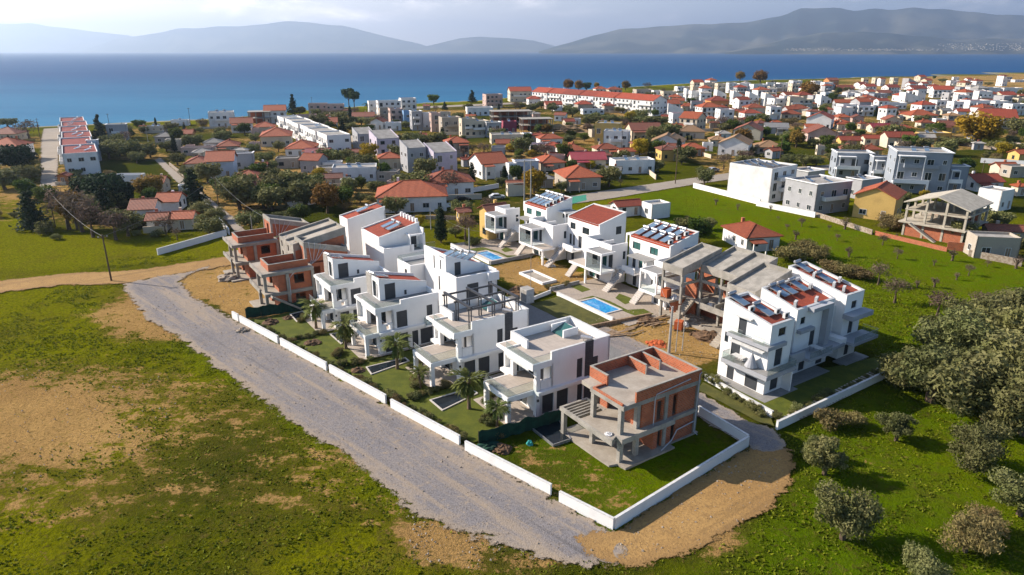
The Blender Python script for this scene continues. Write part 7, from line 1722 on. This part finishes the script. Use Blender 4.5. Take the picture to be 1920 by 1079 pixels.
def fr(z,a,b,yb,ye,rot,ratio,lab):
    f_ = zone(z); x0_,y0_ = f_(a,yb); x1_,y1_ = f_(b,ye); xm = (x0_+x1_)/2; g0 = P(xm,y0_); depth = g0.y*cP+CH*sP; vis = (x1_-x0_)*depth/F; th = R(rot)+math.atan2(g0.x,g0.y); w_ = vis/(abs(math.cos(th))+ratio*abs(math.sin(th))); d_ = w_*ratio
    return frame(g0+Vector((g0.x,g0.y,0)).normalized()*(w_*abs(math.sin(th))+d_*abs(math.cos(th)))/2, w_, d_, zat(xm,y0_,y1_), R(rot), lab)
fr('B',272,440,335,240,15,.8,'open unfinished frame building on the left shoreline beside the tall white house')
fr('C',470,790,440,318,10,.5,'unfinished timber and concrete frame building in the village, left part')
fr('C',690,945,470,375,10,.6,'lower unfinished column frame left of the sandy mound')
m_creamconc = simple('cream_concrete', (.50,.45,.36), (.38,.34,.27), 1.1, .9, fine=.25)
def gable_frame(c, w, d, h, rot, label):
    t = thing('unfinished_building', label, 'unfinished building', c, rot); g0 = h*.33; s1 = h*.62; e = h*.80; nx_ = 4; ny_ = 4
    for i in range(nx_):
        for j in range(ny_):
            x = -w/2+.2+(w-.4)*i/(nx_-1); y = -d/2+.2+(d-.4)*j/(ny_-1); zt = e+(1-abs(x)/(w/2))*(h-e)
            for z0,z1 in ((-.3,g0-.25),(g0,s1-.2),(s1,zt-.2)): MB().box(x-.2,x+.2,y-.2,y+.2,z0,z1).build('column', m_creamconc, t)
    MB().box(-w/2-.8,w/2+.4,-d/2-.8,d/2+.3,g0-.25,g0).build('floor_slab', m_creamconc, t); MB().box(-w/2-.1,w/2+.1,-d/2-.1,d/2+.1,s1-.2,s1).build('floor_slab', m_creamconc, t)
    m = MB()
    for i in range(3):
        x0 = -w/2+.42+(w-.4)*i/3; m.box(x0,x0+(w-.4)/3-.44,-d/2+.1,-d/2+.3,-.3,g0-.26); m.box(-w/2+.1,-w/2+.3,-d/2+.42+(d-.4)*i/3,-d/2+.42+(d-.4)*i/3+(d-.4)/3-.44,-.3,g0-.26)
    m.build('brick_wall', m_brick, t); MB().box(-w/2+1,w/2-1,d/2-1.,d/2-.8,g0,s1-.21).build('back_wall', m_brick, t)
    r_ = MB()
    for a_,b_ in ((-w/2-.5,0),(0,w/2+.5)): r_.prism([(a_,-d/2-.5),(b_,-d/2-.5),(b_,d/2+.3),(a_,d/2+.3)],lambda x,y: e+(1-abs(x)/(w/2))*(h-e)-.2,lambda x,y: e+(1-abs(x)/(w/2))*(h-e)+.02)
    r_.build('roof_slab', m_creamconc, t); q = MB(); steps(q,-w*.1,w*.32,g0,-.1,-d/2-2.0,-d/2-.85,12) if False else q.bar((-w*.35,-d/2-1.4,g0-.05),(w*.12,-d/2-1.4,-.1),1.1,.25); q.build('stair_flight', m_creamconc, t)
g0_ = P(1300+1490/3.092,250+640/3.092); gable_frame(g0_+Vector((.35,1,0))*7, 11.5, 12.5, zat(1300+1490/3.092,250+640/3.092,250+385/3.092), R(-50), 'open concrete frame house with brick ground floor at the right edge of the field')
fr('G',1150,1350,240,205,15,.6,'low open shed on posts behind the red roof house')
# terraces of several units in a line
def terrace(pa, pb, n, depth, h, rot_in, roof, wall, rcol, label, grp):
    a = Vector(pa); b = Vector(pb); d = (b-a)/n; ang = math.atan2(d.y,d.x)
    for i in range(n):
        c = a+d*(i+.5); nrm = Vector((-d.y,d.x,0)).normalized(); t = house(c+nrm*(depth/2+(.6 if i%2 else 0.)), d.length-.02, depth, h, ang, roof, wall, rcol, label); t['group'] = grp
za = zone('A'); zb_ = zone('B'); zc_ = zone('C')
terrace(P(*za(470,270)), P(*za(482,600)), 6, 9.6, 6.3, 0, 'f', 'W', 'v', 'white stepped house with red roof in the row along the seaside street', 'white terrace row along the seaside street')
terrace(P(*zb_(490,380)), P(*zb_(850,560)), 6, 9, 6.6, 0, 'f', 'W', 'n', 'white house of the stepped terrace in the left village', 'white stepped terrace')
terrace(P(*zc_(790,262)), P(*zc_(1690,352)), 7, 12, 9.0, 0, 'g', 'W', 'r', 'white unit with balconies in the long red roofed terrace', 'long red roofed terrace')
# solar heaters on the flat roofs nearest to us
for t,c,w_,d_,h_,rot_,lab in list(HOUSES):
    rr = random.Random(int(c.x*31+c.y)); nh = (1 if w_ < 9 else 2) if 'dark solar roof' not in lab else 6
    if rr.random() < .35 and nh < 3: continue
    for i in range(nh):
        lx = (i%3-(min(nh,3)-1)/2)*w_*.26+rr.uniform(-.3,.3); ly = rr.uniform(-.2,.25)*d_ if nh < 3 else (-.15 if i < 3 else .2)*d_
        p = c+Vector((lx*math.cos(rot_)-ly*math.sin(rot_), lx*math.sin(rot_)+ly*math.cos(rot_), h_+.05)); words = lab.split(); short = ' '.join(words[:8])
        while short.split()[-1] in ('the','a','and','of','with','in','by','at','beside','between','before','behind','right','left','on','its','near','to'): short = ' '.join(short.split()[:-1])
        heater(p, rot_+rr.choice((0.,.3)), 'solar heater on the '+short, 'solar heaters on village roofs')
# hedges, bushes and yard walls scattered between the village houses
rv = random.Random(77)
def free(p, r): return all(math.hypot(p.x-f[0],p.y-f[1]) > f[2]*.9+r for f in FOOT)
townp = [(p.x,p.y) for p in town[0]]
def inside(x, y, poly):
    r = False; n = len(poly)
    for i in range(n):
        x0,y0 = poly[i]; x1,y1 = poly[(i+1)%n]
        if (y0 > y) != (y1 > y) and x < (x1-x0)*(y-y0)/(y1-y0)+x0: r = not r
    return r
lanes = [[(p.x,p.y) for p in px(*q)] for q in (((76,350),(78,255),(112,245),(105,350)),((1000,396),(1150,375),(1420,334),(1700,312),(1700,298),(1420,314),(1120,355),(1000,376)),((285,300),(305,295),(350,335),(445,410),(490,470),(465,478),(415,415),(325,340)))]
nb = 0
for tries in range(9000):                       # sheds, annexes and far flats filling the gaps of the village
    far_ = nb >= 95
    if nb >= 190: break
    a = rv.uniform(1250,1900) if far_ else rv.uniform(330,1900); b = rv.uniform(150,232) if far_ else rv.uniform(205,372); p = P(a,b); w_ = rv.uniform(6,11) if far_ else rv.uniform(3,6.5)
    if not inside(p.x,p.y,townp) or not free(p,w_*.45) or any(inside(p.x,p.y,l) for l in lanes) or (1180 < a < 1920 and b > 300): continue
    if p.y > np.interp(p.x, sx_, sy_)-20: continue
    if far_: t = house(p, w_, w_*rv.uniform(.7,1.1), rv.uniform(4.5,8), R(rv.choice((8,12,20,-10))), rv.choice('fffgghqh'), rv.choice('WWWWCG'), rv.choice('rrnoo'), 'plain white or cream block in the crowded far right rows of the village', 'house', 'house', True)
    else: t = house(p, w_, w_*rv.uniform(.6,1.), rv.uniform(2.4,3.0), R(rv.uniform(-15,30)), rv.choice('fghfg'), rv.choice('WCTGP'), rv.choice('odnrgd'), 'small low shed or annex in a village yard between larger houses', 'shed', 'shed', True)
    t['group'] = 'blocks of the crowded far right rows' if far_ else 'sheds in the village yards'; SHARE.add(t.name); nb += 1
nb = 0; tries = 0
while nb < 290 and tries < 9000:
    tries += 1; a = rv.uniform(-80,1980); b = 175+270*rv.random()**1.5; p = P(a,b)
    if not inside(p.x,p.y,townp) or any(math.hypot(p.x-f[0],p.y-f[1]) < f[2]*.82+.6 for f in FOOT) or any(inside(p.x,p.y,l) for l in lanes): continue
    if p.y > np.interp(p.x, sx_, sy_)-14: continue
    k = rv.choice(['farolive','farolive','greentree','bush','bush','drybush','bare']); H_, tm, cm = PROTO[k][nb%3]; h = rv.uniform(2.6,6.4) if k not in ('bush','drybush') else rv.uniform(1.,2.2); sc_ = h/H_
    t = thing('garden_bush', 'small bush or tree growing in the yards between village houses', 'bush', p, rv.uniform(0,6), 'yard bushes of the village'); t.scale = (sc_*1.4,sc_*1.4,sc_); link('trunk', tm, t); link('crown', cm, t); SHARE.add(t.name); nb += 1
for k_ in range(6000):
    if k_ == 0: nb = 0
    if nb >= 120: break
    a = rv.uniform(0,1920); b = 170+250*rv.random()**1.3; p = P(a,b)
    if not inside(p.x,p.y,townp) or any(math.hypot(p.x-f[0],p.y-f[1]) < f[2]*.8+1.5 for f in FOOT) or any(inside(p.x,p.y,l) for l in lanes) or p.y > np.interp(p.x, sx_, sy_)-14: continue
    k = rv.choice(['greentree','greentree','farolive','farolive','yellow','bare','round','cypress']); H_, tm, cm = PROTO[k][nb%3]; h = rv.uniform(4.5,8.); sc_ = h/H_
    t = thing('village_tree', 'taller tree rising between the crowded roofs of the village', 'tree', p, rv.uniform(0,6), 'taller trees of the village'); t.scale = (sc_*1.2,sc_*1.2,sc_); link('trunk', tm, t); link('crown', cm, t); SHARE.add(t.name); nb += 1
wallm = MB().box(-4,4,-.12,.12,-.1,1.1).mesh('yard_wall', WM['C']); nb = 0
for c0,c1,r_ in FOOT[::2]:
    if nb > 90: break
    a = rv.uniform(0,6.28); q = Vector((c0+math.cos(-1.2+rv.uniform(-.6,.6))*r_*1.15, c1-r_*1.12, 0))
    if any(math.hypot(q.x-f[0],q.y-f[1]) < f[2]*.75 for f in FOOT): continue
    o = link('yard_wall', wallm, None, q, rv.choice((.2,.2,1.75))+rv.uniform(-.2,.2), (min(1.6,r_/5),1,rv.uniform(.7,1.3))); tag(o, 'low plastered yard wall between the village houses', 'wall', 'yard walls of the village'); SHARE.add(o.name); nb += 1
# loose stones on the site, the dirt lots and the verges; the far settlement at the foot of the hills
st_ = MB(); rv2 = random.Random(12); zones = [([D(20,10),D(31,10),D(41,28),D(30,29),D(19,30)],900),([D(21,44),D(34,44),D(34,61),D(21,61)],350),(px((340,520),(430,480),(470,500),(480,590),(440,600)),350),(px((1150,1000),(1405,840),(1487,870),(1440,950),(1290,1035),(1150,1060)),380),(px((560,640),(735,765),(1040,940),(1150,1000),(1100,1060),(770,955),(480,740),(250,565),(300,530)),900),(px((-100,690),(330,700),(350,830),(60,940),(-100,900)),500),(px((740,960),(960,1020),(900,1070),(780,1060)),160)]
for poly, cnt in zones:
    pp = [(q[0],q[1]) for q in poly]; xs_ = [q[0] for q in pp]; ys_ = [q[1] for q in pp]; k_ = 0
    while k_ < cnt:
        x, y = rv2.uniform(min(xs_),max(xs_)), rv2.uniform(min(ys_),max(ys_))
        if not inside(x,y,pp): continue
        r_ = .03+.10*rv2.random()**5; k_ += 1; a_ = rv2.uniform(0,6.3); vs = [(x+r_*math.cos(a_+i*1.57)*rv2.uniform(.7,1.3),y+r_*math.sin(a_+i*1.57)*rv2.uniform(.7,1.3),.06) for i in range(4)]+[(x+r_*.3,y,.10+r_*.8),(x-r_*.3,y+r_*.2,.09+r_*.7)]
        st_.add(vs,[(0,1,4),(1,2,5,4),(2,3,5),(3,0,4,5)])
struct(st_.build('scattered_stones', m_rubble), 'stuff')
ft = MB(); bpy.context.view_layer.update(); dg = bpy.context.evaluated_depsgraph_get()
for i in range(420):                          # small far houses standing on the hillside across the bay
    a = 1950-rv2.random()**1.5*480; b = rv2.uniform(82,95.6) if a > 1760 else rv2.uniform(92,96); d_ = (PD(a,b,9000)-Vector((0,0,CH))).normalized(); hit, q, *_r = SC.ray_cast(dg, Vector((0,0,CH))+d_*4000, d_)
    if not hit or q.y > 12500 or q.y < 7000: continue
    w_ = rv2.uniform(6,14); ft.box(q.x,q.x+w_,q.y,q.y+10,q.z-8,q.z+rv2.uniform(4,8))
struct(ft.build('far_settlement', WM['C']), 'stuff')
# sandy mound
mo = MB(); lump(mo,0,0,-.3,1.,22,.42,5,0,9); rr = random.Random(2)
for i in range(26): a = rr.uniform(0,6.28); q = rr.uniform(.1,.95); lump(mo,q*math.cos(a),q*math.sin(a),.3*(1-q*q)-.05,rr.uniform(.08,.22),8,.7,i+50,0,3)
m_sand = simple('quarry_sand',(.36,.24,.12),(.26,.17,.085),.25,.95,bmp=.4,fine=.3)
mo = mo.build('sand_mound', m_sand, None, P(*zone('C')(1120,460))); mo.scale = (22,12,9); tag(mo, 'large sandy earth mound beside the timber frame building', 'sand mound')
# village walls
for pa,pb,h_,lab in (((296,478),(425,441),1.2,'white ramp wall along the lot of the left red roofed houses'),((1300,352),(1425,384),1.4,'white wall at the lane in front of the tall white solar block'),((1418,386),(1528,408),1.3,'long white boundary wall below the grey two storey house'),((1530,406),(1635,440),1.0,'stone boundary wall below the yellow balcony house'),((1640,440),(1775,472),.8,'low earth coloured wall before the open concrete frame'),((1775,468),(1815,472),1.6,'red block wall beside the beige ruin'),((1815,480),(1915,499),1.2,'stone wall running right of the beige ruin'),((1838,305),(1925,311),1.6,'white panel wall before the orange painted house'),((1780,270),(1868,282),1.2,'pale stone wall under the huge yellow tree'),((385,385),(430,440),1.3,'cream wall along the side lane'),((318,310),(345,332),1.0,'pale wall along the narrow track at left'),((540,392),(600,380),1.6,'white wall half hidden by the olive clump'),((745,398),(845,388),1.0,'white balustrade wall before the big two storey house'),((850,367),(935,352),1.2,'white pillared wall of the hip house by the parked cars'),((700,408),(860,412),.8,'low wall bounding the yard of the big two storey house')):
    fwall('boundary_wall', P(*pa), P(*pb), lab, h_, .25, m_white if 'white' in lab or 'cream' in lab else (m_brick if 'red' in lab else m_rubble), cap='white' in lab)
# ---------------------------------------------------------------- poles, lamps and cables
def pole(px_, py_, pyt, label, mat, r=.12, arm=True, name='utility_pole', cat='utility pole', lean=0):
    p = P(px_,py_); h = zat(px_,py_,pyt); t = thing(name, label, cat, p, .6); MB().tube([(0,0,-.2),(lean*.5,0,h*.5),(lean,0,h)],[r*1.2,r,r*.75],8).build('post', mat, t)
    if arm: MB().box(lean-.75,lean+.75,-.05,.05,h-.55,h-.43).build('crossarm', mat, t)
    if arm:
        for x in (-.65,.0,.65): MB().tube([(lean+x,0,h-.43),(lean+x,0,h-.25)],.05,6).build('insulator', m_acwhite, t)
    return p+Vector((0,0,h-.3))
tops = {}
POLES = """
209 527 440 w .13 1 dark wooden pole at the bend of the dirt road, with wires
200 408 352 w .1 1 wooden pole on the bright left meadow before the clump
104 425 352 w .1 1 wooden pole standing left of the leafless clump
411 394 330 w .12 1 wooden pole at the fence of the side lane
880 476 428 c .14 0 grey concrete pole before the far swimming pool
808 430 390 c .1 0 thin grey post before the tall cypress
1254 662 575 c .17 0 tall grey concrete pole on the muddy site
1267 660 598 c .06 0 thin steel rod pole beside the tall concrete pole, nearer one
1279 657 592 c .06 0 thin steel rod pole beside the tall concrete pole, farther one
995 545 480 c .05 0 thin pole behind the electrical cabinet
983 392 300 c .17 1 tall pale pole of a pair behind the far stair house, left one
995 394 302 c .17 1 tall pale pole of a pair behind the far stair house, right one
1011 345 305 w .1 0 short dark pole by the weathered hip house
1266 345 272 w .13 1 wooden pole at the curve of the village lane
1240 305 262 w .12 1 wooden pole between two yellow cottages
1462 302 258 w .13 0 leaning pole behind the tall white solar block
1344 300 235 w .1 1 wooden pole before the ochre roofed houses
1165 285 245 w .1 1 wooden pole before the glass fronted house
1632 262 228 w .1 1 wooden pole near the white gabled house
1684 278 232 w .1 1 wooden pole by the red roof lane house
1564 278 240 w .1 1 wooden pole before the pink barn
1750 266 240 w .08 1 wooden pole before the bright yellow flat house
1838 340 300 w .1 1 wooden pole right of the modern houses
1880 385 350 w .1 1 wooden pole above the right hand gardens
358 238 202 w .1 1 dark pole on the left shore beside the flats
205 236 213 w .1 1 dark pole on the left shore near the spruce
73 245 222 w .12 1 dark pole at the end of the seaside street, left one
76 262 228 w .12 1 dark pole at the end of the seaside street, right one
281 285 240 c .1 0 grey lamp post among the left village trees
585 196 182 w .09 1 thin pole on the shoreline behind rose houses
1035 172 157 w .12 1 dark pole rising behind the long terrace
1747 158 142 w .1 0 pale mast on the coastal heath
1183 250 210 w .07 0 thin pole beside the sand yellow block
600 340 318 c .08 0 thin post before the old flat roofed house
478 470 405 c .07 0 thin post at the mesh fence beside the brick shells
512 452 410 c .07 0 thin post behind the farthest brick shell
"""
for ln in POLES.strip().split('\n'):
    a,b,c,m_,r_,ar,lab = ln.split(None,6); tops[(int(a),int(b))] = pole(float(a),float(b),float(c),lab,m_woodpole if m_=='w' else m_pole,float(r_),ar=='1')
def cable(pa, pb, label, sag=1.2, r=.022):
    a = Vector(pa); b = Vector(pb); o = a.copy(); pts = [a+(b-a)*(i/14)-Vector((0,0,sag*4*(i/14)*(1-i/14)))-o for i in range(15)]
    tag(MB().tube(pts, r, 4, 0, False).build('power_cable', m_cable, None, o), label, 'cable', 'overhead cables')
cable(tops[(209,527)], tops[(104,425)], 'cable from the bend pole to the meadow pole beside the clump')
cable(tops[(104,425)], PD(-60,265,150), 'cable from the meadow pole out of the left frame edge')
cable(tops[(209,527)], tops[(411,394)], 'cable from the bend pole to the side lane pole')
cable(tops[(411,394)], tops[(512,452)], 'drooping cable from the side lane pole to the brick shells')
cable(tops[(880,476)], tops[(808,430)], 'cable from the far pool pole to the cypress post',.6)
cable(tops[(880,476)], D(33.6,62,5.5), 'cable from the far pool pole to the stair house',.8)
cable(tops[(983,392)], tops[(1266,345)], 'cable from the pole pair to the lane curve pole',1.5)
cable(tops[(1266,345)], tops[(1240,305)], 'cable from the lane curve pole to the yellow cottages',1.)
cable(tops[(1254,662)], D(31,27,6.5), 'cable from the muddy site pole to the bay annex',.8)
# ---------------------------------------------------------------- cars
def car(px_, py_, rot_, col, label):
    t = thing('parked_car', label, 'car', P(px_,py_), R(rot_)); mt = simple('car_paint_'+col[0], col[1], col[1], 2., .25, .2, spec=.5)
    prof = [(-2.05,.35),(2.05,.35),(2.1,.62),(1.95,.82),(1.0,.92),(.45,1.36),(-1.0,1.40),(-1.65,.98),(-2.05,.92)]
    m = MB(); extr(m, prof, -.84, .84); b = m.build('body', mt, t)
    m = MB(); extr(m, [(.93,.93),(.43,1.31),(-.98,1.35),(-1.5,.98)], -.852, .852); m.build('side_window', m_pane, t)
    m = MB(); m.prism([(.47,-.72),(1.0,-.72),(1.0,.72),(.47,.72)], lambda x,y: 1.345-(x-.45)*.8-.0, lambda x,y: 1.37-(x-.45)*.8); m.build('windscreen', m_pane, t)
    for x in (-1.25,1.3):
        for y in (-.78,.78): w_ = MB().tube([(x,y-.1,.33),(x,y+.1,.33)],.33,12).build('wheel', m_black, t); MB().tube([(x,y-.112,.33),(x,y+.112,.33)],.18,8).build('rim', m_tank, w_)
    for y in (-.6,.6): MB().box(2.0,2.09,y-.18,y+.18,.62,.76).build('headlight', m_acwhite, t)
    return t
car(868,378,20,('black',(.02,.02,.025)),'black car parked beside the wide hip house wall')
car(932,373,15,('silver',(.55,.55,.55)),'pale car parked on the grass lot behind the far stair house')
car(1337,322,30,('grey',(.3,.31,.33)),'grey car parked by the white solar block')
car(1880,322,10,('white',(.7,.7,.7)),'white car parked near the right edge lane')
car(1690,172,10,('white',(.7,.7,.7)),'white van like car on the coastal heath road')
tag(sheet('garden_pond', jag(px((1060,372),(1098,366),(1100,376),(1070,384)),.8,.1,80), Zs+.03, simple('green_tarp',(.05,.26,.17),(.04,.2,.14)), None, None), 'turquoise green tarpaulin pond in the brown porch house garden', 'pond')
# ---------------------------------------------------------------- labels: every thing singled out
bpy.context.view_layer.update()
ORD = ['first','second','third','fourth','fifth','sixth','seventh','eighth','ninth','tenth','eleventh','twelfth']
by = {}
for o in REG: by.setdefault(o['label'], []).append(o)
for lab, os_ in by.items():
    if len(os_) == 1 or any(o.name in SHARE for o in os_): continue
    os_.sort(key=lambda o: proj(o.matrix_world.translation)[0]); n = len(os_); base = lab.split()
    for i, o in enumerate(os_):
        s = ('left of the pair' if i == 0 else 'right of the pair') if n == 2 else ('leftmost' if i == 0 else ('rightmost' if i == n-1 else ORD[i]+' from left'))
        w_ = base[:16-len(s.split())-0]; CUT = len(w_) < len(base)
        if CUT: print('CUT', lab, s)
        o['label'] = ' '.join(w_)+', '+s
